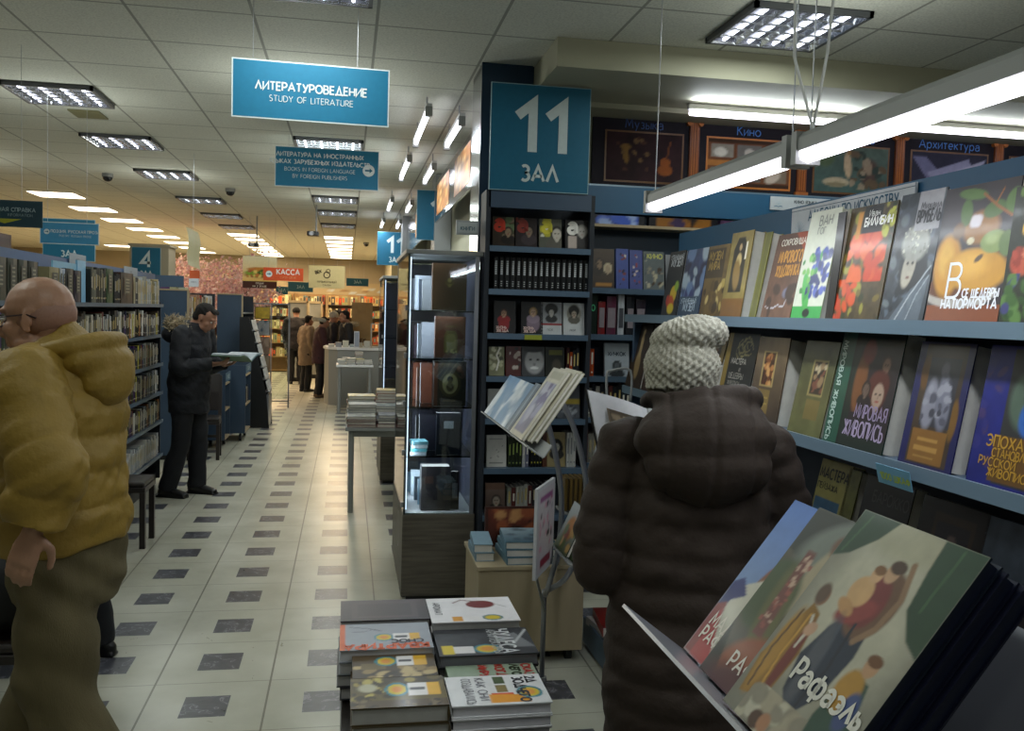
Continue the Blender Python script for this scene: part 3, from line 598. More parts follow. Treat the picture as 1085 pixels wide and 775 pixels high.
# fascia (reflective acrylic) between the columns on the right of the aisle
def fascia():
    t = thing('mirror_fascia', 'reflective fascia with orange picture strips along the aisle top', 'fascia', (.9, 8, 2.3))
    for q in (((.86, 5.9, 2.55), (.88, 9.3, 2.95)), ((.86, 10.2, 2.5), (.88, 13.89, 2.95))): b = MB(); b.box(*q); b.build('panel', 'mirror', t)
    for y0, y1 in ((6.6, 7.6), (8.0, 9.1), (10.6, 12.)):
        b = MB(); b.grid((.857, y1, 2.6), (0, -(y1-y0), 0), (0, 0, .3), 20, 8, [('bg', '#a86a2c'), ('n', 8, .5, 2), ('b', 20, 5, ['#d8a050', '#6a3c18', '#e8c080'], .08, (0, 0, 1, 1))]); b.build('picture_strip', 'gloss', t)
    for q in (((.88, 5.9, 2.2), (1.05, 6.0, 3.07)), ((.88, 9.5, 0), (1.05, 9.9, 3.07)), ((.8, 13.9, 0), (1.05, 14.3, 3.07))): b = MB(); b.box(*q); b.build('bracket', 'greypaint', t)
fascia()
# column behind the big 11 sign: mirror on the aisle side, dark blue front
t = thing('clad_column', 'ceiling-high column clad in mirror and dark blue behind the big 11 sign', 'column', (.9, 5.3, 0))
b = MB(); b.box((.745, 5.24, 0), (1.04, 5.6, CH)); b.build('core', 'bluedark', t); b = MB(); b.box((.735, 5.24, .5), (.745, 5.6, CH)); b.build('mirror_side', 'mirror', t)
b = MB(); b.box((.735, 5.225, 2.0), (1.03, 5.24, CH)); b.build('front_panel', 'bluedark', t)
b = MB(); b.box((.60, 5.16, 2.09), (.73, 5.18, 2.17), 0, '#b8bcc0'); b.box((.61, 5.157, 2.1), (.72, 5.16, 2.16), 0, '#cfd4d6'); text(b, 'КНИГИ', (.665, 5.157, 2.115), (1, 0, 0), (0, 0, 1), .02, '#5a7a88', .2, 'c')
b.build('small_plaque', 'sign', label='small white plaque on the mirrored column beside the 11 sign', cat='plaque')
def glow(p, e, col=(.95, 1., .93), r=.15):
    l = bpy.data.lights.new('lamp_glow', 'POINT'); l.energy = e; l.color = col; l.shadow_soft_size = r; o = bpy.data.objects.new('lamp_glow', l); COL.objects.link(o); o.location = p
for x, y in ((-1.98, 6.81), (-1.98, 10.6), (-.3, 5.9), (-.18, 8.9), (-.18, 12.), (2.06, 3.6), (-4., 6.), (-1.98, 3.4), (-4., 10.)): glow((x, y, 2.62), 11 if y == 5.9 else 7)  # soft fill points added below the ceiling to brighten it and the signs
# ================================================================ POSTER FRIEZE + TALL SHELVES AT THE BACK RIGHT
BLK = '#1b1720'; PW = .0
def posters():
    y = 5.60; z0, z1 = 2.47, 2.97
    # pixel columns of the pilasters on the frieze plane
    edges = [at(px, 150, 'Y', y).x for px in (628, 735, 850, 953, 1058, 1160)]
    names = ['Музыка', 'Кино', 'Живопись', 'Архитектура', 'Графика']
    dark = BLK
    arts = [
     [('bg', '#2a1418'), ('n', 6, .5, 1), ('e', .25, .55, .04, .2, 10, '#7a5a2a', .3), ('e', .25, .7, .07, .06, 0, '#7a5a2a', .3), ('e', .78, .25, .1, .12, 0, '#8a4a1c', .2), ('e', .78, .42, .07, .09, 0, '#8a4a1c', .2), ('l', [(.8, .5), (.84, .85)], .012, '#6a3a18'), ('b', 14, 3, ['#6a5030', '#4a2c20'], .03, (.1, .2, .6, .9))],
     [('bg', '#6a4026'), ('n', 5, .4, 5), ('r', 0, .92, 1, 1, '#3a2414'), ('r', 0, 0, 1, .08, '#3a2414'), ('r', .04, .6, .3, .9, '#8a8478'), ('r', .36, .6, .64, .9, '#6d6a66'), ('r', .7, .6, .96, .9, '#5a5450'), ('e', .15, .72, .08, .1, 0, '#d0ccc0', .3), ('e', .5, .72, .06, .1, 0, '#c0bab0', .3), ('e', .83, .74, .06, .1, 0, '#b0a498', .3), ('r', .0, .42, 1, .56, '#a86e34'), ('r', .04, .1, .3, .38, '#7d776c'), ('r', .36, .1, .64, .38, '#5a5650'), ('r', .7, .1, .96, .38, '#7a6c5c'), ('e', .2, .22, .08, .1, 0, '#c8c0b4', .3), ('e', .8, .22, .1, .1, 30, '#c0b0a0', .3)],
     [('gv', '#3c5450', '#4a5a50'), ('n', 7, .35, 9), ('e', .3, .22, .18, .1, 0, '#a89a80', .25), ('e', .3, .17, .14, .05, 0, '#7d7258', .3), ('e', .45, .6, .05, .28, 6, '#b09a7c', .3), ('e', .47, .88, .035, .05, 0, '#8a6a44', .3), ('e', .75, .45, .12, .3, -10, '#4a3a34', .35), ('e', .72, .6, .06, .2, 20, '#8a7864', .3), ('e', .15, .7, .12, .15, 20, '#4a5a40', .4), ('b', 25, 8, ['#5a4a38', '#8a7c68', '#2c3a34'], .05, (.5, .1, .98, .9))],
     [('bg', '#2a2a3c'), ('n', 5, .4, 4), ('p', [(.0, .9), (.18, .9), (.5, .35), (.4, .1), (.25, .3)], '#6a6a88'), ('p', [(.2, .55), (.75, .9), (.8, .7), (.35, .2)], '#8c8ca8'), ('p', [(.5, .3), (1, .75), (1, .5), (.6, .1)], '#50506c'), ('p', [(.55, .6), (.98, .9), (.95, .8), (.6, .5)], '#a4a4bc'), ('e', .5, .2, .25, .1, 0, '#9a9ab4', .8)],
     [('bg', '#8a8a90'), ('n', 6, .4, 12), ('b', 20, 6, ['#4a4a50', '#b8b8bc', '#2c2c30'], .08, (0, 0, 1, 1))]]
    for i in range(5):
        x0, x1 = edges[i]+.03, edges[i+1]-.03; w = x1-x0
        t = thing('frieze_poster', 'dark wall poster headed %s in the frieze' % ['music', 'cinema', 'painting', 'architecture', 'graphics'][i], 'poster', ((x0+x1)/2, y, z0), 0, 'posters of the dark frieze')
        b = MB(); b.box((x0-.03, y, z0), (x1+.03, y+.015, z1), 0, dark)
        b.build('backing', 'poster', t)
        b = MB(); a0, a1, c0, c1 = x0+w*.1, x1-w*.08, z0+.045, z1-.155; fr = '#6a4a2c' if i != 1 else '#c07838'
        b.box((a0-.012, y-.004, c0-.012), (a1+.012, y, c1+.012), 0, fr); pf = b.build('picture_frame', 'print', t)
        b = MB(); b.grid((a0, y-.006, c0), (a1-a0, 0, 0), (0, 0, c1-c0), 44, 32, arts[i], asp=(c1-c0)/(a1-a0)); b.build('picture', 'poster', pf)
        b = MB(); text(b, names[i], (x0+w*.5, y-.003, z1-.125), (1, 0, 0), (0, 0, 1), .056, '#4a80cc' if i else '#2c4a80', .14, 'c'); b.build('heading', 'print', t)
    for i in range(1, 5):
        x = edges[i]; t = thing('painted_pilaster', 'orange brown classical pilaster %s' % ['between the music and cinema posters', 'between the cinema and painting posters', 'between the painting and architecture posters', 'between the architecture and graphics posters'][i-1], 'pilaster', (x, y, z0), 0, 'pilasters of the frieze')
        b = MB(); b.box((x-.032, y-.02, z0+.03), (x+.032, y-.001, z1-.06), 0, '#7a4424'); b.build('shaft', 'print', t)
        b = MB()
        for dx in (-.016, .0, .016): b.box((x+dx-.003, y-.024, z0+.04), (x+dx+.003, y-.02, z1-.07), 0, '#a8622e')
        b.build('fluting', 'print', t)
        b = MB(); b.box((x-.045, y-.026, z1-.06), (x+.045, y-.001, z1-.045), 0, '#b06c34')
        for s in (-1, 1): b.tube([(x+s*.038, y-.03, z1-.075), (x+s*.038, y-.002, z1-.075)], .017, n=12, col='#a8642e')
        b.box((x-.055, y-.03, z1-.045), (x+.055, y-.001, z1-.02), 0, '#9a5a2c'); b.build('capital', 'print', t)
        b = MB(); b.box((x-.045, y-.026, z0), (x+.045, y-.001, z0+.03), 0, '#9a5a2c'); b.build('base', 'print', t)
posters()
b = MB(); b.box((1.4, 5.5, 2.455), (5.9, 5.598, 2.468)); struct(b, 'trim_4', 'rail')
# blue band and grey panel of the long rear bookcase
def rear_unit():
    t = thing('wall_bookcase', 'long blue-grey wall bookcase under the poster frieze', 'bookcase', (3.3, 5.5, 0)); y0 = 5.3
    b = MB(); b.box((1.37, 5.48, 2.29), (5.9, 5.6, 2.455)); b.build('header', 'bluetop', t)
    b = MB(); b.box((1.37, 5.57, .1), (5.9, 5.6, 2.3)); b.build('back_panel', 'blue', t)
    for z, n in ((1.815, 'a'), (1.535, 'b'), (1.28, 'c'), (1.03, 'd'), (.75, 'e'), (.45, 'f')):
        b = MB(); b.box((1.37, y0, z-.022), (5.9, 5.57, z)); b.box((1.37, y0-.006, z-.03), (5.9, y0, z+.004)); b.build('shelf', 'shelf', t)
    b = MB(); b.box((1.37, y0, 0), (5.9, 5.6, .1)); b.build('plinth', 'black', t)
    b = MB(); b.box((1.37, 5.38, 2.195), (3.4, 5.57, 2.212)); b.build('upper_ledge', 'trimwood', t)
rear_unit()
for i, (x0, x1, cs, lb) in enumerate([(1.42, 1.8, ['#10131c', '#3a5ac0', '#9ab0e0'], 'dark blue'), (1.83, 2.28, ['#15141c', '#3a2c50', '#8a5a20'], 'black'), (2.3, 2.44, ['#4a3350', '#5c4060'], 'purple')]):
    b = MB(); b.box((x0, 5.42, 2.213), (x1, 5.47, 2.27), 0, cs[0]); b.grid((x0, 5.419, 2.214), (x1-x0, 0, 0), (0, 0, .055), 24, 4, [('bg', cs[0]), ('b', 10, i+3, cs[1:], .12, (0.1, 0, .9, 1))], asp=.2); b.build('lying_album', 'gloss', label='long %s picture album lying on the ledge below the blue band' % lb, cat='book', group='albums on the upper ledge')
def sect(label, px, py, Y, w, h, s, name='section_sign', axis='Y'):
    a = at(px, py, 'Y', Y); t = thing(name, label, 'sign', (a.x+w/2, Y, a.z)); b = MB(); b.box((a.x, Y, a.z), (a.x+w, Y+.008, a.z+h), 0, '#c3cbd0'); b.build('board', 'sign', t)
    b = MB(); text(b, s[0], (a.x+w*.58, Y-.001, a.z+h*.55), (1, 0, 0), (0, 0, 1), h*.22, '#3d4a54', .2, 'c'); text(b, s[1], (a.x+w*.58, Y-.001, a.z+h*.2), (1, 0, 0), (0, 0, 1), h*.16, '#76828a', .14, 'c')
    tree_logo(b, Vector((a.x+w*.13, Y-.001, a.z+h*.2)), Vector((1, 0, 0)), h*.6, '#4a7c9a'); b.build('lettering', 'sign', t)
def tree_logo(b, P, ux, s, col):
    """open book under a small radiating tree"""
    uz = Vector((0, 0, 1)); nn = ux.cross(uz)*.0008; P = P+nn
    for sg in (-1, 1):
        pts = [(0, 0), (.18, .1), (.38, .1), (.55, .02)]
        for (x0, y0), (x1, y1) in zip(pts[:-1], pts[1:]): b.poly([P+ux*sg*x*s+uz*y*s for x, y in ((x0, y0), (x1, y1), (x1, y1+.09), (x0, y0+.09))][::sg], 0, col)
    for k in range(9):
        a = math.radians(10+20*k); d = ux*math.cos(a)+uz*math.sin(a); e = ux*-math.sin(a)+uz*math.cos(a); c = P+uz*.32*s
        b.poly([c-e*.01*s, c+d*.42*s-e*.01*s, c+d*.42*s+e*.01*s, c+e*.01*s], 0, '#9fb8c4')
    b.poly([P+ux*-.012*s+uz*.1*s, P+ux*.012*s+uz*.1*s, P+ux*.012*s+uz*.4*s, P+ux*-.012*s+uz*.4*s], 0, '#9fb8c4')
sect('white section sign about cinema on the blue band behind the art shelf', 816, 222, 5.47, .42, .085, ('КИНО ЯЗЫКА', 'СЦЕНА ЭКРАН'))
# books of the rear unit (visible stretch)
def front_book(label, x0, x1, z, h, Y, cover, ops, texts=(), t=.025, lean=8, group=None, res=14, gloss=False, spine=None, big=False, tiltz=0):
    uz = (0, math.sin(math.radians(lean)), math.cos(math.radians(lean))); w = x1-x0
    X = frame((x0, Y, z+.001), (1, 0, 0), uz); return book(label, w, h, t, X, cover, ops, res, spine, texts, gloss, group, big=big)
def px2x(p, Y): return at(p, 330, 'Y', Y).x
yB = 5.34
RB = 'books standing on the wall bookcase'
bw = [('brown photo book with two faces on the wall bookcase', 626, 650, .245, '#3a2c22', [('gv', '#2a1c14', '#4a3a2c'), ('face', .35, .62, .17, '#8a7058', '#1c1410', '#2a2018'), ('face', .72, .5, .17, '#b09a80', '#c8b898', '#3a2c20'), ('r', .2, .06, .9, .14, '#a8742c')], ()),
 ('blue cinema book with small photos right of the brown photo book', 652, 665, .25, '#3a4c94', [('bg', '#3f5096'), ('b', 14, 2, ['#d8d0c8', '#7a3a3c', '#20264a'], .1, (.2, .1, .8, .9))], ()),
 ('second blue cinema book with reddish photos', 666.5, 680, .245, '#3d4a86', [('bg', '#464f8c'), ('b', 14, 7, ['#c8b8b0', '#8a4048', '#20264a'], .1, (.2, .1, .8, .9))], ()),
 ('grey cinema book with green heading and group photo', 681, 703, .24, '#6a6e74', [('bg', '#5f6668'), ('b', 16, 9, ['#8a8274', '#4a3c30', '#b0a890'], .09, (.2, .05, .95, .6)), ('b', 6, 1, ['#b8b4a8', '#38424a'], .06, (.02, .1, .2, .95))], (('КИНО', .55, .82, .028, '#b8b868', 'c', {'wt': .25}),)),
 ('black and white book partly behind the art shelf', 704.5, 722, .225, '#26282c', [('gv', '#26282c', '#8a8c90')], ())]
for lb, p0, p1, h, c, ops, tx in bw: front_book(lb, px2x(p0, yB), px2x(p1, yB), 1.815, h, yB, c, ops, tx, group=RB)
for k, (p0, p1, h, c, lb) in enumerate([(614, 633, .25, '#16241f', 'dark green book with a pale title'), (634, 641.5, .2, '#7a2024', 'red hardback spine'), (643, 653, .235, '#5a2a40', 'purple red hardback spine'), (655, 661.5, .275, '#b8bcc4', 'tall white spine'), (664, 672, .24, '#1c1e26', 'black spine'), (674, 684, .22, '#2c2430', 'dark violet spine')]):
    x0, x1 = max(1.385, px2x(p0, yB)), px2x(p1, yB); X = frame((x0, yB, 1.536), (1, 0, 0), (0, 0, 1)); mb = MB(); mb.box((0, 0, 0), (x1-x0, .17, h), 0, c, X)
    mb = MB(); X2 = frame((x0+0, yB, 1.536), (1, 0, 0), (0, 0, 1))
    mb.rings([[X2 @ Vector(q) for q in ((0, .17, z), (0, .003, z), ((x1-x0)*.5, -.002, z), (x1-x0, .003, z), (x1-x0, .17, z))] for z in (0, h)], 0, c)
    mb.box((.003, .004, .004), (x1-x0-.003, .168, h+.0005), 0, '#b8b4aa', X2)
    if k == 0: text(mb, '50', (x0+.045, yB-.004, 1.68), (1, 0, 0), (0, 0, 1), .035, '#4aa878', .2)
    else: mb.poly([(x0+.006, yB-.004, 1.58), (x1-.006, yB-.004, 1.58), (x1-.006, yB-.004, 1.7), (x0+.006, yB-.004, 1.7)], 0, '#8a8088' if k != 3 else '#4a4c54')
    mb.build('book', 'print', label=lb+' on the wall bookcase, second row', cat='book', group=RB)
front_book('white film director book with a round portrait, third row of wall bookcase', px2x(643, yB), px2x(669, yB), 1.281, .205, yB, '#9fa8b4', [('bg', '#a4adb8'), ('face', .5, .3, .16, '#5a6068', '#1c2024', '#30343a')], (('ХИЧКОК', .5, .62, .022, '#33404e', 'c', {'wt': .2}),), group=RB)
spine_row((1.385, yB, 1.281), (1, 0, 0), 1, .12, [('#b04a1c', 'orange'), ('#a8441c', 'orange')], (.15, .17), lambda i, n, c: 'small orange paperback spine, %s from the left, third row of the wall bookcase' % ORD[i], 'orange paperbacks', 3, (.022, .026), leanp=0)
spine_row((1.93, yB, 1.281), (1, 0, 0), 1, .5, ['#20242c', '#3a2a28', '#2c3a44', '#8a8880'], (.17, .2), lambda i, n, c: 'thin book spine, %s right of the director book on the wall bookcase' % ORD[i], 'spines right of the director book', 5, (.02, .03), leanp=0)
for z, sd in ((1.031, 11), (.751, 12), (.451, 13)):
    spine_row((1.385, yB, z), (1, 0, 0), 1, .45, ['#20242c', '#5a2a28', '#2c3a44', '#8a8880', '#b0aca4'], (.17, .21), lambda i, n, c, z=z: 'book spine, %s from the left on the %s row of the wall bookcase' % (ORD[i], {1.031: 'fourth', .751: 'fifth', .451: 'lowest'}[z]), 'lower rows of the wall bookcase', sd, (.02, .035), leanp=0)
# tall shelf unit A with the 11 sign
AX0, AX1, AY = .78, 1.365, 5.0
AZ = [2.02, 1.78, 1.533, 1.292, 1.052, .77, .50]
def unitA():
    t = thing('tall_bookcase', 'tall narrow dark blue bookcase under the big 11 sign', 'bookcase', (1.07, 5.1, 0))
    b = MB(); b.box((AX0-.02, 5.2, .05), (AX1, 5.222, 2.33)); b.build('back_panel', 'shelfback', t)
    b = MB(); b.box((AX0-.02, 5.0+.0, 2.235), (AX1-.02, 5.03, 2.33)); b.build('header', 'blue', t)
    for x in (AX0-.035, AX1-.015):
        b = MB(); b.box((x, 5.03 if x > 1 else 5.0, 0), (x+.025, 5.222, 2.93 if 0 else 2.33)); 
        b.build('upright', 'shelfback', t)
    for z in AZ:
        b = MB(); b.box((AX0-.01, AY, z-.02), (AX1-.016, 5.2, z)); b.box((AX0-.01, AY-.006, z-.028), (AX1-.016, AY, z+.004)); b.build('shelf', 'shelf', t)
    b = MB(); b.box((AX0-.01, AY+.02, 0), (AX1-.016, 5.2, .1)); b.build('plinth', 'black', t)
unitA()
AG = 'books on the tall bookcase'
yA = 5.06
def pa(p): return px2x(p, yA)
r0 = [('red letter biography with a head photo, leftmost on the top row of the tall bookcase', 520, 543, '#2a1c18', [('gv', '#2c1f18', '#3c3020'), ('b', 10, 3, ['#5a6a4a', '#7a6a58'], .14, (.4, .3, 1, 1)), ('face', .72, .5, .18, '#8a7660', '#2a1c14', '#1c1412')], '#c03a26'),
      ('dark red biography, second on the top row of the tall bookcase', 544.5, 567, '#241c1e', [('bg', '#241a1c'), ('face', .62, .55, .2, '#7a6858', '#1a1210', '#3a3034'), ('b', 6, 1, ['#6a2a22'], .1, (0, .6, .4, 1))], '#7a2c24'),
      ('yellow and white biography, third on the top row of the tall bookcase', 570, 593, '#8a8a7a', [('bg', '#55564c'), ('b', 12, 2, ['#c8c090', '#b0a830', '#d8d4c4'], .14, (0, .4, .5, 1)), ('face', .78, .5, .26, '#bcb4a8', '#2a2622', '#5a564e')], '#c8bc3a'),
      ('black biography with a white letter and a bearded man, rightmost on the top row', 597, 622, '#141014', [('bg', '#171214'), ('face', .7, .62, .2, '#b0aaa4', '#8a8680', '#2a2628'), ('r', .12, .06, .48, .48, '#b8a8a0')], '#e8e4de')]
for lb, p0, p1, c, ops, tc in r0: front_book(lb, pa(p0), pa(p1), 2.021, .172, yA, c, ops, (('а', .14, .56, .085, tc, 'l', {'wt': .34}),), t=.03, group=AG, res=22)
# encyclopaedia run
n = 17; xs0, xs1 = pa(521.5), pa(623); st = (xs1-xs0)/n
proto = None
for i in range(n):
    x = xs0+i*st; w = st*.94
    if proto is None:
        root = thing('encyclopedia_volume', '', 'book', (0, 0, 0)); b = MB(); b.rings([[Vector(q) for q in ((0, .13, z), (0, .004, z), (w*.2, 0, z), (w*.8, 0, z), (w, .004, z), (w, .13, z))] for z in (0, .182)], 0, '#0e0f12')
        b.box((.002, .006, .003), (w-.002, .131, .183), 0, '#5a584f'); b.build('cover', 'gloss', root, local=True); cv = root.children[0]
        b = MB(); 
        for k in range(7): z = .085+k*.0115; b.box((w*.3, -.0008, z), (w*.68, .0005, z+.009), 0, '#c9ccd0')
        for k in range(3): z = .02+k*.012; b.box((w*.35, -.0008, z), (w*.65, .0005, z+.005), 0, '#b0b2b4')
        b.build('spine_title', 'print', cv, local=True); proto = root; o = root
    else: o = copy_tree(proto)
    o.location = (x, yA, 1.782); o['label'] = 'black encyclopedia volume with silver title, %s from the left of the run' % ORD[i]; o['group'] = 'black encyclopedia run'; o['category'] = 'book'
r2 = [('black biography of a woman in a red jacket, third row of the tall bookcase', 524, 547, '#120f12', [('bg', '#141013'), ('face', .45, .62, .15, '#b08a70', '#3a1c12', '#8a1c20'), ('e', .45, .3, .25, .25, 0, '#8a2024', .2), ('face', .45, .62, .15, '#b08a70', '#3a1c12', '#8a1c20')], '#d8b8b0'),
      ('black biography of a fair woman in pale clothes, on the third row', 553, 576, '#120f12', [('bg', '#141013'), ('e', .55, .32, .3, .25, 0, '#7a6878', .2), ('face', .55, .68, .16, '#c0a088', '#9a7a4a', '#8a7888')], '#d8b8b0'),
      ('white biography with a red stripe and a curly-haired woman', 574, 596, '#b4b6ba', [('bg', '#b8babd'), ('r', 0, .3, 1, .36, '#8a2228'), ('r', 0, .36, 1, .98, '#8f9196'), ('e', .5, .8, .32, .18, 0, '#141414', .15), ('face', .5, .68, .15, '#c0bcb8', '#141414', '#2a2a2c')], None),
      ('white biography with an oval portrait of a dark-haired woman', 598, 620, '#b8babc', [('bg', '#bcbec0'), ('e', .5, .66, .34, .3, 0, '#8a867c', .1), ('e', .5, .76, .26, .17, 0, '#1c1814', .15), ('face', .5, .66, .15, '#b8a898', '#1c1814', '#5a564e')], None)]
for lb, p0, p1, c, ops, tc in r2:
    front_book(lb, pa(p0), pa(p1), 1.534, .185, yA, c, ops, (('ЖИЗНЬ', .1, .15, .014, tc, 'l', {'wt': .25}), ('ЗВЕЗДА', .1, .05, .014, tc, 'l', {'wt': .25})) if tc else (('ПОЭТ', .3, .12, .01, '#5a5c60', 'l', {}),), t=.03, group=AG, res=22)
b = MB(); b.box((AX0+.2, AY-.012, 1.505), (AX0+.3, AY-.007, 1.532), 0, '#9aa03a'); b.build('shelf_label', 'sign', label='yellow-green shelf label under the white biographies', cat='label')
r3 = [('pale green collage paperback at the left end of the fourth row', 520, 536, .165, '#8a8a6c', [('bg', '#7d7c5c'), ('b', 18, 5, ['#b0b08c', '#4a4a38', '#c8c4a4'], .14, (0, 0, 1, 1)), ('l', [(.7, .95), (.5, .7), (.65, .5), (.5, .2)], .06, '#e8e4d8')]),
      ('red-brown paperback with small photos, fourth row', 538, 554, .17, '#5a1c18', [('bg', '#4c1a16'), ('b', 12, 6, ['#a89a90', '#2a2220', '#b8aca4'], .12, (.25, .1, 1, .95))]),
      ('grey book with a large smiling face, fourth row', 555, 579, .17, '#5c5c5e', [('bg', '#3c3d40'), ('e', .55, .5, .42, .42, 0, '#a0a0a2', .2), ('e', .38, .56, .07, .03, 0, '#1c1c1e', .4), ('e', .7, .56, .07, .03, 0, '#1c1c1e', .4), ('e', .55, .28, .18, .05, 0, '#e0e0e0', .3), ('e', .55, .4, .06, .05, 0, '#7a7a7c', .5), ('e', .5, .95, .5, .15, 0, '#1c1c1e', .3)]),
      ('dark book with an olive heading, fourth row', 580, 600, .17, '#1c1e1a', [('bg', '#20221c'), ('r', .2, .75, .9, .9, '#5c5c20'), ('e', .6, .35, .25, .25, 0, '#4a443a', .4)])]
for lb, p0, p1, h, c, ops in r3: front_book(lb, pa(p0), pa(p1), 1.293, h, yA, c, ops, t=.03, group=AG, res=24)
spine_row((pa(602), yA, 1.293), (1, 0, 0), 1, .08, ['#3a1c20', '#20242c', '#b04a1c'], (.14, .17), lambda i, n, c: 'thin spine, %s beside the dark olive-titled book, fourth row' % ORD[i], 'thin spines on the fourth row', 8, (.016, .02), leanp=0)
r4 = [('white paperback with red corner, left end of the fifth row', 520, 540, .165, '#a8a8a4', [('bg', '#a0a09c'), ('e', .9, .9, .3, .15, 0, '#8a2c28', .3)]),
      ('black paperback with pink crest, fifth row behind the curved stand', 572, 592, .175, '#141216', [('bg', '#131115'), ('b', 9, 4, ['#a84a6a', '#c86a3a', '#8a2c4a'], .1, (.3, .55, .75, .85)), ('r', .15, .3, .85, .42, '#a8a4a0')]),
      ('grey paperback with yellow band, fifth row', 594, 618, .195, '#5a5c62', [('bg', '#50535a'), ('r', 0, .42, 1, .56, '#a8943c'), ('b', 12, 3, ['#90949a', '#3a3c42'], .08, (.1, .05, .9, .35))])]
for lb, p0, p1, h, c, ops in r4: front_book(lb, pa(p0), pa(p1), 1.053, h, yA, c, ops, t=.03, group=AG)
front_book('white paperback with small scattered drawings, left end of the sixth row', pa(520), pa(541), .771, .182, yA, '#b4b2ac', [('bg', '#b8b6b0'), ('b', 8, 12, ['#5a5c60'], .03, (.2, .25, .8, .7)), ('r', .15, .1, .85, .13, '#6a6a6a'), ('r', .15, .86, .85, .89, '#8a8a8a')], t=.03, group=AG, res=20)
spine_row((pa(542.5), yA, .771), (1, 0, 0), 1, .088, [('#20281c', 'dark')], (.172, .174), lambda i, n, c: 'black and green paperback spine, %s beside the white scattered-drawing book' % ORD[i], 'green black spines', 2, (.019, .0195), leanp=0, titlecol='#7a8a4a')
spine_row((pa(558), yA, .771), (1, 0, 0), 1, .05, [('#6a6c80', 'grey'), ('#b0b0b4', 'white')], (.175, .185), lambda i, n, c: '%s paperback spine, %s right of the green-black spines, sixth row' % (c, ORD[i]), 'pale spines', 3, (.014, .024), leanp=0)
spine_row((pa(566.5), yA, .771), (1, 0, 0), 1, .08, [('#121316', 'black')], (.188, .189), lambda i, n, c: 'black paperback spine with yellow title, %s left of the brown portrait book' % ORD[i], 'black and yellow spines', 4, (.0158, .016), leanp=0, titlecol='#a8a43c')
front_book('brown and tan book with an oval black-framed portrait, sixth row', pa(580), pa(604), .771, .2, yA, '#4a2c1c', [('bg', '#8a7c58'), ('r', 0, 0, .18, 1, '#4a2818'), ('e', .62, .55, .28, .26, 0, '#101010', .06), ('face', .62, .57, .17, '#b0aca4', '#1c1a18', '#2a2826')], t=.03, group=AG, res=28)
spine_row((pa(605), yA, .771), (1, 0, 0), 1, .065, [('#b4b4b0', 'white')], (.198, .2), lambda i, n, c: 'white paperback spine, %s right of the oval portrait book' % ORD[i], 'white spines', 5, (.017, .0175), leanp=0, titlecol='#7a7c80')
front_book('brown book with an old portrait photo, left end of the seventh row', pa(520), pa(541), .501, .175, yA, '#4a3c34', [('gv', '#3c2c26', '#8a7468'), ('r', 0, .8, 1, 1, '#7a5c4c'), ('face', .55, .42, .22, '#a89a8a', '#4a4038', '#2a2420')], t=.03, group=AG, res=20)
spine_row((pa(543), yA, .501), (1, 0, 0), 1, .3, [('#8a8c84', 'grey-green'), ('#5a2c2c', 'dark red'), ('#a8a8a0', 'pale'), ('#2c2c30', 'black')], (.15, .175), lambda i, n, c: '%s slim spine, %s from the left spines on the seventh row' % (c, ORD[i]), 'slim spines of the seventh row', 15, (.016, .024), leanp=0)
# ---------------------------------------------------------------- beige chest with books
t = thing('wooden_chest', 'low light wooden display chest in front of the tall bookcase', 'chest', (.87, 4.3, 0))
b = MB(); b.box((.62, 4.09, .06), (1.125, 4.55, .455)); b.build('body', 'beige', t, bevel=.004)
b = MB(); b.box((.61, 4.08, .455), (1.13, 4.56, .475)); b.build('top', 'beige', t, bevel=.003)
b = MB()
for x in (.68, 1.07):
    for y in (4.15, 4.48): b.tube([(x-.015, y, .03), (x+.015, y, .03)], .03, n=12)
b.build('castor', 'black', t)
def flat_book(label, c, w, d, t_, z, cover, ops=None, rot=0, group=None, res=14, texts=(), gloss=True, big=False, pagecol='#c9c6be', name='book', open_side=1):
    """book lying flat, front cover up; c = centre, w along local x, d along local y"""
    R = Matrix.Translation((c[0], c[1], z)) @ Matrix.Rotation(math.radians(rot), 4, 'Z')
    ux = R.to_3x3() @ Vector((1, 0, 0)); uy = R.to_3x3() @ Vector((0, 1, 0)); P = R @ Vector((-w/2, -d/2, t_))
    X = Matrix((ux, Vector((0, 0, -1)), uy)).transposed().to_4x4(); X.translation = P   # local y -> down (thickness), z -> uy
    return book(label, w, d, t_, X, cover, ops, res, None, texts, gloss, group, big=big, pagecol=pagecol, name=name)
for i in range(3): flat_book(['lowest', 'middle', 'top'][i]+' of three pale blue albums stacked on the wooden chest', (.865+.004*i, 4.24, 0), .235, .28, .035, .476+i*.036, '#5a7a8a', [('gv', '#3c5a6a', '#8aa0ac'), ('b', 12, i, ['#a8c0c8', '#3a5060'], .12, (0, 0, 1, 1))], rot=2-3*i, group='blue albums on the chest')
for i in range(2): flat_book(['lower', 'upper'][i]+' of two thin pale books at the left edge of the wooden chest', (.66, 4.3, 0), .09, .26, .04, .476+i*.041, '#7a94a4', rot=-4*i, group='pale books at the chest edge')
b = MB(); X = frame((.7, 4.43, .476), (1, 0, 0), (0, .15, 1)); b.box((0, 0, 0), (.33, .03, .2), 0, '#3c1c12', X)
b.grid(X @ Vector((.015, -.001, .012)), X.to_3x3() @ Vector((.3, 0, 0)), X.to_3x3() @ Vector((0, 0, .176)), 24, 14, [('gv', '#3a1c14', '#6a3020'), ('n', 5, .5, 3), ('b', 20, 3, ['#8a4a2c', '#2a1410', '#b08050'], .1, (0, 0, 1, 1))], asp=.6)
b.build('boxed_album', 'gloss', label='reddish brown boxed album leaning behind the pale blue stack', cat='book')
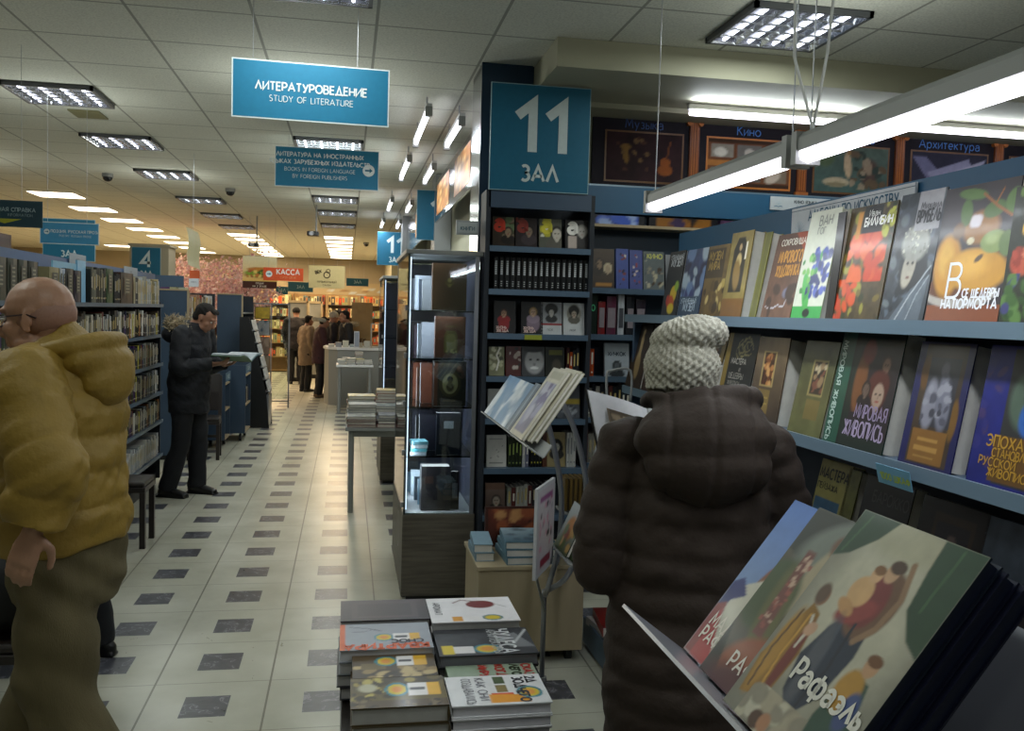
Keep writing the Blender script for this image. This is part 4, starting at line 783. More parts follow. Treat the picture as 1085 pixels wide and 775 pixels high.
# ================================================================ ART BOOK SHELF ON THE RIGHT (parallel to the aisle)
SX, SBK, SY0, SY1 = 1.35, 1.66, .7, 4.32
Z1, Z2, Z3, Z4 = 1.655, 1.305, .90, .5
def artshelf():
    t = thing('art_bookcase', 'long blue-grey bookcase of art albums on the right', 'bookcase', (1.5, 2.5, 0))
    b = MB(); b.box((SBK-.02, SY0, .1), (SBK, SY1, 1.7)); b.build('back_panel', 'shelfback', t)
    b = MB(); b.box((1.60, SY0, 1.70), (1.66, SY1-.05, 2.065)); b.build('header', 'bluetop', t)
    b = MB(); b.box((1.40, SY1-.012, .1), (SBK, SY1+.012, 1.66)); b.build('end_panel', 'blue', t)
    for z in (Z1, Z2, Z3, Z4):
        b = MB(); b.box((SX+.005, SY0, z-.022), (SBK-.02, SY1-.012, z)); b.build('shelf', 'shelf', t)
        f = MB(); f.box((SX-.004, SY0, z-.03), (SX+.005, SY1-.01, z+.006)); f.build('shelf_edge', 'rail', t)
    b = MB(); b.box((1.2, SY0, .1), (SBK, SY1, .13)); b.box((1.19, SY0, .02), (1.2, SY1, .145)); b.build('bottom_deck', 'shelf', t)
    b = MB(); b.box((1.23, SY0, 0), (SBK, SY1-.02, .1)); b.build('plinth', 'black', t)
artshelf()
# white section board on the header
def artsign():
    X = 1.594; a = at(841, 223, 'X', X); c = at(973, 192, 'X', X); y0, y1 = a.y, c.y; zt = 2.057; zb = 1.9
    t = thing('section_board', 'white section board reading art albums above the art books', 'sign', (X, (y0+y1)/2, zb)); b = MB(); b.box((X-.006, y1, zb), (X, y0, zt), 0, '#c9ced3'); b.build('board', 'sign', t)
    b = MB(); ux = Vector((0, -1, 0)); uz = Vector((0, 0, 1)); W = y0-y1
    for z in (zt-.012, ): b.poly([(X-.0068, y0, z), (X-.0068, y1, z), (X-.0068, y1, z+.002), (X-.0068, y0, z+.002)][::-1], 0, '#2a4a60')
    b.poly([(X-.0068, y1+.002, zb), (X-.0068, y1, zb), (X-.0068, y1, zt), (X-.0068, y1+.002, zt)], 0, '#2a4a60')
    s = 'АЛЬБОМЫ ПО ИСКУССТВУ'; sz = .034; text(b, s, (X-.0066, y0-W*.17, zt-.054), ux, uz, sz, '#2d5a75', .17, 'l', xs=W*.72/(textw(s)*sz))
    tree_logo(b, Vector((X-.0066, y0-W*.085, zt-.115)), ux, .09, '#3f7fa4'); b.build('lettering', 'sign', t)
artsign()
def art_book(label, bl, br, tl, z, cover, ops, texts=(), t=.03, res=40, Xb=1.375, gloss=True, spine=None, big=True, h=None, pagecol='#d6d2c8', group='art albums', maxlean=22, w=None, yo=0):
    y0 = at(*bl, 'X', Xb).y+yo; y1 = at(*br, 'X', Xb).y+yo; T = at(*tl, 'Y', y0); dx = T.x-Xb; dz = T.z-z; hh = math.hypot(dx, dz) if h is None else h
    ln = min(math.radians(maxlean), max(math.radians(4), math.atan2(dx, dz))); ww = w or (y0-y1)
    if h is None: hh = dz/math.cos(ln)
    uz = (math.sin(ln), 0, math.cos(ln)); X = frame((Xb, y0, z+.001), (0, -1, 0), uz)
    return book(label, ww, hh, t, X, cover, ops, res, spine, texts, gloss, group, big=big, pagecol=pagecol)
S = 'right bookcase top shelf'
GT = 'art albums on the top shelf'
art_book('black album with bright yellow-red bird shape, farthest left '+S, (700, 333), (716, 334), (711, 268), Z1, '#15171c', [('bg', '#181a20'), ('e', .6, .34, .2, .13, 40, '#c8a81c', .2), ('e', .5, .2, .22, .12, -20, '#b8481c', .3), ('e', .55, .12, .2, .08, 0, '#c8b020', .3), ('e', .75, .46, .12, .08, 0, '#8aa82c', .3), ('e', .3, .25, .1, .08, 0, '#a83020', .3)], (('УТРАЧЕННЫЙ', .12, .88, .018, '#c8ccd2', 'l', {}), ('МУЗЕЙ', .2, .77, .032, '#c8ccd2', 'l', {'wt': .2})), group=GT)
art_book('blue collage album with a white heading near its foot, '+S, (717, 334), (739, 335), (729, 266), Z1, '#24345c', [('bg', '#2c3c66'), ('n', 7, .5, 2), ('b', 26, 4, ['#6a84b0', '#28306a', '#a8b8c8', '#1a2248', '#4a4a8a'], .14, (0, .2, 1, 1)), ('r', 0, 0, 1, .3, '#33475e')], (('УТРАЧЕННЫЙ', .1, .2, .02, '#c0d0e0', 'l', {}), ('МУЗЕЙ', .25, .09, .03, '#c0d0e0', 'l', {'wt': .2})), group=GT)
art_book('brown and gold museum album with a dark square title, '+S, (740, 335), (762, 336), (752, 262), Z1, '#6a5428', [('bg', '#6a5228'), ('n', 6, .4, 3), ('r', .0, .55, .85, .95, '#3c2c14'), ('b', 24, 6, ['#b09850', '#3a2810', '#c8b070', '#5a4420'], .1, (0, 0, 1, .52))], (('МУЗЕИ', .12, .8, .03, '#9a7c3c', 'l', {'wt': .25}), ('МИРА', .15, .66, .03, '#9a7c3c', 'l', {'wt': .25})), group=GT)
art_book('tall gold album with a dark arched figure picture, '+S, (762, 336), (784, 337), (777, 248), Z1, '#7a6a3a', [('bg', '#8a7840'), ('n', 5, .3, 3), ('p', [(.2, .3), (.8, .3), (.8, .8), (.65, .93), (.35, .93), (.2, .8)], '#1c160e'), ('e', .5, .66, .12, .09, 0, '#c8b078', .3), ('e', .48, .5, .16, .18, 10, '#8a6c34', .3), ('e', .5, .82, .06, .04, 0, '#b89a70', .3), ('r', 0, .0, 1, .22, '#7a5428'), ('r', .74, .68, .82, .88, '#e0dcc8')], t=.045, group=GT)
art_book('closed olive-edged album standing beside the tall gold one, '+S, (793, 337), (800, 337), (812, 247), Z1, '#6a682c', [('bg', '#6a682c'), ('r', .2, 0, .8, 1, '#5a5824')], t=.04, group=GT, res=8)
art_book('brown cinema-treasures album with gold lettering, '+S, (805, 337), (836, 337), (826, 250), Z1, '#6a4a3a', [('gv', '#6a4c3c', '#4c3024'), ('n', 6, .3, 5), ('p', [(.6, 1), (1, 1), (1, .75)], '#8a3c24'), ('l', [(.1, .14), (.35, .12), (.5, .16), (.7, .14), (.75, .22)], .012, '#c0bcc4'), ('e', .72, .3, .14, .06, 0, '#6c6c80', .4), ('b', 8, 2, ['#8a6a54', '#3c2a24'], .1, (0, 0, 1, .4))], (('СОКРОВИЩА', .18, .86, .02, '#d8d0c0', 'l', {'xs': .8}), ('МИРОВОГО', .2, .66, .036, '#b8823c', 'l', {'wt': .24, 'xs': .8}), ('ХУДОЖНИКА', .2, .5, .036, '#b8823c', 'l', {'wt': .24, 'xs': .7})), group=GT)
art_book('white album with blue irises and a green foot, '+S, (837, 337), (868, 338), (861, 226), Z1, '#b8bca0', [('bg', '#c4c6b4'), ('r', 0, 0, 1, .12, '#3c9a4c'), ('e', .35, .25, .12, .2, 20, '#4aa04c', .2), ('e', .5, .4, .08, .25, -20, '#3a8844', .2), ('b', 40, 8, ['#2c3a7c', '#3c4c94', '#202c60', '#4c5ca8'], .075, (.35, .2, 1, .65)), ('b', 14, 3, ['#6aa850', '#3c7c40'], .06, (.05, .25, .5, .6)), ('r', .5, .35, 1, .2, '#c8c890'), ('e', .5, .06, .12, .04, 0, '#1c2420', .2)], (('ВАН', .35, .86, .03, '#8a8c84', 'l', {}), ('ГОГ', .35, .78, .02, '#8a8c84', 'l', {})), group=GT, res=50)
art_book('dark album mostly hidden between the irises and the orange album, '+S, (874, 338), (882, 338), (889, 226), Z1, '#1c1a1a', [('bg', '#1c1a1a')], t=.03, group=GT, res=6)
art_book('album with orange-red leaf pattern and black title block, '+S, (881, 338), (929, 339), (903, 222), Z1, '#4a3a20', [('bg', '#473a22'), ('n', 9, .5, 5), ('b', 70, 11, ['#2c3018', '#6a5a24', '#8a8434', '#3a2c18'], .06, (0, 0, 1, 1)), ('b', 30, 13, ['#c04a20', '#b83c1c', '#cc5c2c'], .1, (.12, .35, .9, .75)), ('b', 16, 17, ['#c04a20', '#b03a1c'], .07, (.0, .0, .45, .35)), ('p', [(.2, .95), (.3, .95), (.28, .72), (.2, .72)], '#b87c30'), ('b', 10, 5, ['#a8a83c', '#8a8c2c'], .06, (.7, .7, 1, .95)), ('r', .33, .76, .72, .99, '#141414')], (('Иван', .44, .9, .018, '#c8c8c0', 'l', {}), ('БИЛИБИН', .37, .82, .022, '#e0e0d8', 'l', {'wt': .22, 'xs': .8})), group=GT, res=54)
art_book('grey-blue album with a veiled woman portrait, '+S, (931, 339), (977, 340), (957, 208), Z1, '#2a2e34', [('bg', '#30353c'), ('n', 8, .5, 9), ('b', 60, 4, ['#222830', '#4a5460', '#5c6468', '#1a1e24'], .08, (0, 0, 1, 1)), ('e', .55, .42, .3, .2, -10, '#14161a', .2), ('e', .47, .42, .14, .16, -8, '#a09888', .2), ('e', .52, .6, .3, .14, -10, '#8a8a80', .25), ('b', 50, 9, ['#a8a898', '#6c6c64', '#c0bcac'], .02, (.25, .52, .85, .74)), ('e', .43, .45, .03, .012, 0, '#2a2420', .4), ('e', .54, .45, .03, .012, 0, '#2a2420', .4), ('e', .48, .34, .04, .012, 0, '#6a4a44', .4), ('p', [(.2, 0), (.6, .25), (.95, .35), (.9, .0)], '#5c6670', .7), ('l', [(.35, 0), (.6, .2), (.95, .42)], .015, '#9aa0a4'), ('l', [(.6, 0), (.75, .2), (.95, .35)], .012, '#8a9298'), ('r', .42, .7, .95, 1, '#9a989c'), ('n', 12, .15, 2)], (('Михаил', .5, .86, .018, '#4a484c', 'l', {}), ('ВРУБЕЛЬ', .46, .76, .03, '#26262a', 'l', {'wt': .24, 'xs': .72})), group=GT, res=54)
still = [('bg', '#332c30'), ('n', 3, .3, 2), ('r', 0, 0, 1, .13, '#7a4024'), ('e', .42, .22, .5, .11, 0, '#a8a098', .1), ('e', .42, .26, .48, .09, 0, '#5a3420', .1), ('e', .2, .42, .19, .23, 10, '#b8822c', .25), ('e', .17, .47, .11, .13, 10, '#cc9c3c', .6), ('e', .58, .68, .24, .12, 0, '#8a5c24', .3), ('e', .6, .38, .42, .15, -4, '#b88428', .2), ('e', .52, .42, .22, .09, 0, '#d09c3c', .8), ('e', .62, .46, .06, .02, 30, '#4a3418', .4),
 ('e', .78, .57, .17, .08, 0, '#7c8c50', .15), ('e', .75, .59, .08, .035, 0, '#98a46c', .8), ('e', .95, .55, .1, .09, 20, '#5c7040', .2), ('e', .4, .93, .2, .04, -8, '#4f6a34', .2), ('e', .35, .8, .08, .1, 10, '#48622e', .2), ('e', .72, .8, .14, .06, 10, '#48602e', .2), ('e', .95, .84, .1, .09, -20, '#526c38', .2), ('l', [(.55, .92), (.75, .82), (.95, .74)], .014, '#8a5428'), ('l', [(.72, .83), (.8, .94)], .01, '#8a5428'), ('e', .5, .73, .085, .04, 20, '#c8c0c4', .4), ('e', .5, .73, .05, .06, 60, '#c8c0c4', .4), ('e', .47, .59, .05, .025, 0, '#c8bc98', .3), ('e', .28, .67, .08, .06, 0, '#6a4a24', .4)]
NT = (('В', .26, .185, .08, '#dcdce0', 'l', {'wt': .09}), ('СЕ ШЕДЕВРЫ', .49, .185, .019, '#e0e0e4', 'l', {'wt': .22}), ('НАТЮРМОРТА', .22, .105, .022, '#e0e0e4', 'l', {'wt': .22}))
art_book('large still-life album with yellow pears in a bowl, '+S, (979, 340), (1056, 342), (1004, 202), Z1, '#2c2628', still, NT, group=GT, res=74)
art_book('still-life album with red blossom and green leaves, rightmost '+S, (1057, 342), (1125, 344), (1078, 199), Z1, '#20261a', [('bg', '#26281e'), ('n', 5, .4, 7), ('e', .25, .45, .18, .1, 0, '#b05038', .25), ('b', 22, 5, ['#a84430', '#c06a50', '#8a3424'], .05, (.08, .38, .42, .55)), ('b', 40, 9, ['#3c5a2c', '#54743c', '#2c4422', '#3c3c6a'], .08, (0, .0, 1, .36)), ('b', 16, 10, ['#5a7438', '#3c5228', '#c89a3c'], .09, (.1, .6, 1, 1))], group=GT, res=44)
S = 'right bookcase second shelf'; GS = 'art albums on the second shelf'
art_book('dark brown album with a tall pale statue, farthest left '+S, (662, 408), (677, 414), (678, 342), Z2, '#2c211a', [('bg', '#2e2219'), ('n', 5, .4, 2), ('e', .5, .35, .17, .22, 8, '#8a7450', .25), ('e', .5, .65, .09, .2, 4, '#a08a64', .25), ('e', .52, .86, .06, .04, 0, '#a08a64', .3)], group=GS, res=30)
art_book('dark reddish album partly behind the knitted hat, '+S, (679, 415), (697, 420), (694, 345), Z2, '#33201a', [('bg', '#38231b'), ('n', 5, .4, 3), ('e', .5, .5, .25, .2, 0, '#5c4430', .4)], group=GS, res=16)
art_book('brown album with a round medallion behind the knitted hat, '+S, (730, 425), (752, 430), (750, 353), Z2, '#5a4a2c', [('bg', '#6a5830'), ('e', .5, .75, .35, .2, 0, '#2a2018', .1), ('e', .5, .78, .2, .12, 0, '#6a4a34', .3)], group=GS, res=20)
art_book('black album with gold scrollwork reading masters and masterpieces, '+S, (757, 433), (788, 442), (774, 353), Z2, '#141310', [('bg', '#151410'), ('r', 0, 0, .14, 1, '#7a6428')]+[('l', arc(.6+.12*math.cos(k), .82+.05*math.sin(k*1.7), .14, .09, 0, 320, 9), .009, '#7d744c') for k in range(6)], (('МАСТЕРА', .25, .62, .02, '#a8a49a', 'l', {'xs': .75}), ('И', .55, .53, .014, '#a8a49a', 'l', {}), ('ШЕДЕВРЫ', .25, .44, .02, '#8a867c', 'l', {'xs': .75}), ('ЖИВОПИСИ', .25, .36, .014, '#8a867c', 'l', {'xs': .75})), group=GS, res=44)
art_book('thick brown album with a framed gold relief picture, '+S, (791, 442), (822, 451), (806, 357), Z2, '#4a3c2c', [('gv', '#3c3028', '#6a5840'), ('n', 4, .25, 3), ('r', .24, .42, .66, .84, '#a08a58'), ('r', .28, .44, .62, .82, '#3a2216'), ('b', 40, 3, ['#a8703c', '#6a3c20', '#c09058', '#4a2818'], .05, (.28, .45, .62, .81)), ('r', .25, .12, .62, .38, '#7a6438'), ('r', .3, .22, .58, .24, '#a08848'), ('r', .3, .28, .58, .3, '#a08848')], t=.1, group=GS, res=44, spine='#3a2c20')
art_book('green-gold album with a small figure picture, '+S, (834, 456), (868, 466), (856, 361), Z2, '#4a4a28', [('gv', '#5a5a34', '#3c3c24'), ('n', 4, .3, 8), ('r', .35, .42, .8, .8, '#8a7c4c'), ('r', .39, .44, .76, .78, '#2a2018'), ('b', 20, 3, ['#8a7050', '#6a4030', '#b0a080'], .05, (.4, .45, .75, .76)), ('r', .38, .16, .78, .38, '#6a5c30')], t=.05, group=GS, res=36)
art_book('dark green world painting album with vertical lettering on edge strip, '+S, (871, 466), (947, 492), (896, 350), Z2, '#123028', [('bg', '#14201a'), ('r', 0, 0, .24, 1, '#1c4a3a'), ('r', .24, 0, .27, 1, '#0c1612'), ('n', 3, .15, 2), ('r', .36, .1, 1, .87, '#20161a'), ('e', .44, .55, .1, .26, 0, '#6a4020', .3), ('e', .5, .82, .1, .1, 0, '#6a2420', .4), ('face', .8, .72, .07, '#7a5c4c', '#2a1814', '#1c1214'), ('e', .74, .55, .16, .13, 0, '#4a2018', .2), ('face', .76, .47, .11, '#98806e', '#4a2018', '#2a1418'), ('face', .56, .5, .06, '#5c4a40', '#201410', '#1c1214'), ('r', .36, .1, 1, .3, '#20181c', )], (('МИРОВАЯ ЖИВОПИСЬ', .045, .9, .03, '#a8bcb4', 'l', {'vert': 1, 'wt': .2}), ('МИРОВАЯ', .46, .26, .036, '#8a7c98', 'l', {}), ('ЖИВОПИСЬ', .33, .1, .042, '#9a8ca8', 'l', {})), t=.06, group=GS, res=60, w=.3)
art_book('dark blue album with white-robed figures and gold frame, '+S, (951, 487), (1006, 509), (978, 362), Z2, '#141a50', [('bg', '#16184a'), ('r', .14, .02, .88, .98, '#3a2c20'), ('n', 3, .2, 2), ('e', .2, .75, .09, .14, 0, '#5a3c18', .3), ('e', .86, .4, .07, .16, 0, '#6a4a1c', .3), ('r', .25, .32, .8, .88, '#2c2c34'), ('e', .38, .5, .13, .2, 0, '#7d7c88', .3), ('e', .62, .52, .13, .22, 8, '#6c6c7a', .3), ('e', .55, .78, .07, .06, 0, '#565462', .4), ('b', 20, 6, ['#8a8a94', '#4c4c58', '#3a3a44'], .05, (.26, .34, .78, .75)), ('r', .18, .03, .8, .3, '#7a5424'), ('r', .3, .2, .66, .23, '#a0783c'), ('r', .25, .13, .7, .16, '#a0783c'), ('r', .28, .07, .64, .09, '#94703a')], t=.045, group=GS, res=50)
art_book('blue album with gold lettering on the rise of Russian painting, '+S, (1023, 512), (1100, 542), (1052, 366), Z2, '#161c68', [('bg', '#181e68'), ('n', 4, .3, 3), ('r', .36, .02, 1, .98, '#2c2c2c'), ('e', .6, .62, .2, .2, 0, '#4a5a4c', .3), ('e', .68, .5, .12, .12, 0, '#2c5aa0', .3), ('r', .3, .03, 1, .36, '#5a3e1c'), ('b', 14, 9, ['#26266a', '#3a2c5c'], .06, (.0, .1, .28, .9))], (('ЭПОХА', .2, .28, .024, '#a8802c', 'l', {}), ('СТАНОВЛЕНИЯ', .3, .21, .018, '#a8802c', 'l', {}), ('РУССКОЙ', .14, .14, .018, '#a8802c', 'l', {}), ('ЖИВОПИСИ', .28, .07, .018, '#a8802c', 'l', {})), t=.05, group=GS, res=50)
S = 'right bookcase third shelf'; GU = 'art albums on the third shelf'
def low_book(lb, y0, w, h, c, ops, texts=(), t=.04, z=Z3, ln=12, res=36):
    X = frame((1.375, y0, z+.001), (0, -1, 0), (math.sin(math.radians(ln)), 0, math.cos(math.radians(ln)))); return book(lb, w, h, t, X, c, ops, res, None, texts, True, GU, big=True)
ya = lambda p: at(p[0], p[1], 'X', 1.42).y
low_book('pale yellow album with blue picture, leftmost '+S, ya((864, 490)), .17, .34, '#6a6434', [('bg', '#77703c'), ('r', .05, .05, .85, .66, '#2c4a64'), ('n', 4, .3, 3)], (('МАСТЕРА', .05, .84, .03, '#1c1c10', 'l', {'xs': .8, 'wt': .2}), ('ПЕЙЗАЖА', .05, .74, .018, '#1c1c10', 'l', {})))
low_book('narrow olive album right of the pale yellow one, '+S, ya((893, 500)), .06, .335, '#4a4a20', [('bg', '#4f4e22'), ('n', 4, .3, 3)])
low_book('nearly black album with faint title and a gilt portrait, '+S, ya((912, 500)), .215, .335, '#0e0c0e', [('bg', '#100d0f'), ('r', .3, .1, .8, .66, '#3c2810'), ('r', .36, .14, .74, .62, '#140e10'), ('e', .55, .5, .1, .08, 0, '#5a3424', .4)], (('БАРОККО', .22, .8, .03, '#3a3638', 'l', {}),))
low_book('dark brown album with a seated figure in a gilt frame, '+S, ya((972, 515)), .24, .33, '#17100f', [('bg', '#191213'), ('r', .25, .05, .85, .9, '#33231a'), ('r', .3, .1, .8, .85, '#1f1a22'), ('e', .55, .4, .17, .28, 0, '#3c3038', .3), ('e', .55, .72, .07, .05, 0, '#5a4a48', .3)])
low_book('blue-grey album with sketchy pattern and gilt picture, '+S, ya((1040, 530)), .26, .33, '#353c4a', [('bg', '#3a4250'), ('n', 9, .4, 5), ('r', .3, .0, 1, .55, '#4a3018'), ('r', .38, .05, .95, .48, '#161214'), ('e', .6, .25, .15, .1, 0, '#8a8074', .3)])
yy = 2.3; pal = [('#141c4c', 'navy'), ('#16246a', 'blue'), ('#101014', 'black'), ('#1c2a5c', 'navy')]
spine_row((1.375, 2.35, Z4+.001), (0, -1, 0), 1, 1.4, pal, (.28, .31), lambda i, n, c: '%s album spine, %s from the far end of the fourth shelf' % (c, ORD[i]), 'album spines on the fourth shelf', 5, (.03, .045), leanp=0, titlecol='#6a7290')
b = MB()
for i, (lb, y, c, t_) in enumerate([('white paperback lying on the bottom deck of the right bookcase', 4.0, '#c0bcb8', .035), ('red paperback lying on the white one at the bookcase foot', 3.98, '#8a1c18', .04)]):
    z = .131+i*.036; mb = MB(); X = Matrix.Translation((1.305, y+.12, z)) @ Matrix.Rotation(math.radians(8-14*i), 4, 'Z'); mb.box((-.1, -.14, 0), (.1, .14, t_), 0, '#c8c4bc', X); mb.box((-.102, -.142, t_), (.102, .142, t_+.003), 0, c, X); mb.box((-.102, -.142, 0), (-.099, .142, t_), 0, c, X); mb.build('book', 'gloss', label=lb, cat='book')
t = thing('shelf_price_label', 'blue shelf label with yellow lettering on the second shelf edge', 'label', (1.34, 1.88, Z2-.02)); a = at(950, 505, 'X', 1.34); b = MB(); X = frame((1.335, a.y+.065, Z2-.055), (0, -1, 0), (-.25, 0, 1)); b.box((0, -.001, 0), (.14, .001, .05), 0, '#6a9ab4', X); b.build('card', 'sign', t)
b = MB(); text(b, '1000 ШКАФ', X @ Vector((.015, -.0015, .014)), (0, -1, 0), X.to_3x3() @ Vector((0, 0, 1)), .0165, '#a8b82c', .2); b.build('lettering', 'sign', t)
# ---------------------------------------------------------------- hanging twin lamp over the art shelf
LXp = 1.08
def batten(label, y0, y1, X=1.08):
    z = at(700, 214, 'X', X).z; t = thing('hanging_lamp', label, 'lamp', (X, (y0+y1)/2, z), 0, 'hanging lamps over the art shelf')
    b = MB(); pr = [(-.028, .0), (-.028, .03), (-.014, .045), (.014, .045), (.028, .03), (.028, .0)]; b.rings([[(X+x, y, z+zz) for x, zz in pr] for y in (y0, y1)]); b.build('housing', 'greypaint', t)
    b = MB(); b.rings([[(X+x, y, z+zz) for x, zz in [(-.024, -.001), (-.02, -.02), (0, -.028), (.02, -.02), (.024, -.001)]] for y in (y0+.012, y1-.012)]); b.build('light_tube', 'lamp', t)
    for y in (y0, y1):
        b = MB(); b.cbox((X, y, z+.008), (.064, .025, .078)); b.build('end_cap', 'greypaint', t)
    b = MB()
    for y in (y0+.02, y1-.02): b.tube([(X, y, z+.045), (X, y, CH)], .0018, n=5)
    b.build('hanging_wire', 'wire', t); return z
Y0 = at(692, 215, 'X', 1.08).y; Y1 = at(843, 164, 'X', 1.08).y
zz = batten('hanging lamp tube farther from the camera over the art shelf', Y1, Y0); batten('hanging lamp tube nearer the camera over the art shelf', Y1-1.5, Y1-.05)
b = MB(); p = [(1.08, Y1-.02, CH), (1.07, Y1-.03, 2.6), (1.03, Y1-.06, 2.42), (1.04, Y1-.05, 2.28), (1.08, Y1-.08, zz+.05)]; b.tube(p, .004, n=6); p = [(1.09, Y1-.02, CH), (1.09, Y1-.02, 2.6), (1.14, Y1-.04, 2.44), (1.13, Y1-.04, 2.3), (1.09, Y1-.06, zz+.05)]; b.tube(p, .004, n=6); b.build('lamp_cable', 'white', label='pair of slack white cables feeding the hanging lamps', cat='cable')
area('hanging_glow', (1.08, (Y0+Y1)/2, zz-.04), .05, Y0-Y1, 6, COOL); area('hanging_glow', (1.08, Y1-.78, zz-.04), .05, 1.4, 6.5, COOL)
for (xa, xb, lb) in ((at(730, 112, 'Y', 5.2).x, at(899, 128, 'Y', 5.2).x, 'fluorescent batten under the soffit above the cinema poster'), (at(905, 128, 'Y', 5.2).x, at(1085, 137, 'Y', 5.2).x+.6, 'fluorescent batten under the soffit above the architecture poster')):
    z = 2.875; t = thing('fluorescent_batten', lb, 'lamp', ((xa+xb)/2, 5.2, z)); b = MB(); b.box((xa, 5.19, z+.02), (xb, 5.23, z+.05)); b.build('housing', 'white', t)
    b = MB(); b.tube([(xa+.01, 5.205, z), (xb-.01, 5.205, z)], .018, n=10); b.build('tube', 'lamp', t, smooth=True)
    b = MB(); b.box((xa+.1, 5.2, z+.05), (xa+.14, 5.22, 2.93)); b.box((xb-.14, 5.2, z+.05), (xb-.1, 5.22, 2.93)); b.build('bracket', 'white', t)
    area('batten_glow', ((xa+xb)/2, 5.17, z), xb-xa, .05, 1.4, COOL, rot=(math.radians(35), 0, 0)); area('batten_up', ((xa+xb)/2, 5.12, z+.02), xb-xa, .03, 5, COOL, rot=(math.radians(-130), 0, 0))
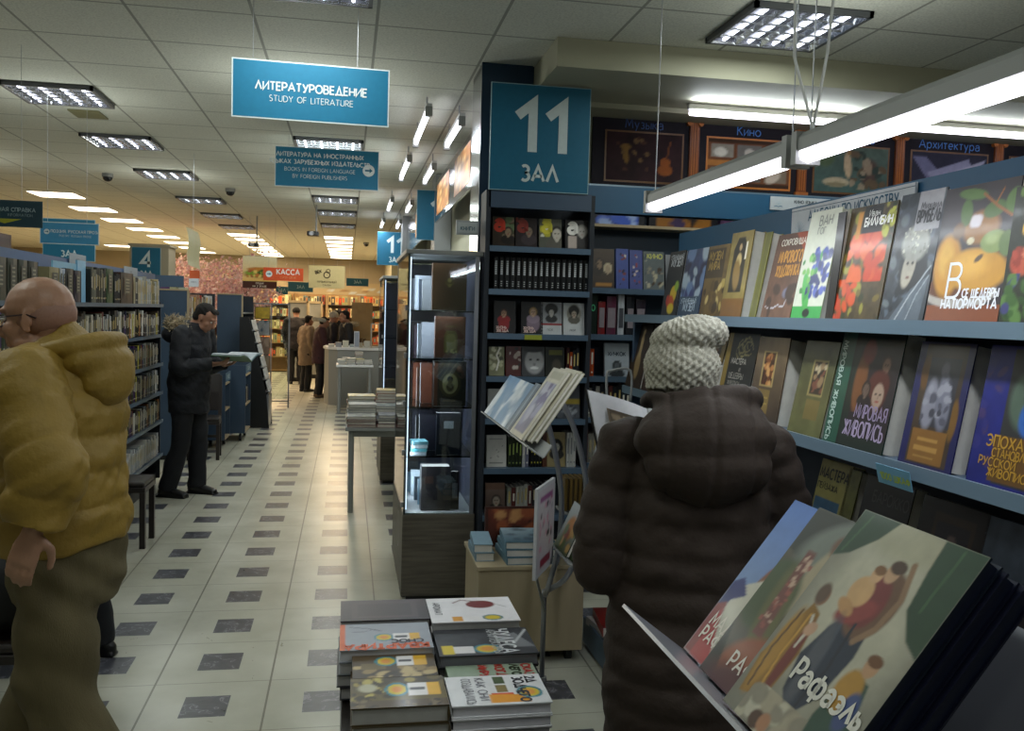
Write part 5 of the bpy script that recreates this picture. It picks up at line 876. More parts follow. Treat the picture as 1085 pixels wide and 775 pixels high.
# ---------------------------------------------------------------- tilted album stand in the foreground
def painter_stand():
    Xt = .7; t = thing('book_display_stand', 'tilted metal display tray holding large albums in the right foreground', 'stand', (.7, 1.1, 0))
    TL, BL = [(917.5, 540), (866.5, 536), (837, 525)], [(766, 742), (741, 709), (724.6, 678)]
    T = at(*TL[0], 'X', Xt); B = at(*BL[0], 'Y', T.y); up_ = (T-B).normalized(); h0 = (T-B).length; n_in = up_.cross(Vector((0, -1, 0)))
    madonna = [('bg', '#807e70'), ('e', .5, .62, .42, .42, 0, '#b4b09c', .6), ('n', 3, .16, 3), ('e', .5, .93, .35, .08, 0, '#a8a48c', .6), ('p', [(0, 1), (.34, 1), (.26, .9), (.12, .8), (0, .76)], '#26402a'), ('p', [(1, 1), (.7, 1), (.72, .86), (.76, .7), (.88, .6), (1, .56)], '#26402a'), ('l', [(.1, .98), (.05, .8)], .01, '#3a5a38'), ('l', [(.85, .98), (.84, .72)], .01, '#3a5a38'),
      ('p', [(.36, .5), (.5, .66), (.62, .62), (.66, .45), (.62, .25), (.5, .12), (.36, .2), (.3, .35)], '#1f2a3c'), ('e', .55, .66, .16, .16, -10, '#6a4c38', .15), ('l', [(.62, .86), (.69, .72), (.66, .58), (.58, .5)], .022, '#8a6c50'), ('e', .5, .66, .12, .12, 0, '#74302e', .2), ('l', [(.42, .58), (.46, .4), (.44, .2)], .012, '#3a4658'), ('l', [(.52, .56), (.55, .36), (.52, .18)], .012, '#151d2c'), ('e', .46, .6, .14, .05, 30, '#8a3c38', .3), ('e', .52, .8, .05, .045, 0, '#c09a78', .25), ('e', .535, .83, .06, .03, 0, '#4a3424', .3), ('e', .4, .68, .09, .07, 20, '#c8a070', .2), ('e', .43, .77, .045, .04, 0, '#c8a078', .25), ('e', .43, .79, .045, .022, 0, '#7a5430', .3), ('e', .37, .6, .08, .03, -20, '#b88c5c', .3), ('e', .42, .35, .06, .2, 5, '#4a4e58', .5),
      ('p', [(.14, .55), (.24, .52), (.3, .34), (.28, .12), (.06, .08), (.02, .25)], '#8a6420'), ('e', .1, .3, .06, .2, 0, '#a87c2c', .4), ('l', [(.1, .5), (.07, .3), (.1, .12)], .01, '#5a3e14'), ('l', [(.18, .5), (.17, .3), (.2, .12)], .01, '#c09038'), ('e', .24, .3, .04, .18, 0, '#6a241c', .4), ('l', [(.2, .5), (.24, .44), (.23, .36)], .012, '#c8c0b0'), ('e', .17, .59, .05, .045, 0, '#8a6248', .25), ('e', .155, .6, .05, .05, 0, '#5a4434', .4), ('e', .25, .45, .05, .03, 40, '#c0987c', .3),
      ('p', [(.72, .42), (.86, .4), (.95, .2), (.98, 0), (.7, 0), (.66, .2)], '#2c4a3c'), ('e', .76, .34, .09, .09, 0, '#b08434', .25), ('e', .84, .28, .06, .08, 0, '#3c4c7c', .3), ('e', .8, .46, .05, .045, 0, '#b8906c', .25), ('e', .8, .485, .055, .025, 0, '#6a4424', .3),
      ('b', 40, 5, ['#b4ad96', '#a49a84', '#8a8474', '#c0baa6'], .06, (.15, 0, .66, .16)), ('e', .33, .04, .06, .04, 0, '#4a3020', .3), ('e', .4, .05, .05, .04, 0, '#a87858', .3), ('n', 14, .08, 4)]
    w = .245; lab = ['large painting album with robed figures and green curtains, front of the tilted stand', 'painting album with a bearded profile and patterned sash, middle of the tilted stand', 'painting album with blue sky and a red dress, back of the tilted stand']
    p2 = [('bg', '#4a4638'), ('n', 4, .3, 5), ('p', [(0, 1), (0, .75), (.25, .7), (.5, 1)], '#2c2e26'), ('e', .5, .84, .4, .16, 20, '#6c7268', .3), ('e', .75, .65, .3, .22, 0, '#a08c78', .2), ('e', .45, .66, .12, .2, -10, '#9c9074', .3), ('e', .5, .85, .12, .07, -15, '#6a4c38', .3), ('e', .15, .5, .26, .2, 0, '#3c4a2c', .2), ('e', .3, .4, .12, .3, 15, '#5a5a34', .4), ('p', [(.2, .78), (.3, .78), (.36, .3), (.24, .3)], '#6a3c34'), ('b', 30, 8, ['#b89a84', '#8a4c40'], .02, (.22, .32, .34, .76)), ('e', .5, .12, .4, .2, 10, '#8a4a2c', .2), ('p', [(0, .3), (.2, .0), (0, 0)], '#1c201c'), ('e', .55, .02, .5, .12, 0, '#4a1c20', .5)]
    p3 = [('gv', '#8aa0b8', '#4a6cac'), ('e', .45, .62, .34, .09, 58, '#7a4a2c', .15), ('e', .52, .64, .34, .085, 58, '#c8b494', .15), ('e', .4, .66, .02, .012, 0, '#2a1c18', .3), ('p', [(0, .4), (.35, .55), (.6, .3), (.5, 0), (0, 0)], '#c0bcac'), ('p', [(0, .1), (.12, .36), (.25, .42), (.1, .5), (0, .45)], '#26306a'), ('p', [(0, .3), (.1, .34), (.3, .0), (0, 0)], '#7a1c20'), ('p', [(.1, .3), (.25, .15), (.4, .0), (.1, 0)], '#a02426'), ('n', 6, .1, 3)]
    arts = [madonna, p2, p3]; covers = ['#1c2434', '#1a1e1c', '#2c3c6c']
    tx = [(('Рафаэль', .36, .25, .03, '#d8d6cc', 'l', {'wt': .26}),), (('РАФАЭЛЬ', .24, .1, .026, '#d8d0c4', 'l', {'wt': .17}),), (('МАДОННЫ', .08, .19, .024, '#e0d8cc', 'l', {'wt': .17}), ('РАФАЭЛЯ', .08, .1, .024, '#e0d8cc', 'l', {'wt': .17}))]
    for i in (2, 1, 0):
        Ti = at(*TL[i], 'X', Xt+.0*i); Bi = at(*BL[i], 'Y', Ti.y)
        if i: # lie further back in the stack: keep the tray angle, slide along the ledge
            Bi = B+n_in*(.066, .094)[i-1]
            Bi = Vector((Bi.x, at(*BL[i], 'X', Bi.x).y, Bi.z)); hh = (at(*TL[i], 'Y', Bi.y)-Bi).dot(up_)
            upi = up_
        else: hh = h0; Bi = B; upi = up_
        X = frame(Bi, (0, -1, 0), upi); book(lab[i], w, hh, .024 if i else .02, X, covers[i], arts[i], 110 if i == 0 else 56, None, tx[i], True, 'albums on the tilted stand', big=True, pagecol='#1c2238' if i == 0 else '#cdc9bf')
    for k in range(2):
        Bi = B+n_in*(.0215+.0215*k)+Vector((0, -.008*(k+1), 0))
        # copies behind the front album, overlapping nothing: narrower run beside the back ones
        X = frame(Bi, (0, -1, 0), up_); book(['first', 'second'][k]+' navy-edged album showing behind the front album on the tilted stand', .245, h0-.003, .02, X, '#14182e', [('bg', '#14182e')], 4, None, (), True, 'navy copies behind the front album', big=True, pagecol='#181e34')
    # tray
    b = MB(); q = B-up_*.004; lo, hi = q.y+.36, q.y-.3; o_ = -n_in*.03; i_ = n_in*.13
    P = [Vector((q.x, y, q.z))+o for y, o in ((lo, o_), (hi, o_), (hi, i_), (lo, i_))]; b.prism(P, -up_*.006); b.build('ledge', 'alu', t)
    b = MB(); P = [Vector((q.x, y, q.z))+i_+u for y, u in ((lo-.03, up_*0), (hi, up_*0), (hi, up_*.3), (lo-.03, up_*.3))]; b.prism(P, n_in*.004); b.build('tray_back', 'alu', t)
    b = MB(); c = Vector((q.x, q.y-.05, q.z))+i_+n_in*.02+up_*.1; b.tube([c+Vector((0, 0, .0)), c+Vector((.06, 0, -.12)), c+Vector((.06, 0, -.5)), Vector((c.x+.06, c.y, .03))], .014, n=12); b.build('pole', 'grey', t, smooth=True)
    b = MB(); b.tube([c+Vector((.0, -.08, .12)), c+Vector((.12, -.05, -.02)), c+Vector((.14, -.02, -.2)), c+Vector((.07, 0, -.42))], .011, n=10); b.build('curved_strut', 'alu', t, smooth=True)
    b = MB(); b.tube([(c.x+.06, c.y, 0), (c.x+.06, c.y, .025)], .17, n=28); b.build('base_plate', 'greypaint', t)
    b = MB(); g = T+Vector((.05, -.25, 0)); b.tube([g, g+Vector((.03, -.03, .02)), g+Vector((.05, -.01, .04)), g+Vector((.07, -.05, .045))], .0018, n=6); b.tube([g+Vector((.01, -.01, -.01)), g+Vector((.05, -.05, .01)), g+Vector((.09, -.04, .02))], .0018, n=6); b.build('wire_clip', 'wire', t)
painter_stand()
# ---------------------------------------------------------------- curved stand beside the tall bookcase
def curved_stand():
    t = thing('curved_book_stand', 'curved grey tube stand carrying tilted trays of booklets', 'stand', (.89, 3.9, 0)); Yp = 3.75
    b = MB(); b.tube([(.89, 3.9, .02), (.89, 3.9, .36), (.885, 3.88, .42)], .012, n=12); b.build('pole', 'grey', t, smooth=True)
    b = MB(); b.tube([(.89, 3.9, 0), (.89, 3.9, .02)], .022, n=20); b.build('foot', 'greypaint', t)
    def cur(pts, Y=Yp): return [at(x, y, 'Y', Y) for x, y in pts]
    def spl(P, n=5):
        out = []
        for i in range(len(P)-1):
            p0, p1, p2, p3 = P[max(i-1, 0)], P[i], P[i+1], P[min(i+2, len(P)-1)]
            for k in range(n):
                u = k/n; out.append(.5*((2*p1)+(p2-p0)*u+(2*p0-5*p1+4*p2-p3)*u*u+(3*p1-p0-3*p2+p3)*u**3))
        return out+[P[-1]]
    b = MB(); b.tube(spl(cur([(571, 420), (583, 458), (592, 500), (595, 535), (592, 580), (582, 618)])+[Vector((.89, 3.88, .4))]), .012, n=10); b.build('curved_tube', 'alu', t, smooth=True)
    b = MB(); b.tube(spl(cur([(583, 405), (606, 448), (618, 492), (621, 525), (616, 575), (600, 612)])+[Vector((.9, 3.88, .42))]), .012, n=10); b.build('curved_tube', 'alu', t, smooth=True)
    b = MB(); P = cur([(643, 424), (643, 398), (648, 393), (668, 393), (668, 425)], 4.0); b.tube(spl(P, 4), .006, n=8); b.tube([cur([(643, 424)], 4.)[0], cur([(621, 525)], 3.8)[0]], .006, n=8); b.build('wire_loop', 'greypaint', t, smooth=True)
    # upper tray
    Xt = .76; T = at(540.6, 397.5, 'X', Xt); B = at(513, 437, 'Y', T.y); up_ = (T-B).normalized(); nin = up_.cross(Vector((0, -1, 0)))
    T2 = at(574, 393, 'X', Xt); y2 = T2.y; ye = at(600, 384, 'X', Xt).y
    b = MB(); q = B-up_*.003; P = [Vector((q.x, y, q.z))+o for y, o in ((T.y+.02, -nin*.012), (ye-.0, -nin*.012), (ye, nin*.06), (T.y+.02, nin*.06))]; b.prism(P, -up_*.005); b.build('upper_ledge', 'greypaint', t)
    b = MB(); P = [Vector((q.x, y, q.z))+nin*.06+u for y, u in ((T.y-.02, up_*0), (ye, up_*0), (ye, up_*.05), (T.y-.02, up_*.05))]; b.prism(P, nin*.004); b.build('upper_tray_back', 'greypaint', t)
    X = frame(B, (0, -1, 0), up_); h1 = (T-B).length; wA = (B.y-y2)-.135
    book('glossy blue and white booklet at the left of the curved stand', wA, h1, .014, X, '#8aa0b4', [('gv', '#a0acb8', '#5c86b0'), ('b', 16, 4, ['#c8d0d8', '#6c8cac', '#dce0e4'], .14, (0, 0, 1, 1)), ('n', 4, .2, 4)], 24, None, (), True, 'booklets on the curved stand')
    for k in range(3):
        Bk = Vector((B.x, B.y-wA-.006-.034*k, B.z)); X = frame(Bk, (0, -1, 0), up_); book('narrow grey booklet, %s from the blue one on the curved stand' % ORD[k], .031, h1*1.05, .016, X, '#5c6a78', [('bg', ['#5c6a78', '#7a8894', '#46525e'][k])], 4, None, (), True, 'booklets on the curved stand')
    Bk = Vector((B.x, y2+.02, B.z)); hb = .31; X = frame(Bk, (0, -1, 0), up_)
    book('cream-bordered booklet with a violet landscape picture on the curved stand', .25, hb, .012, X, '#b8b2a0', [('bg', '#b4ae9c'), ('r', .14, .08, .86, .8, '#6c6a80'), ('n', 4, .3, 4), ('b', 14, 5, ['#8c8aa4', '#5a4c74', '#a8a4b4'], .14, (.14, .08, .86, .8)), ('r', .14, .84, .86, .96, '#a09a84')], 30, None, (), True, 'booklets on the curved stand')
    Bk = Bk+nin*.016+Vector((0, -.04, 0)); 
    for k in range(2): X = frame(Bk+nin*.016*k+up_*.012*(k+1), (0, -1, 0), up_); book('cream booklet %s behind the violet landscape booklet' % ['just', 'farther'][k], .25, hb, .014, X, '#aaa692', [('bg', '#b0aa96'), ('r', .2, .3, .8, .9, '#8c8670')], 10, None, (), True, 'booklets on the curved stand')
    # lower tray with glossy albums
    Xl = .93; T = at(609, 531, 'X', Xl); B = at(587, 577, 'Y', T.y); up_ = (T-B).normalized(); nin = up_.cross(Vector((0, -1, 0))); h2 = (T-B).length
    for k in range(3):
        X = frame(B+nin*.02*k+Vector((0, -.03*k, 0)), (0, -1, 0), up_); book(['front', 'second', 'rear'][k]+' dark glossy album with orange glow in the lower tray of the curved stand', .2, h2, .016, X, '#2c3420', [('bg', '#4a5a30'), ('gv', '#3a4a1c', '#b8c0c0'), ('e', .5, .5, .3, .25, 0, '#c8842c', .4), ('e', .4, .35, .2, .15, 0, '#8a3c1c', .5), ('b', 8, k, ['#5a6a30', '#c8a05a'], .1, (0, 0, 1, .6))], 24, None, (), True, 'albums in the lower tray')
    b = MB(); q = B-up_*.003; P = [Vector((q.x, y, q.z))+o for y, o in ((T.y+.03, -nin*.01), (T.y-.3, -nin*.01), (T.y-.3, nin*.075), (T.y+.03, nin*.075))]; b.prism(P, -up_*.005); b.build('lower_ledge', 'greypaint', t)
    for k in range(5):
        x0 = at(598+5*k, 505, 'Y', 4.02).x; b = MB(); X = frame((x0, 4.0, at(598, 544, 'Y', 4.0).z+.01), (1, 0, 0), (-.35, 0, 1)); b.box((0, 0, .0), (.012, .12, .15), 0, '#6a5428', X); b.box((.012, 0, .003), (.02, .118, .147), 0, '#3a2c18', X); b.build('card_folder', 'gloss', label='slanting gold-brown card folder, %s from the left behind the notice board' % ORD[k], cat='folder', group='gold-brown card folders')
    b = MB(); a0 = at(598, 545, 'Y', 4.0); b.box((a0.x-.01, 3.98, a0.z), (a0.x+.15, 4.14, a0.z+.01)); b.tube([(a0.x+.07, 4.05, a0.z), (.9, 3.92, .4)], .009, n=8); b.build('small_tray', 'greypaint', t)
    # notice board
    P0 = at(570, 519, 'Y', 3.3); P1 = at(588.5, 505, 'Y', 3.55); Pb = at(567, 616, 'Y', 3.3); ux = Vector((P1.x-P0.x, P1.y-P0.y, 0)); w = ux.length; ux.normalize(); h = P0.z-Pb.z; X = frame((P0.x, P0.y, Pb.z), ux, (0, 0, 1))
    n = thing('notice_board', 'white-framed notice board with pink and black text standing before the curved stand', 'sign', X.translation); b = MB(); b.box((0, 0, 0), (w, .012, h), 0, '#b8b8ba', X); b.build('frame', 'sign', n)
    b = MB(); b.grid(X @ Vector((.015, -.001, .015)), ux*(w-.03), Vector((0, 0, h-.03)), 24, 30, [('bg', '#b8b0b4'), ('b', 24, 6, ['#a8486a', '#3a3038', '#8a7c88', '#c08a9c'], .06, (.1, .25, .9, .9)), ('r', .2, .05, .8, .16, '#8a2c3c'), ('r', .1, .84, .9, .92, '#8a4a7a')], asp=1.6); b.build('poster', 'gloss', n)
    b = MB(); c = X @ Vector((w*.5, .02, .02)); b.tube([X @ Vector((w*.5, .013, h*.5)), X @ Vector((w*.5, .04, .0)), Vector((.885, 3.86, .33))], .006, n=8); b.build('clip_arm', 'greypaint', n)
curved_stand()
# ---------------------------------------------------------------- glass showcase
M['inner'] = mat('pale_violet_panel', '#77788c', .3, .2)
def showcase(label, X0, X1, Y0, Y1, zb, zt, shelves, gname):
    t = thing('glass_showcase', label, 'showcase', ((X0+X1)/2, (Y0+Y1)/2, 0))
    b = MB(); b.box((X0, Y0, .03), (X1, Y1, zb)); b.build('base_cabinet', 'greywood', t, bevel=.004); b = MB(); b.box((X0+.03, Y0+.03, 0), (X1-.03, Y1-.03, .03)); b.build('plinth', 'black', t)
    b = MB(); b.box((X0-.01, Y0-.01, zt-.025), (X1+.01, Y1+.02, zt)); b.build('top', 'greypaint', t, bevel=.003)
    for x, y in ((X0+.012, Y0+.012), (X1-.02, Y0+.012), (X0+.012, Y1-.02), (X1-.02, Y1-.02)):
        b = MB(); s = .004 if x < X0+.02 and y < Y0+.02 else .011; b.box((x-s, y-s, zb), (x+s, y+s, zt-.025)); b.build('post', 'grey', t)
    for a, c in (((X0+.004, Y0+.003, zb), (X1-.004, Y0+.007, zt-.025)), ((X0+.003, Y0+.008, zb), (X0+.007, Y1-.008, zt-.025))):
        b = MB(); b.box(a, c); b.build('glass_panel', 'glass', t)
    b = MB(); b.box((X1-.010, Y0+.03, zb), (X1-.004, Y1-.03, zt-.03)); b.build('side_panel', 'inner', t)
    b = MB(); b.box((X0+.02, Y1-.012, zb), (X1-.02, Y1-.006, zt-.03)); b.build('back_panel', 'inner', t)
    for z in shelves: b = MB(); b.box((X0+.012, Y0+.012, z-.008), (X1-.014, Y1-.014, z)); b.build('glass_shelf', 'glass', t)
    b = MB(); b.box((X0+.012, Y0+.012, zb), (X1-.012, Y1-.012, zb+.006)); b.build('inner_floor', 'white', t)
    b = MB(); b.tube([(X0+.02, Y0+.045, zb+.02), (X0+.02, Y0+.045, zt-.04)], .004, n=6); b.build('light_strip', emis(gname+'_strip', '#dfe6ff', 2.5), t)
    for z in [zb+.03]+shelves: b = MB(); b.cbox((X0+.004, Y0+.09, z+.01), (.02, .03, .03)); b.build('clamp', 'wire', t)
    b = MB(); c = (X0-.002, Y0+.35, .34); P = arc(0, 0, .09, .11, 0, 360, 24); Q = arc(0, 0, .075, .095, 0, 360, 24)
    for i in range(23): b.poly([(X0-.002, c[1]+P[i][0], c[2]+P[i][1]), (X0-.002, c[1]+P[i+1][0], c[2]+P[i+1][1]), (X0-.002, c[1]+Q[i+1][0], c[2]+Q[i+1][1]), (X0-.002, c[1]+Q[i][0], c[2]+Q[i][1])][::-1])
    b.build('oval_ring', 'greypaint', t)
    return t
CS = [.83, 1.11, 1.385, 1.655]
showcase('tall glass showcase of gilt books with a grey wooden base', .325, .735, 5.07, 6.1, .50, 1.99, CS, 'near')
area('showcase_glow', (.355, 5.1, 1.25), 1.4, .03, 3.0, (.86, .88, 1.), rot=(0, math.radians(-90), math.radians(15)))
area('showcase_glow', (.36, 5.5, 1.25), 1.4, .05, 4.0, (.8, .85, 1.), rot=(0, math.radians(-90), 0))
for z in (1.96, 1.64, 1.37, 1.1, .82): area('showcase_shelf_glow', (.5, 5.19, z-.015), .3, .2, .7, (.85, .88, 1.))
def leather(label, x0, x1, z, h, y, t_, cover, ops, big=True, lean=0, pagecol='#b0aca8', fan=0):
    uz = Vector((0, math.sin(math.radians(lean)), math.cos(math.radians(lean)))); X = frame((x0, y, z+.001), (math.cos(fan), -math.sin(fan), 0), uz); return book(label, x1-x0, h, t_, X, cover, ops, 40, None, (), True, 'gilt books in the showcase', big=big, pagecol=pagecol)
gx = lambda p: at(p, 400, 'Y', 5.13).x
leather('brown leather volume with a small gilt crest, top tier of the showcase', gx(456), gx(492), 1.656, .265, 5.13, .06, '#5c412c', [('bg', '#5c412c'), ('n', 9, .12, 3), ('e', .5, .6, .12, .09, 0, '#5c4a26', .4), ('e', .5, .64, .06, .05, 0, '#a09050', .4), ('e', .5, .53, .05, .04, 0, '#94844a', .4), ('l', [(.36, .6), (.42, .56), (.58, .56), (.64, .6)], .012, '#8a7a40')])
leather('red-brown volume with a gilt arched door, second tier of the showcase', gx(460), gx(492), 1.386, .235, 5.13, .06, '#603a2a', [('bg', '#603c2c'), ('n', 9, .12, 3), ('p', [(.3, .12), (.74, .12), (.74, .55), (.66, .66), (.38, .66), (.3, .55)], '#6e6838'), ('p', [(.36, .18), (.68, .18), (.68, .5), (.62, .58), (.42, .58), (.36, .5)], '#8a8450'), ('b', 10, 3, ['#b0a868', '#6a6434'], .04, (.28, .1, .76, .2)), ('e', .52, .76, .2, .02, 0, '#6a5c30', .3)])
leather('brown and black volume with an oval medallion, third tier of the showcase', gx(460), gx(494), 1.111, .255, 5.13, .12, '#1c1710', [('bg', '#26211a'), ('r', 0, 0, .1, 1, '#4a2c1c'), ('r', .2, .86, .76, .96, '#332c1c'), ('e', .5, .5, .34, .3, 0, '#3c3620', .05), ('e', .5, .5, .24, .23, 0, '#8a845c', .1), ('e', .5, .6, .09, .07, 0, '#26221a', .3), ('e', .5, .42, .12, .1, 0, '#3a3424', .4), ('e', .5, .5, .06, .1, 0, '#5a5438', .4), ('r', .3, .1, .7, .14, '#5c5434')])
leather('black boxed volume with a pale plate, fourth tier of the showcase', gx(464), gx(490), .831, .24, 5.13, .06, '#121620', [('bg', '#141824'), ('r', .3, .62, .68, .8, '#a8b0b8')], fan=.0)
leather('dark grey volume with a round emblem, lowest tier of the showcase', gx(449), gx(480), .507, .255, 5.13, .12, '#2c2c34', [('bg', '#302c30'), ('e', .7, .6, .2, .13, 0, '#4a484e', .08), ('e', .7, .6, .14, .09, 0, '#2a2a34', .2), ('r', .1, .62, .4, .78, '#4a3832')])
leather('small dark framed book beside the grey emblem volume, lowest tier of the showcase', gx(481), gx(490), .507, .22, 5.16, .05, '#1c1c20', [('bg', '#1c1c20'), ('r', .2, .3, .8, .7, '#6a6c74')], big=False)
for z, sd, lb, cs, hs in ((1.656, 21, 'top', ['#b8bcc8', '#8a94a8', '#c8ccd4'], (.17, .22)), (1.386, 22, 'second', ['#b8bcc8', '#3a2c34', '#c8ccd4'], (.17, .2)), (1.111, 23, 'third', ['#6a3a28', '#8a5a40', '#4a2c20'], (.2, .24)), (.831, 24, 'fourth', ['#141420', '#c0c4d0', '#1c2030'], (.18, .22)), (.507, 25, 'lowest', ['#8ab0c8', '#c8d4dc', '#4a5a68'], (.12, .2))):
    n = 5; R = random.Random(sd)
    for i in range(n):
        y = 5.3+.13*i; mb = MB(); h = R.uniform(*hs); X = frame((.37+.012*(n-i), y, z), (1, 0, 0), (0, .08, 1)); bookmb(.13, h, .03+.02*R.random(), X, R.choice(cs), mb=mb, pagecol='#dcdce0'); mb.build('book', 'gloss', label='book inside the showcase, %s tier, %s behind the front volume' % (lb, ORD[i]), cat='book', group='books behind the glass of the showcase')
for i in range(4):
    mb = MB(); X = Matrix.Translation((.42, 5.17, .831+.02*i)) @ Matrix.Rotation(math.radians(4*i-6), 4, 'Z'); mb.box((-.05, -.06, 0), (.04, .06, .018), 0, ['#c4ccd8', '#6ac0d0', '#dce4ec', '#8ac8d8'][i], X); mb.build('booklet', 'gloss', label='thin pale booklet, %s of a pile in the showcase fourth tier' % ORD[i], cat='book', group='booklets in the showcase')
showcase('second glass showcase farther down the aisle', .33, .70, 8.6, 9.6, .5, 1.97, CS, 'far')
for i, (z, c, h, lb) in enumerate([(1.656, '#5a1c20', .25, 'dark red'), (1.386, '#4a3420', .24, 'brown'), (1.111, '#8a8a98', .2, 'grey'), (.83, '#2c2c3c', .1, 'navy')]):
    X = frame((.5, 8.66, z), (1, 0, 0), (0, 0, 1)); mb = bookmb(.17, h, .06, X, c); mb.build('book', 'gloss', label='%s volume inside the farther glass showcase' % lb, cat='book', group='volumes in the farther showcase')
# ================================================================ TABLES
def table(label, X0, X1, Y0, Y1, z, top='greypaint', leg='greypaint', lr=.022):
    t = thing('display_table', label, 'table', ((X0+X1)/2, (Y0+Y1)/2, 0)); b = MB(); b.box((X0, Y0, z-.03), (X1, Y1, z)); b.build('tabletop', top, t, bevel=.003)
    for x in (X0+.05, X1-.05):
        for y in (Y0+.05, Y1-.05): b = MB(); b.tube([(x, y, 0), (x, y, z-.03)], lr, n=14); b.build('leg', leg, t, smooth=True, sharp=40)
    for y in (Y0+.05, Y1-.05): b = MB(); b.box((X0+.05, y-.01, z-.08), (X1-.05, y+.01, z-.03)); b.build('apron', leg, t)
    return t
def stack(n, lab, cx, cy, w, d, z, tops, ts=(.02, .035), seed=0, rot=0, group=None, jit=.012, pagecol='#c9c6be', edge=None):
    R = random.Random(seed); out = []
    for i in range(n):
        t_ = R.uniform(*ts); last = i == n-1; col = tops[0] if last else R.choice(edge or tops[2]); ops = tops[1] if last else None
        flat_book(lab % ('top' if last else ORD[i]), (cx+R.uniform(-jit, jit), cy+R.uniform(-jit, jit)), w, d, t_, z, col, ops, rot=rot+R.uniform(-3, 3)*(jit > .005), group=group, texts=tops[3] if last and len(tops) > 3 else (), res=tops[4] if last and len(tops) > 4 else 12, pagecol=pagecol, big=last and len(tops) > 4)
        z += t_+.001
    return z
# foreground table (top hidden under stacks)
table('low dark table under the stacks of books in the foreground', 0., .5, 1.92, 2.77, .60, 'darkwood', 'darkwood', .025)
TG = 'book stacks on the foreground table'
def price(u0, v0, w, h, seed=0):
    """price card: yellow-orange patch, white slip and round rainbow sticker"""
    return [('r', u0, v0, u0+w*.25, v0+h, '#d0a030'), ('r', u0+w*.25, v0, u0+w*.6, v0+h, '#d8d4d4'), ('e', u0+w*.8, v0+h*.5, w*.22, h*.55, 0, '#2c7a8c', .05), ('e', u0+w*.8, v0+h*.5, w*.17, h*.42, 0, '#c8b02c', .1), ('e', u0+w*.8, v0+h*.5, w*.1, h*.25, 0, '#d08a3c', .5), ('r', u0+w*.3, v0+h*.35, u0+w*.55, v0+h*.6, '#4a4a50')]
# rot -90: book width runs towards the camera, height along +X
def fstack(n, name, cx, cy, dx, dy, ztop, cover, ops, texts, edge, rot=-90, t_=.03, pagecol='#aeacaa', res=44, gloss=True, jit=.006, low=None, desc=''):
    R = random.Random(len(name)*7+n); z = ztop-n*(t_+.001)
    w, d = (dy, dx) if rot in (-90, 90) else (dx, dy)
    for i in range(n):
        last = i == n-1; c = cover if last else R.choice(edge)
        lb = (name if last else '%s book from the bottom under the %s' % (ORD[i], desc))
        flat_book(lb, (cx+R.uniform(-jit, jit), cy+R.uniform(-jit, jit)), w, d, t_, z, c, ops if last else None, rot=rot+(R.uniform(-1.5, 1.5) if not last else 0), group=TG+', '+desc, texts=texts if last else (), res=res, pagecol=pagecol, big=last, gloss=gloss)
        z += t_+.001
fstack(4, 'dark shiny purple-brown album closed, back left of the foreground stacks', .125, 2.695, .26, .185, .75, '#3c3238', [('gv', '#3a2a30', '#20161a'), ('n', 4, .2, 2), ('r', .12, .12, .88, .88, '#3c2c30'), ('r', .2, .2, .8, .8, '#2a1e22')], (), ['#2c2830', '#3a3036'], t_=.033, rot=180, desc='purple-brown album')
fstack(4, 'white paperback with a red teapot shape, back right of the foreground stacks', .39, 2.665, .26, .22, .755, '#cfccd0', [('bg', '#d4d1d4'), ('e', .3, .62, .16, .17, 0, '#6a1c1c', .1), ('l', [(.16, .55), (.1, .4), (.22, .3)], .014, '#5a1c1c'), ('l', [(.3, .8), (.5, .95)], .006, '#8a8a8a')]+[('r', .78, .25, .96, .36, '#c88a20'), ('r', .78, .36, .96, .55, '#d8d4d4'), ('e', .85, .7, .11, .12, 0, '#2c6a7c', .05), ('e', .85, .7, .08, .09, 0, '#c8b02c', .2)], (('АРОМАТ', .2, .06, .02, '#5a5a60', 'l', {}),), ['#c8c4c4', '#b0acac', '#a8a0a4'], t_=.03, desc='teapot paperback')
fstack(4, 'grey paperback with upside-down orange lettering, second row left', .12, 2.49, .25, .2, .745, '#8c9098', [('bg', '#8d929c'), ('r', .96, 0, 1, 1, '#c85a24'), ('r', 0, .8, 1, .98, '#9a5a40', ), ('bg', '#8d929c'), ('l', [(.55, .3), (.7, .18), (.88, .12)], .012, '#4a4c54'), ('l', [(.6, .22), (.75, .32), (.9, .3)], .008, '#5a5c64'), ('r', .95, 0, 1, 1, '#c85a24')]+price(.12, .42, .5, .26), (('КВАРТИРА', .06, .8, .036, '#c85424', 'l', {'wt': .3, 'xs': .95}), ('СНОС', .1, .66, .024, '#2c2c34', 'l', {'wt': .25})), ['#a0522c', '#8a8e94', '#3a3a40'], rot=180, t_=.033, pagecol='#b0aeb0', desc='orange-lettered paperback')
fstack(4, 'dark grey album with white rotated title, second row right', .395, 2.45, .27, .2, .735, '#2c2d32', [('bg', '#34353a'), ('n', 4, .5, 2), ('p', [(.2, .85), (.75, 1), (.75, .75), (.3, .6)], '#8a8c90', .6), ('l', [(.1, .98), (.6, .8)], .02, '#b0b2b4'), ('r', .62, .05, .95, .16, '#c8b02c'), ('r', .66, .16, .92, .36, '#d0cccc'), ('e', .78, .5, .17, .14, 0, '#2c7a8c', .05), ('e', .78, .5, .13, .11, 0, '#c8b02c', .15), ('e', .78, .5, .08, .07, 0, '#d08a3c', .5)], (('ЧУДЕСА', .06, .64, .042, '#c8cacc', 'l', {'xs': .7, 'wt': .2}), ('АРХИТЕКТУРЫ', .06, .56, .024, '#a8aaac', 'l', {'xs': .6, 'wt': .2})), ['#26272c', '#3a3b40', '#1c1d20'], t_=.033, pagecol='#6a6a6e', desc='white-titled dark album')
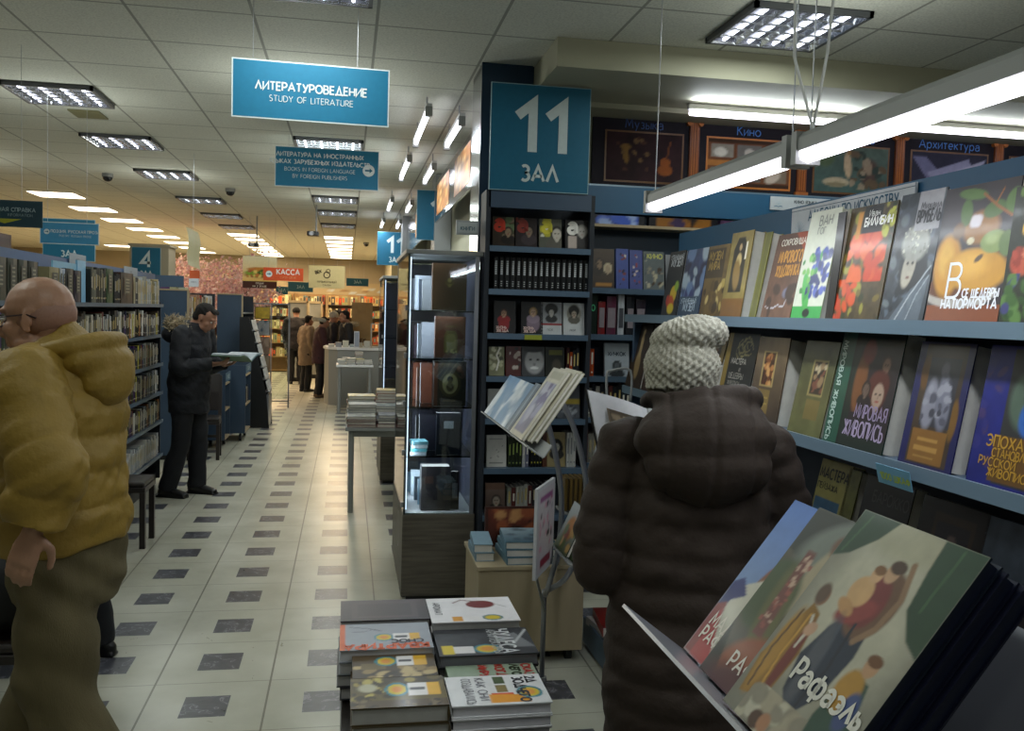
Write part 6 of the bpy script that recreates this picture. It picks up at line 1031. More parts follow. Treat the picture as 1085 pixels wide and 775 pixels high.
fstack(3, 'brown and gold album with a price card, third row left', .135, 2.315, .215, .15, .728, '#4a3c28', [('gv', '#5a4a34', '#2c2014'), ('b', 20, 5, ['#8a744a', '#2a2018', '#b09a6c'], .08, (.0, .5, 1, 1)), ('r', .6, .4, .9, .66, '#6a5a38')]+price(.1, .1, .62, .4), (), ['#5a4a38', '#6a6a6c'], t_=.036, rot=180, desc='brown price-card album')
fstack(3, 'pale green paperback with red and black rotated words, third row right', .385, 2.28, .235, .14, .71, '#7c8c78', [('bg', '#8c9c88')]+[('r', .1+.2*k, .2, .24+.2*k, .9, '#8c9c88') for k in range(1)], (('СКАЗ', .05, .86, .022, '#a8342c', 'l', {'wt': .3}), ('ЛЕГО', .05, .72, .022, '#26301c', 'l', {'wt': .3}), ('КОГДА', .05, .55, .022, '#a8342c', 'l', {'wt': .3}), ('МИРУ', .05, .36, .022, '#a8342c', 'l', {'wt': .3})), ['#7a8a74', '#8a8a80'], t_=.03, desc='pale green paperback')
fstack(2, 'dark gold album with flower and price card, front left of the foreground stacks', .14, 2.12, .225, .17, .745, '#3c3018', [('gv', '#2a2010', '#6a5c28'), ('b', 40, 6, ['#8a7a34', '#2c2410', '#a89a50', '#5a4c20'], .06, (0, 0, 1, .75)), ('e', .82, .35, .1, .14, 0, '#a8a48c', .4), ('r', 0, .76, 1, 1, '#4a3c28'), ('b', 20, 9, ['#6a5a3c', '#2c2418'], .04, (0, .76, 1, 1))]+price(.05, .22, .58, .42), (), ['#4a4030', '#6a6458'], t_=.042, rot=180, pagecol='#9a9894', desc='dark gold album')
fstack(4, 'white paperback with rotated lettering on making of, front right stack', .375, 2.12, .24, .17, .735, '#c4c4c6', [('bg', '#cacacc'), ('r', .05, .5, .3, .6, '#3c4c28'), ('r', .35, .5, .6, .6, '#7a6a3c'), ('r', .62, .42, .92, .66, '#c84a24'), ('p', [(.66, .4), (.94, .4), (.94, .8), (.7, .8)], '#d08c28'), ('e', .62, .82, .2, .13, 20, '#2c7a8c', .05), ('e', .62, .82, .15, .1, 20, '#c8b02c', .15), ('e', .62, .82, .09, .06, 0, '#d08a3c', .5)], (('2Д', .1, .84, .022, '#3a3a40', 'l', {'wt': .25}), ('ЗОДЧЕГО', .1, .7, .024, '#3a3a40', 'l', {'xs': .8, 'wt': .25}), ('КАК ОНИ', .1, .3, .022, '#7a7a80', 'l', {'xs': .9}), ('СОЗДАВАЛИСЬ', .1, .16, .022, '#7a7a80', 'l', {'xs': .6})), ['#c0bec0', '#b0aeb0'], t_=.029, pagecol='#b4b2b6', desc='white making-of paperback')
fstack(2, 'black paperback with faint grey letters, cut by the lower picture edge', .4, 1.94, .24, .14, .655, '#1c1c20', [('bg', '#1e1e22')], (('ДОМ И МОСКВА', .06, .8, .026, '#5a5c64', 'l', {}),), ['#2a2a30', '#3c3c40'], rot=0, t_=.03, desc='black paperback')
# ---- aisle tables with stacks
table('grey display table with round legs and stacked books in the aisle', 0., .62, 7.33, 8.38, .70)
table('grey side table beyond the first aisle table', .24, .70, 8.42-.0+.02, 8.58, .66) if 0 else None
AGP = 'stacks on the first aisle table'
cols = ['#8a8c8c', '#6a6e6c', '#a8a49a', '#9a9c98', '#b4ac98', '#5a5c60', '#7c4a48']
k = 0
for (cx, cy, n) in ((.13, 7.46, 4), (.37, 7.46, 4), (.13, 7.72, 7), (.37, 7.72, 7), (.13, 8.0, 9), (.37, 8.0, 10), (.56, 7.6, 5)):
    k += 1; c = ['#8a8a84', '#7c7c80', '#a09c94', '#6c7474', '#b8a878', '#b09c6c', '#7a8490'][k-1]; big_ = .228 if cx < .5 else .1
    stack(n, '%%s book in the %s stack on the first aisle table' % ['front left', 'front middle', 'second left', 'second middle', 'rear left', 'rear middle', 'right'][k-1], cx, cy, big_, .24, .701, (c, [('bg', c), ('n', 5, .3, k), ('b', 8, k, ['#b8b4a8', '#5a5c60'], .12, (0, 0, 1, 1))], cols), (.016, .028), seed=k, group=AGP, jit=.01)
table('white display table farther down the aisle', -.16, .42, 14.45, 15.3, .76, 'white', 'greypaint', .028)
k = 10
for (cx, cy, n, c) in ((-.07, 14.65, 3, '#8a9494'), (.08, 14.65, 4, '#a8a8a0'), (.21, 14.65, 4, '#a89c5c'), (.34, 14.65, 3, '#9aa0a0'), (.2, 15.0, 7, '#b8b4a8'), (.0, 15.0, 4, '#8c9090')):
    k += 1; stack(n, '%%s book in the %s stack on the white aisle table' % ORD[k-11], cx, cy, .125, .2, .761, (c, None, cols), (.02, .03), seed=k, group='stacks on the white aisle table')
t = thing('cash_counter', 'grey curved counter in the middle distance of the aisle', 'counter', (.05, 16, 0)); b = MB(); P = [(-.35, 16.5), (-.38, 16.1), (-.3, 15.75), (-.15, 15.62), (.62, 15.62), (.62, 16.5)]
b.rings([[(x, y, z) for x, y in P] for z in (0, .95)]); b.build('body', 'greypaint', t); b = MB(); b.rings([[(x*1.06, 16+(y-16)*1.06, z) for x, y in P] for z in (.95, .99)]); b.build('worktop', 'white', t)
for i in range(6):
    X = Matrix.Translation((-.26+.12*i, 15.85, .991)); b = MB(); b.box((-.05, -.07, 0), (.05, .07, .05+.03*(i % 3)), 0, ['#b8b4a8', '#8a8c90', '#c8c4b4', '#9aa4a8', '#a89c84', '#c0bcb0'][i], X); b.build('card_box', 'print', label='small pale box on the grey counter, %s from the left' % ORD[i], cat='box', group='boxes on the counter')
b = MB(); X = frame((.12, 15.7, .99), (1, 0, 0), (0, .1, 1)); b.box((0, 0, 0), (.09, .02, .28), 0, '#b8bac0', X); b.box((.01, -.003, .02), (.08, 0, .26), 0, '#8a90a0', X); b.build('leaflet_holder', 'gloss', label='upright pale leaflet holder on the grey counter', cat='leaflet holder')
b = MB(); X = frame((.4, 15.75, .99), (1, 0, 0), (0, .05, 1))
for a_, c_ in (((0, 0), (.02, .42)), ((.13, 0), (.15, .42)), ((0, 0), (.15, .02)), ((0, .4), (.15, .42))): b.box((a_[0], 0, a_[1]), (c_[0], .02, c_[1]), 0, '#a8a49c', X)
b.build('photo_stand', 'print', label='empty upright grey photo stand on the counter beside the leaflet holder', cat='photo stand')
# big kraft paper bag hung by the wall
t = thing('paper_bag', 'very large kraft paper shopping bag standing beyond the counter', 'bag', (.32, 17.3, .9)); a = at(372, 360, 'Y', 17.3); c = at(395, 321, 'Y', 17.3)
M['kraft'] = mat('kraft_paper', '#a8895e', .8, noise=.12, nscale=6, bump=.2, bscale=9)
b = MB(); b.rings([[(a.x, 17.3, a.z-.5), (c.x, 17.3, a.z-.5), (c.x, 17.5, a.z-.5), (a.x, 17.5, a.z-.5)], [(a.x, 17.3, c.z), (c.x, 17.3, c.z), (c.x, 17.42, c.z), (a.x, 17.42, c.z)]]); b.build('bag_body', 'kraft', t)
b = MB(); mx_ = (a.x+c.x)/2; b.tube([(mx_-.1, 17.29, c.z-.04), (mx_-.05, 17.28, c.z-.2), (mx_+.05, 17.28, c.z-.2), (mx_+.1, 17.29, c.z-.04)], .008, n=6); b.build('handle', 'kraft', t)
b = MB(); text(b, 'ВЕК', (mx_, 17.297, a.z-.05), (1, 0, 0), (0, 0, 1), .07, '#4a3420', .22, 'c'); b.build('lettering', 'print', t)
b = MB(); b.box((a.x-.05, 17.32, 0), (c.x+.05, 17.5, a.z-.5)); b.build('bag_pedestal', 'greypaint', label='grey pedestal beneath the large kraft bag', cat='pedestal')
for i, (y, x) in enumerate(((12.6, .92), (16.2, .9), (19.4, .9))): struct(MB().box((x, y, 0), (1.06, y+.35, CH)), 'trim_%d' % (5+i), 'cream')
# ================================================================ LEFT BOOKCASE RUN
LX = -1.65; LZ = [1.64, 1.37, 1.11, .85, .59, .28]
def leftcase():
    t = thing('left_bookcase', 'long dark blue bookcase along the left side of the aisle', 'bookcase', (-1.8, 6.2, 0)); Y0, Y1 = 3.3, 8.7
    b = MB(); b.box((-1.93, Y0, .1), (-1.9, Y1-.02, 1.66)); b.build('back_panel', 'shelfback', t)
    b = MB(); b.box((-1.93, Y0, 1.64), (-1.9, Y1+.9, 1.94)); b.build('header', 'bluehead', t)
    b = MB(); b.box((-1.9, Y1-.02, .05), (LX-.02, Y1, 1.66)); b.build('end_panel', 'shelfback', t)
    for z in LZ: b = MB(); b.box((-1.9, Y0, z-.02), (LX, Y1-.02, z)); b.box((LX, Y0, z-.024), (LX+.006, Y1-.01, z+.003)); b.build('shelf', 'shelf', t)
    b = MB(); b.box((-1.92, Y0, 0), (LX-.05, Y1-.02, .1)); b.build('plinth', 'black', t)
leftcase()
PL = [('#1e241f', 'dark green'), ('#2a3a26', 'green'), ('#26201e', 'dark brown'), ('#3a3634', 'grey-brown'), ('#18191d', 'black'), ('#8a8470', 'beige'), ('#5a2c28', 'maroon'), ('#a8a49a', 'pale'), ('#2c3040', 'navy'), ('#4c4038', 'brown')]
PM = PL+[('#4a2c60', 'purple'), ('#b0a83a', 'yellow'), ('#c0c0bc', 'white'), ('#8a5a34', 'tan'), ('#8a9098', 'grey'), ('#b4b0a4', 'cream')]
yl = lambda px: at(px, 320, 'X', LX-.02).y
def lrow(y0, y1, zi, cols, hs, seed, ts=(.02, .04), leanp=.3, where=None):
    spine_row((LX-.02, y0, LZ[zi]+.001), (0, 1, 0), 1, y1-y0, cols, hs, lambda i, n, c: ('%s book, %s %s, left bookcase top row' % (c, ORD[i], where)) if where else '%s book, %s from the right end, left bookcase %s row' % (c, ORD[max(0, n-1-i)], ['top', 'second', 'third', 'fourth', 'fifth', 'lowest'][zi]), 'books on the %s row of the left bookcase' % ['top', 'second', 'third', 'fourth', 'fifth', 'lowest'][zi], seed, ts, leanp)
# top row: thick grey-green volumes at the left edge
def thickvol(px0, px1, h, c, lb, zi=0, ang=0, title='#8a8878'):
    y0, y1 = yl(px0), yl(px1); X = Matrix(((-1, 0, 0), (0, -1, 0), (0, 0, 1))).to_4x4(); X.translation = Vector((LX-.02, y1, LZ[zi]+.001)); X = X @ Matrix.Rotation(ang, 4, 'X')
    mb = MB(); bookmb(.16, h, (y1-y0)*.96, X, c, mb=mb); T_ = (y1-y0)*.96
    mb.poly([X @ Vector((-.0042, a, b_)) for a, b_ in ((T_*.2, h*.3), (T_*.8, h*.3), (T_*.8, h*.85), (T_*.2, h*.85))][::-1], 0, '#3c3e38')
    for k in range(5): mb.poly([X @ Vector((-.0046, a, b_)) for a, b_ in ((T_*.35, h*(.36+.1*k)), (T_*.65, h*(.36+.1*k)), (T_*.65, h*(.4+.1*k)), (T_*.35, h*(.4+.1*k)))][::-1], 0, title)
    mb.build('book', 'print', label=lb, cat='book', group='books on the top row of the left bookcase')
for i, (p0, p1) in enumerate(((-26, -9), (-8.5, 7.5), (8, 19), (19.5, 29.5), (30, 40.5))): thickvol(p0, p1, .215, '#34382f' if i < 4 else '#262822', 'thick grey-green volume, %s from the left edge on the top row of the left bookcase' % ORD[i])
thickvol(52, 63, .2, '#8a8260', 'thick beige volume right of the grey-green volumes on the top row')
for i, (p0, p1, h, c, cn) in enumerate(((63.5, 66, .2, '#b8bcc4', 'white'), (66.3, 69, .2, '#a8b0c0', 'pale blue'), (69.5, 78, .205, '#2a2a2c', 'black'), (78.5, 86, .2, '#2c2438', 'dark violet'))): thickvol(p0, p1, h, c, '%s volume left of the light blue card on the top row' % cn)
b = MB(); X = frame((LX-.05, yl(62), LZ[0]+.20), (0, 1, 0), (0, 0, 1)); b.box((0, 0, .0), (.62, .01, .045), 0, '#7ab0d0', X); X = frame((LX-.045, yl(86.5), LZ[0]+.002), (0, 1, 0), (0, -.06, 1)); b.box((0, 0, 0), (yl(95)-yl(86.5), .012, .27), 0, '#8abce0', X); b.build('divider_card', 'print', label='light blue divider card standing among books on the top row', cat='card')
lrow(yl(96), yl(112), 0, [('#1c1d20', 'black'), ('#2a2c28', 'charcoal'), ('#6a6a60', 'grey')], (.22, .24), 31, (.03, .05), .1, 'right of the light blue card')
thickvol(112.5, 120, .245, '#2c4a2c', 'tall green volume in the middle of the top row of the left bookcase')
lrow(yl(121), yl(127), 0, [('#26272c', 'black')], (.2, .22), 32, (.03, .04), .1, 'right of the tall green volume')
thickvol(127.5, 141, .235, '#2c211f', 'very thick dark brown volume on the top row of the left bookcase')
lrow(yl(142), 8.64, 0, [('#8a8a84', 'grey'), ('#a89a70', 'tan'), ('#b0a488', 'cream'), ('#6a6444', 'olive'), ('#20242c', 'black'), ('#9aa0a8', 'pale')], (.18, .23), 33, (.03, .055), .7)
# items standing above the header on the left
b = MB(); b.box((-1.99, 5.0, 1.9), (-1.935, 5.75, 2.02), 0, '#4a3028'); b.box((-1.991, 5.0, 2.0), (-1.934, 5.75, 2.022), 0, '#5a3a30'); b.build('long_box', 'print', label='reddish brown long box on the rear ledge behind the left bookcase header', cat='box')
def smallcard(label, px, py, w, h, c, s='КНИГИ', X_=-1.893):
    a = at(px, py, 'X', X_); b = MB(); b.box((X_, a.y, a.z), (X_+.004, a.y+w, a.z+h), 0, c); text(b, s, (X_+.0045, a.y+w*.5, a.z+h*.4), (0, 1, 0), (0, 0, 1), h*.22, '#6a7078', .2, 'c'); b.build('section_card', 'sign', label=label, cat='sign', group='section cards on the left header')
smallcard('small white section card on the left header, left one', 73, 281, .4, .085, '#8c97a4'); smallcard('small white section card on the left header, right one', 131, 293, .5, .09, '#8c97a4')
lrow(4.6, 8.62, 1, PM, (.17, .22), 41, (.03, .055), .3); lrow(4.6, 5.3, 2, [('#26382c', 'dark green')], (.2, .21), 42, (.045, .05), 0)
lrow(7.3, 8.6, 2, PM, (.17, .2), 43, (.025, .045)); lrow(7.3, 8.6, 3, PM, (.17, .21), 44, (.025, .045)); lrow(7.3, 8.6, 4, PM, (.16, .2), 45, (.025, .045)); lrow(7.3, 8.6, 5, [('#b8b8bc', 'white'), ('#9aa0a4', 'pale grey'), ('#c4c0b8', 'cream')], (.15, .2), 46, (.03, .05))
# ---- low blue carts
def cart(label, X0, X1, Y0, Y1, h, s=None):
    t = thing('book_cart', label, 'cart', ((X0+X1)/2, (Y0+Y1)/2, 0)); b = MB(); b.box((X0, Y0, .1), (X1, Y0+.02, h)); b.build('end_panel', 'blue', t); b = MB(); b.box((X0, Y1-.02, .1), (X1, Y1, h)); b.build('end_panel', 'blue', t)
    b = MB(); b.box((X0, Y0+.02, .1), (X0+.015, Y1-.02, h)); b.build('back_panel', 'blue', t)
    for z in (.12, .45, h-.12): b = MB(); b.box((X0+.015, Y0+.02, z-.018), (X1, Y1-.02, z)); b.build('shelf', 'trimwood', t)
    b = MB(); b.box((X1-.004, Y0, h-.1), (X1+.004, Y1, h+.0), 0, '#4a6478'); text(b, s or 'ЛУЧШЕЕ', (X1+.005, (Y0+Y1)/2, h-.07), (0, 1, 0), (0, 0, 1), .045, '#b8c4c8', .2, 'c'); b.build('name_strip', 'sign', t)
    for x in (X0+.05, X1-.06):
        for y in (Y0+.06, Y1-.06): b = MB(); b.tube([(x-.014, y, .045), (x+.014, y, .045)], .045, n=14); b.box((x-.008, y-.01, .045), (x+.008, y+.01, .1)); b.build('castor', 'black', t)
a = Vector((-1.36, 10.75, 0)); cart('low blue book cart nearest the reading man', -1.62, -1.36, 10.75, 11.2, .87); cart('second low blue book cart behind the first', -1.55, -1.2, 11.35, 11.95, .93, 'СКИДКИ')
cart('low blue cart beside the dark chair near the left bookcase', -1.64, -1.5, 5.7, 6.3, .8)
for i in range(7):
    y = 11.39+.072*i; X = Matrix(((-1, 0, 0), (0, -1, 0), (0, 0, 1))).to_4x4(); X.translation = Vector((-1.22, y+.05, .451)); mb = bookmb(.14, .17+.02*(i % 3), .03, X, ['#3a2c28', '#a8a090', '#2c3440'][i % 3]); mb.build('book', 'print', label='small book on the second blue cart, %s from the near end' % ORD[i], cat='book', group='books on the second cart')
# ---- chairs
def chair_proto():
    t = thing('dark_chair', '', 'chair'); s = .43; w = .33
    L = dict(local=True)
    b = MB(); b.box((-w/2, -w/2, s-.05), (w/2, w/2, s-.015)); b.build('seat_frame', 'darkwood', t, bevel=.004, **L)
    b = MB(); b.box((-w/2+.005, -w/2+.005, s-.015), (w/2-.005, w/2-.005, s+.02)); b.build('seat', 'darkwood', t, bevel=.012, **L)
    for x in (-1, 1):
        b = MB(); b.box((x*(w/2-.018)-.018, -w/2, 0), (x*(w/2-.018)+.018, -w/2+.036, s-.05)); b.build('leg', 'darkwood', t, **L)
        b = MB(); x0, x1 = x*(w/2-.018)-.018, x*(w/2-.018)+.018; b.rings([[(x0, y, z), (x1, y, z), (x1, y+.034, z), (x0, y+.034, z)] for y, z in ((w/2-.02, 0), (w/2-.034, s), (w/2+.03, .88))]); b.build('leg', 'darkwood', t, **L)
    b = MB(); b.rings([[(-w/2+.02, y, z), (w/2-.02, y, z), (w/2-.02, y+.022, z), (-w/2+.02, y+.022, z)] for y, z in ((w/2-.02, .5), (w/2+.0, .7), (w/2+.035, .9))]); b.build('backrest', 'darkwood', t, bevel=.006, **L)
    for z in (.2,): b = MB(); b.box((-w/2+.01, w/2-.022, z), (w/2-.01, w/2-.008, z+.03)); b.build('stretcher', 'darkwood', t, **L)
    return t
ch = chair_proto(); CG = 'dark wooden chairs'
def put(o, x, y, rz, lb, first=False):
    c = o if first else copy_tree(o); c.location = (x, y, 0); c.rotation_euler = (0, 0, rz); c['label'] = lb; c['group'] = CG; c['category'] = 'chair'
put(ch, -1.475, 6.5, math.radians(90), 'dark wooden chair nearest, beside the left bookcase end', True)
put(ch, -1.49, 10.12, math.radians(4), 'dark wooden chair in front of the first blue cart'); put(ch, -1.44, 12.35, math.radians(90), 'dark wooden chair beside the white leaflet rack'); put(ch, -1.24, 3.5, math.radians(-90), 'dark chair with a black bag, cut off at the left edge')
# black bag on the near chair
def fuse(mb, voxel, smooth=4, factor=.5):
    me = bpy.data.meshes.new('tmp'); me.from_pydata([tuple(v) for v in mb.v], [], mb.f); me.update(); o = bpy.data.objects.new('tmp', me); COL.objects.link(o)
    r = o.modifiers.new('r', 'REMESH'); r.mode = 'VOXEL'; r.voxel_size = voxel
    if smooth: s = o.modifiers.new('s', 'SMOOTH'); s.iterations = smooth; s.factor = factor
    dg = bpy.context.evaluated_depsgraph_get(); dg.update(); e = o.evaluated_get(dg); out = bpy.data.meshes.new_from_object(e, depsgraph=dg); bpy.data.objects.remove(o); bpy.data.meshes.remove(me); return out
def meshobj(name, me, mats, parent=None, label=None, cat=None, loc=None, disp=None):
    for m_ in list(mats): me.materials.append(M[m_])
    if disp:
        n = len(me.vertices); co = np.empty(n*3); me.vertices.foreach_get('co', co); co = co.reshape(-1, 3); no = np.empty(n*3); me.vertices.foreach_get('normal', no); no = no.reshape(-1, 3); co = co+no*disp(co, no)[:, None]; me.vertices.foreach_set('co', co.ravel()); me.update()
    me.polygons.foreach_set('use_smooth', [True]*len(me.polygons)); o = bpy.data.objects.new(name, me); COL.objects.link(o)
    if parent is not None: o.parent = parent; MW[o.name] = MW[parent.name]
    if loc is not None: o.location = loc
    return tag(o, label, cat)
M['bagcloth'] = mat('black_bag_cloth', '#0e0f13', .7, noise=.2, bump=.2, bscale=30)
b = MB(); b.ell((0, 0, .15), (.17, .13, .16)); b.ell((.03, .02, .2), (.14, .11, .14)); b.tube([(-.1, 0, .28), (-.06, 0, .42), (.06, 0, .42), (.1, 0, .28)], .012, n=8)
t = thing('black_bag', 'soft black bag resting on the chair at the left edge', 'bag', (-1.18, 3.5, .452)); meshobj('bag_body', fuse(b, .012, 6), ['bagcloth'], t)
# ---- second and third shelf runs on the left
def run(label, X0, X1, Y0, Y1, zt, shelves):
    t = thing('left_bookcase', label, 'bookcase', ((X0+X1)/2, (Y0+Y1)/2, 0)); b = MB(); b.box((X0, Y0-.02, .05), (X1, Y0, zt)); b.build('end_panel', 'blue', t)
    b = MB(); b.box((X0-.015, Y0-.03, zt), (X1+.015, Y0+.01, zt+.015)); b.box((X1, Y0-.03, .05), (X1+.018, Y0+.01, zt)); b.build('edge_trim', 'trimwood', t)
    b = MB(); b.box((X0, Y0, .05), (X0+.02, Y1, zt)); b.build('back_panel', 'blue', t); b = MB(); b.box((X0, Y1, .05), (X1, Y1+.02, zt)); b.build('end_panel', 'shelfback', t)
    for z in shelves: b = MB(); b.box((X0+.02, Y0, z-.02), (X1, Y1, z)); b.build('shelf', 'shelf', t)
    b = MB(); b.box((X0+.02, Y0, 0), (X1-.03, Y1, .08)); b.build('plinth', 'black', t)
run('second blue bookcase with beige edging behind the reading man', -1.97, -1.655, 10.0, 12.0, 1.79, (1.52, 1.25, .98, .7, .4))
run('third blue bookcase with beige edging beyond the leaflet rack', -1.8, -1.47, 13.3, 14.9, 1.8, (1.55, 1.25, .95, .65))
for z, sd, nm in ((1.521, 51, 'top'), (1.251, 52, 'second'), (.981, 53, 'third'), (.701, 54, 'fourth')):
    spine_row((-1.675, 10.05, z), (0, 1, 0), 1, 1.9, [('#c4c4c8', 'white'), ('#8a2c24', 'red'), ('#c8a030', 'yellow'), ('#1c1c20', 'black'), ('#b0b4b8', 'pale'), ('#8a6a5a', 'brown')], (.19, .24), lambda i, n, c, nm=nm: '%s book spine, %s from the near end, %s row of the second bookcase' % (c, ORD[i], nm), 'books of the second bookcase, %s row' % nm, sd, (.06, .1), .4)
for i, (px, c, cn) in enumerate(((171, '#5a3a64', 'violet'), (181, '#b8b48c', 'pale yellow'), (188, '#b0b09a', 'cream'))):
    a = at(px, 307, 'Y', 10.1); b = MB(); b.box((a.x, 10.05, 1.806), (a.x+.085, 10.25, 1.825), 0, c); b.build('booklet', 'print', label='%s booklet lying on top of the second bookcase' % cn, cat='book', group='booklets on the second bookcase')
struct(MB().box((-2.3, 11.2, 1.75), (-1.9, 11.24, 1.98)), 'trim_8', 'blue')
b = MB(); a = at(200, 304, 'Y', 11.1); b.box((a.x, 11.1, a.z), (a.x+.11, 11.11, a.z+.1), 0, '#b8bcc4'); text(b, 'КНИГИ', (a.x+.055, 11.098, a.z+.05), (1, 0, 0), (0, 0, 1), .014, '#5a6068', .2, 'c'); b.build('section_card', 'sign', label='small white card under the hanging cream banner', cat='sign')
# hanging paper banner
a = at(197, 241, 'Y', 9.0); t = thing('paper_banner', 'pale yellow curling paper banner hanging over the second bookcase', 'banner', (a.x, 9.0, 1.93)); b = MB(); P0 = a; P1 = at(210, 247, 'Y', 9.3)
rr = []
for k in range(9):
    z = 2.38-.045*k; o_ = .02*math.sin(k*.7)
    for u in (0, .5, 1): rr.append((P0.x+(P1.x-P0.x)*u+o_*.6+.004*k, 9.0+.3*u+o_+.03*math.sin(u*PI), z-.03*u))
n0 = len(b.v); b.v += [Vector(p) for p in rr]
for k in range(8):
    for u in range(2): i = n0+k*3+u; b.face((i, i+3, i+4, i+1), 0, '#b8b088')
b.build('paper', 'sign', t); b = MB(); a2 = at(201, 295, 'Y', 9.1); b.box((a2.x, 9.1, a2.z), (a2.x+.09, 9.11, a2.z+.075), 0, '#c85a30'); b.build('orange_tag', 'sign', t)
b = MB(); b.tube([(P0.x+.05, 9.1, 2.36), (P0.x+.05, 9.1, CH)], .002, n=5); b.build('wire', 'wire', t)
# leaflet rack
def leaflet_rack():
    t = thing('leaflet_rack', 'stepped white leaflet rack beside the third dark chair', 'rack', (-1.2, 12.2, 0)); Y0, Y1 = 12.62, 13.15; P = [at(x, y, 'Y', Y0) for x, y in ((250, 341), (262, 341), (279, 433), (262, 433))]
    b = MB(); b.rings([[(-1.42, y, 0.0), (-1.02, y, 0.0), (-1.06, y, .45), (-1.3, y, 1.5), (-1.42, y, 1.5)] for y in (Y0, Y0+.02)]); b.build('side_panel', 'black', t)
    b = MB(); b.rings([[(-1.42, y, 0.0), (-1.02, y, 0.0), (-1.06, y, .45), (-1.3, y, 1.5), (-1.42, y, 1.5)] for y in (Y1-.02, Y1)]); b.build('side_panel', 'black', t)
    b = MB(); b.box((-1.06, Y0+.02, .02), (-1.03, Y1-.02, .45)); b.build('front_panel', 'alu', t)
    for k in range(6):
        z = .5+.165*k; x = -1.03-.04*k; b = MB(); b.box((x-.06, Y0+.02, z-.012), (x+.01, Y1-.02, z)); b.build('tier', 'alu', t)
        for j in range(3):
            y = Y0+.04+.18*j; X = frame((x-.004, y, z+.001), (0, 1, 0), (-.25, 0, 1)); c = '#c4c4c4'; b = MB(); b.box((0, 0, 0), (.16, .01, .14), 0, c, X); b.grid(X @ Vector((.0, -.001, 0)), X.to_3x3() @ Vector((.16, 0, 0)), X.to_3x3() @ Vector((0, 0, .14)), 8, 8, [('bg', '#c8c8c8'), ('b', 3, k*3+j, ['#4a5a7a', '#8a8c90', '#2c3440'], .16, (.3, .3, .7, .8))]); b.build('leaflet', 'print', label='white leaflet, %s from the near side, tier %s of the leaflet rack' % (ORD[j], ['one', 'two', 'three', 'four', 'five', 'six'][k]), cat='leaflet', group='leaflets in the rack')
leaflet_rack()
# framed display stand
def framestand():
    t = thing('picture_display_stand', 'metal-framed display stand of small landscape pictures past the leaflet rack', 'stand', (-1.15, 15.2, 0)); Y = 15.2; x0, xm, x1 = at(268, 380, 'Y', Y).x, at(287, 380, 'Y', Y).x, at(306, 380, 'Y', Y).x; zt = at(270, 321, 'Y', Y).z
    for x in (x0, xm, x1): b = MB(); b.box((x-.012, Y-.012, .0), (x+.012, Y+.012, zt)); b.build('post', 'grey', t)
    for z in (zt, .12): b = MB(); b.box((x0-.012, Y-.012, z-.02), (x1+.012, Y+.012, z)); b.build('rail', 'grey', t)
    zs = [zt-.06, zt-.28, zt-.55, zt-.85, zt-1.15, zt-1.42]; pal = [['#b8a03a', '#a8943a'], ['#8a9098', '#4a5c70', '#c0a0a0'], ['#6a5a54', '#8a7c74'], ['#7a7468', '#a89c90', '#5a544c'], ['#6c6860', '#4a4844'], ['#8a8680', '#c8c4bc']]
    for i in range(6):
        z1_ = zs[i]; z0_ = (zs[i+1] if i < 5 else .16)+.02; b = MB(); b.box((x0+.02, Y-.004, z0_), (xm-.02, Y+.004, z1_), 0, '#4a4640'); b.grid((x0+.03, Y-.006, z0_+.01), (xm-x0-.06, 0, 0), (0, 0, z1_-z0_-.02), 12, 10, [('bg', pal[i][0]), ('n', 4, .4, i), ('b', 8, i, pal[i], .15, (0, 0, 1, 1))]); b.build('picture', 'gloss', t)
    b = MB(); b.box((xm+.02, Y-.003, .14), (x1-.02, Y+.003, zt-.02)); b.build('glass_panel', 'glass', t)
framestand()
# pink blossom tree
def blossom():
    t = thing('blossom_tree', 'artificial pink cherry blossom tree in the back left of the hall', 'tree', (-1.9, 14.9, 0)); R = random.Random(5); c0 = Vector((-2.35, 17., 0))
    M['bark'] = mat('dark_bark', '#3c2622', .8, noise=.3, nscale=12); b = MB(); ends = []
    b.tube([c0, c0+Vector((.05, 0, .6)), c0+Vector((-.02, 0, 1.15))], [.09, .06, .05], n=8)
    for k in range(12):
        a = R.uniform(0, 2*PI); l = R.uniform(.5, 1.0); e = c0+Vector((math.cos(a)*l, math.sin(a)*l*.6, R.uniform(1.5, 2.45))); m_ = c0+Vector((math.cos(a)*l*.4, math.sin(a)*l*.3, 1.45)); b.tube([c0+Vector((-.02, 0, 1.1)), m_, e], [.04, .025, .008], n=6); ends += [m_, e, (m_+e)/2]
    b.build('trunk', 'bark', t, smooth=True); b = MB(); pal = ['#e8c4c6', '#f0d4d4', '#e0b4b6', '#f6e0e0', '#d4a4a8']
    for k in range(9000):
        a = R.uniform(0, 2*PI); r = R.random()**.4; q = R.uniform(-1, 1); p = c0+Vector((r*1.1*math.cos(a)*math.sqrt(1-q*q*.8), r*.7*math.sin(a), 1.92+q*.62*r)) if R.random() < .6 else ends[k % len(ends)]+Vector((R.gauss(0, .13), R.gauss(0, .13), R.gauss(0, .12)))
        if abs(math.sin(p.x*9)*math.cos(p.z*8)) < .1 and R.random() < .6: continue
        s = R.uniform(.018, .038); u = Vector((R.gauss(0, 1), R.gauss(0, 1), R.gauss(0, 1))).normalized(); v = u.orthogonal().normalized(); w = u.cross(v); b.poly([p+v*s, p+w*s*.8, p-v*s, p-w*s*.8], 0, R.choice(pal))
    b.build('blossom', 'sign', t)
blossom()
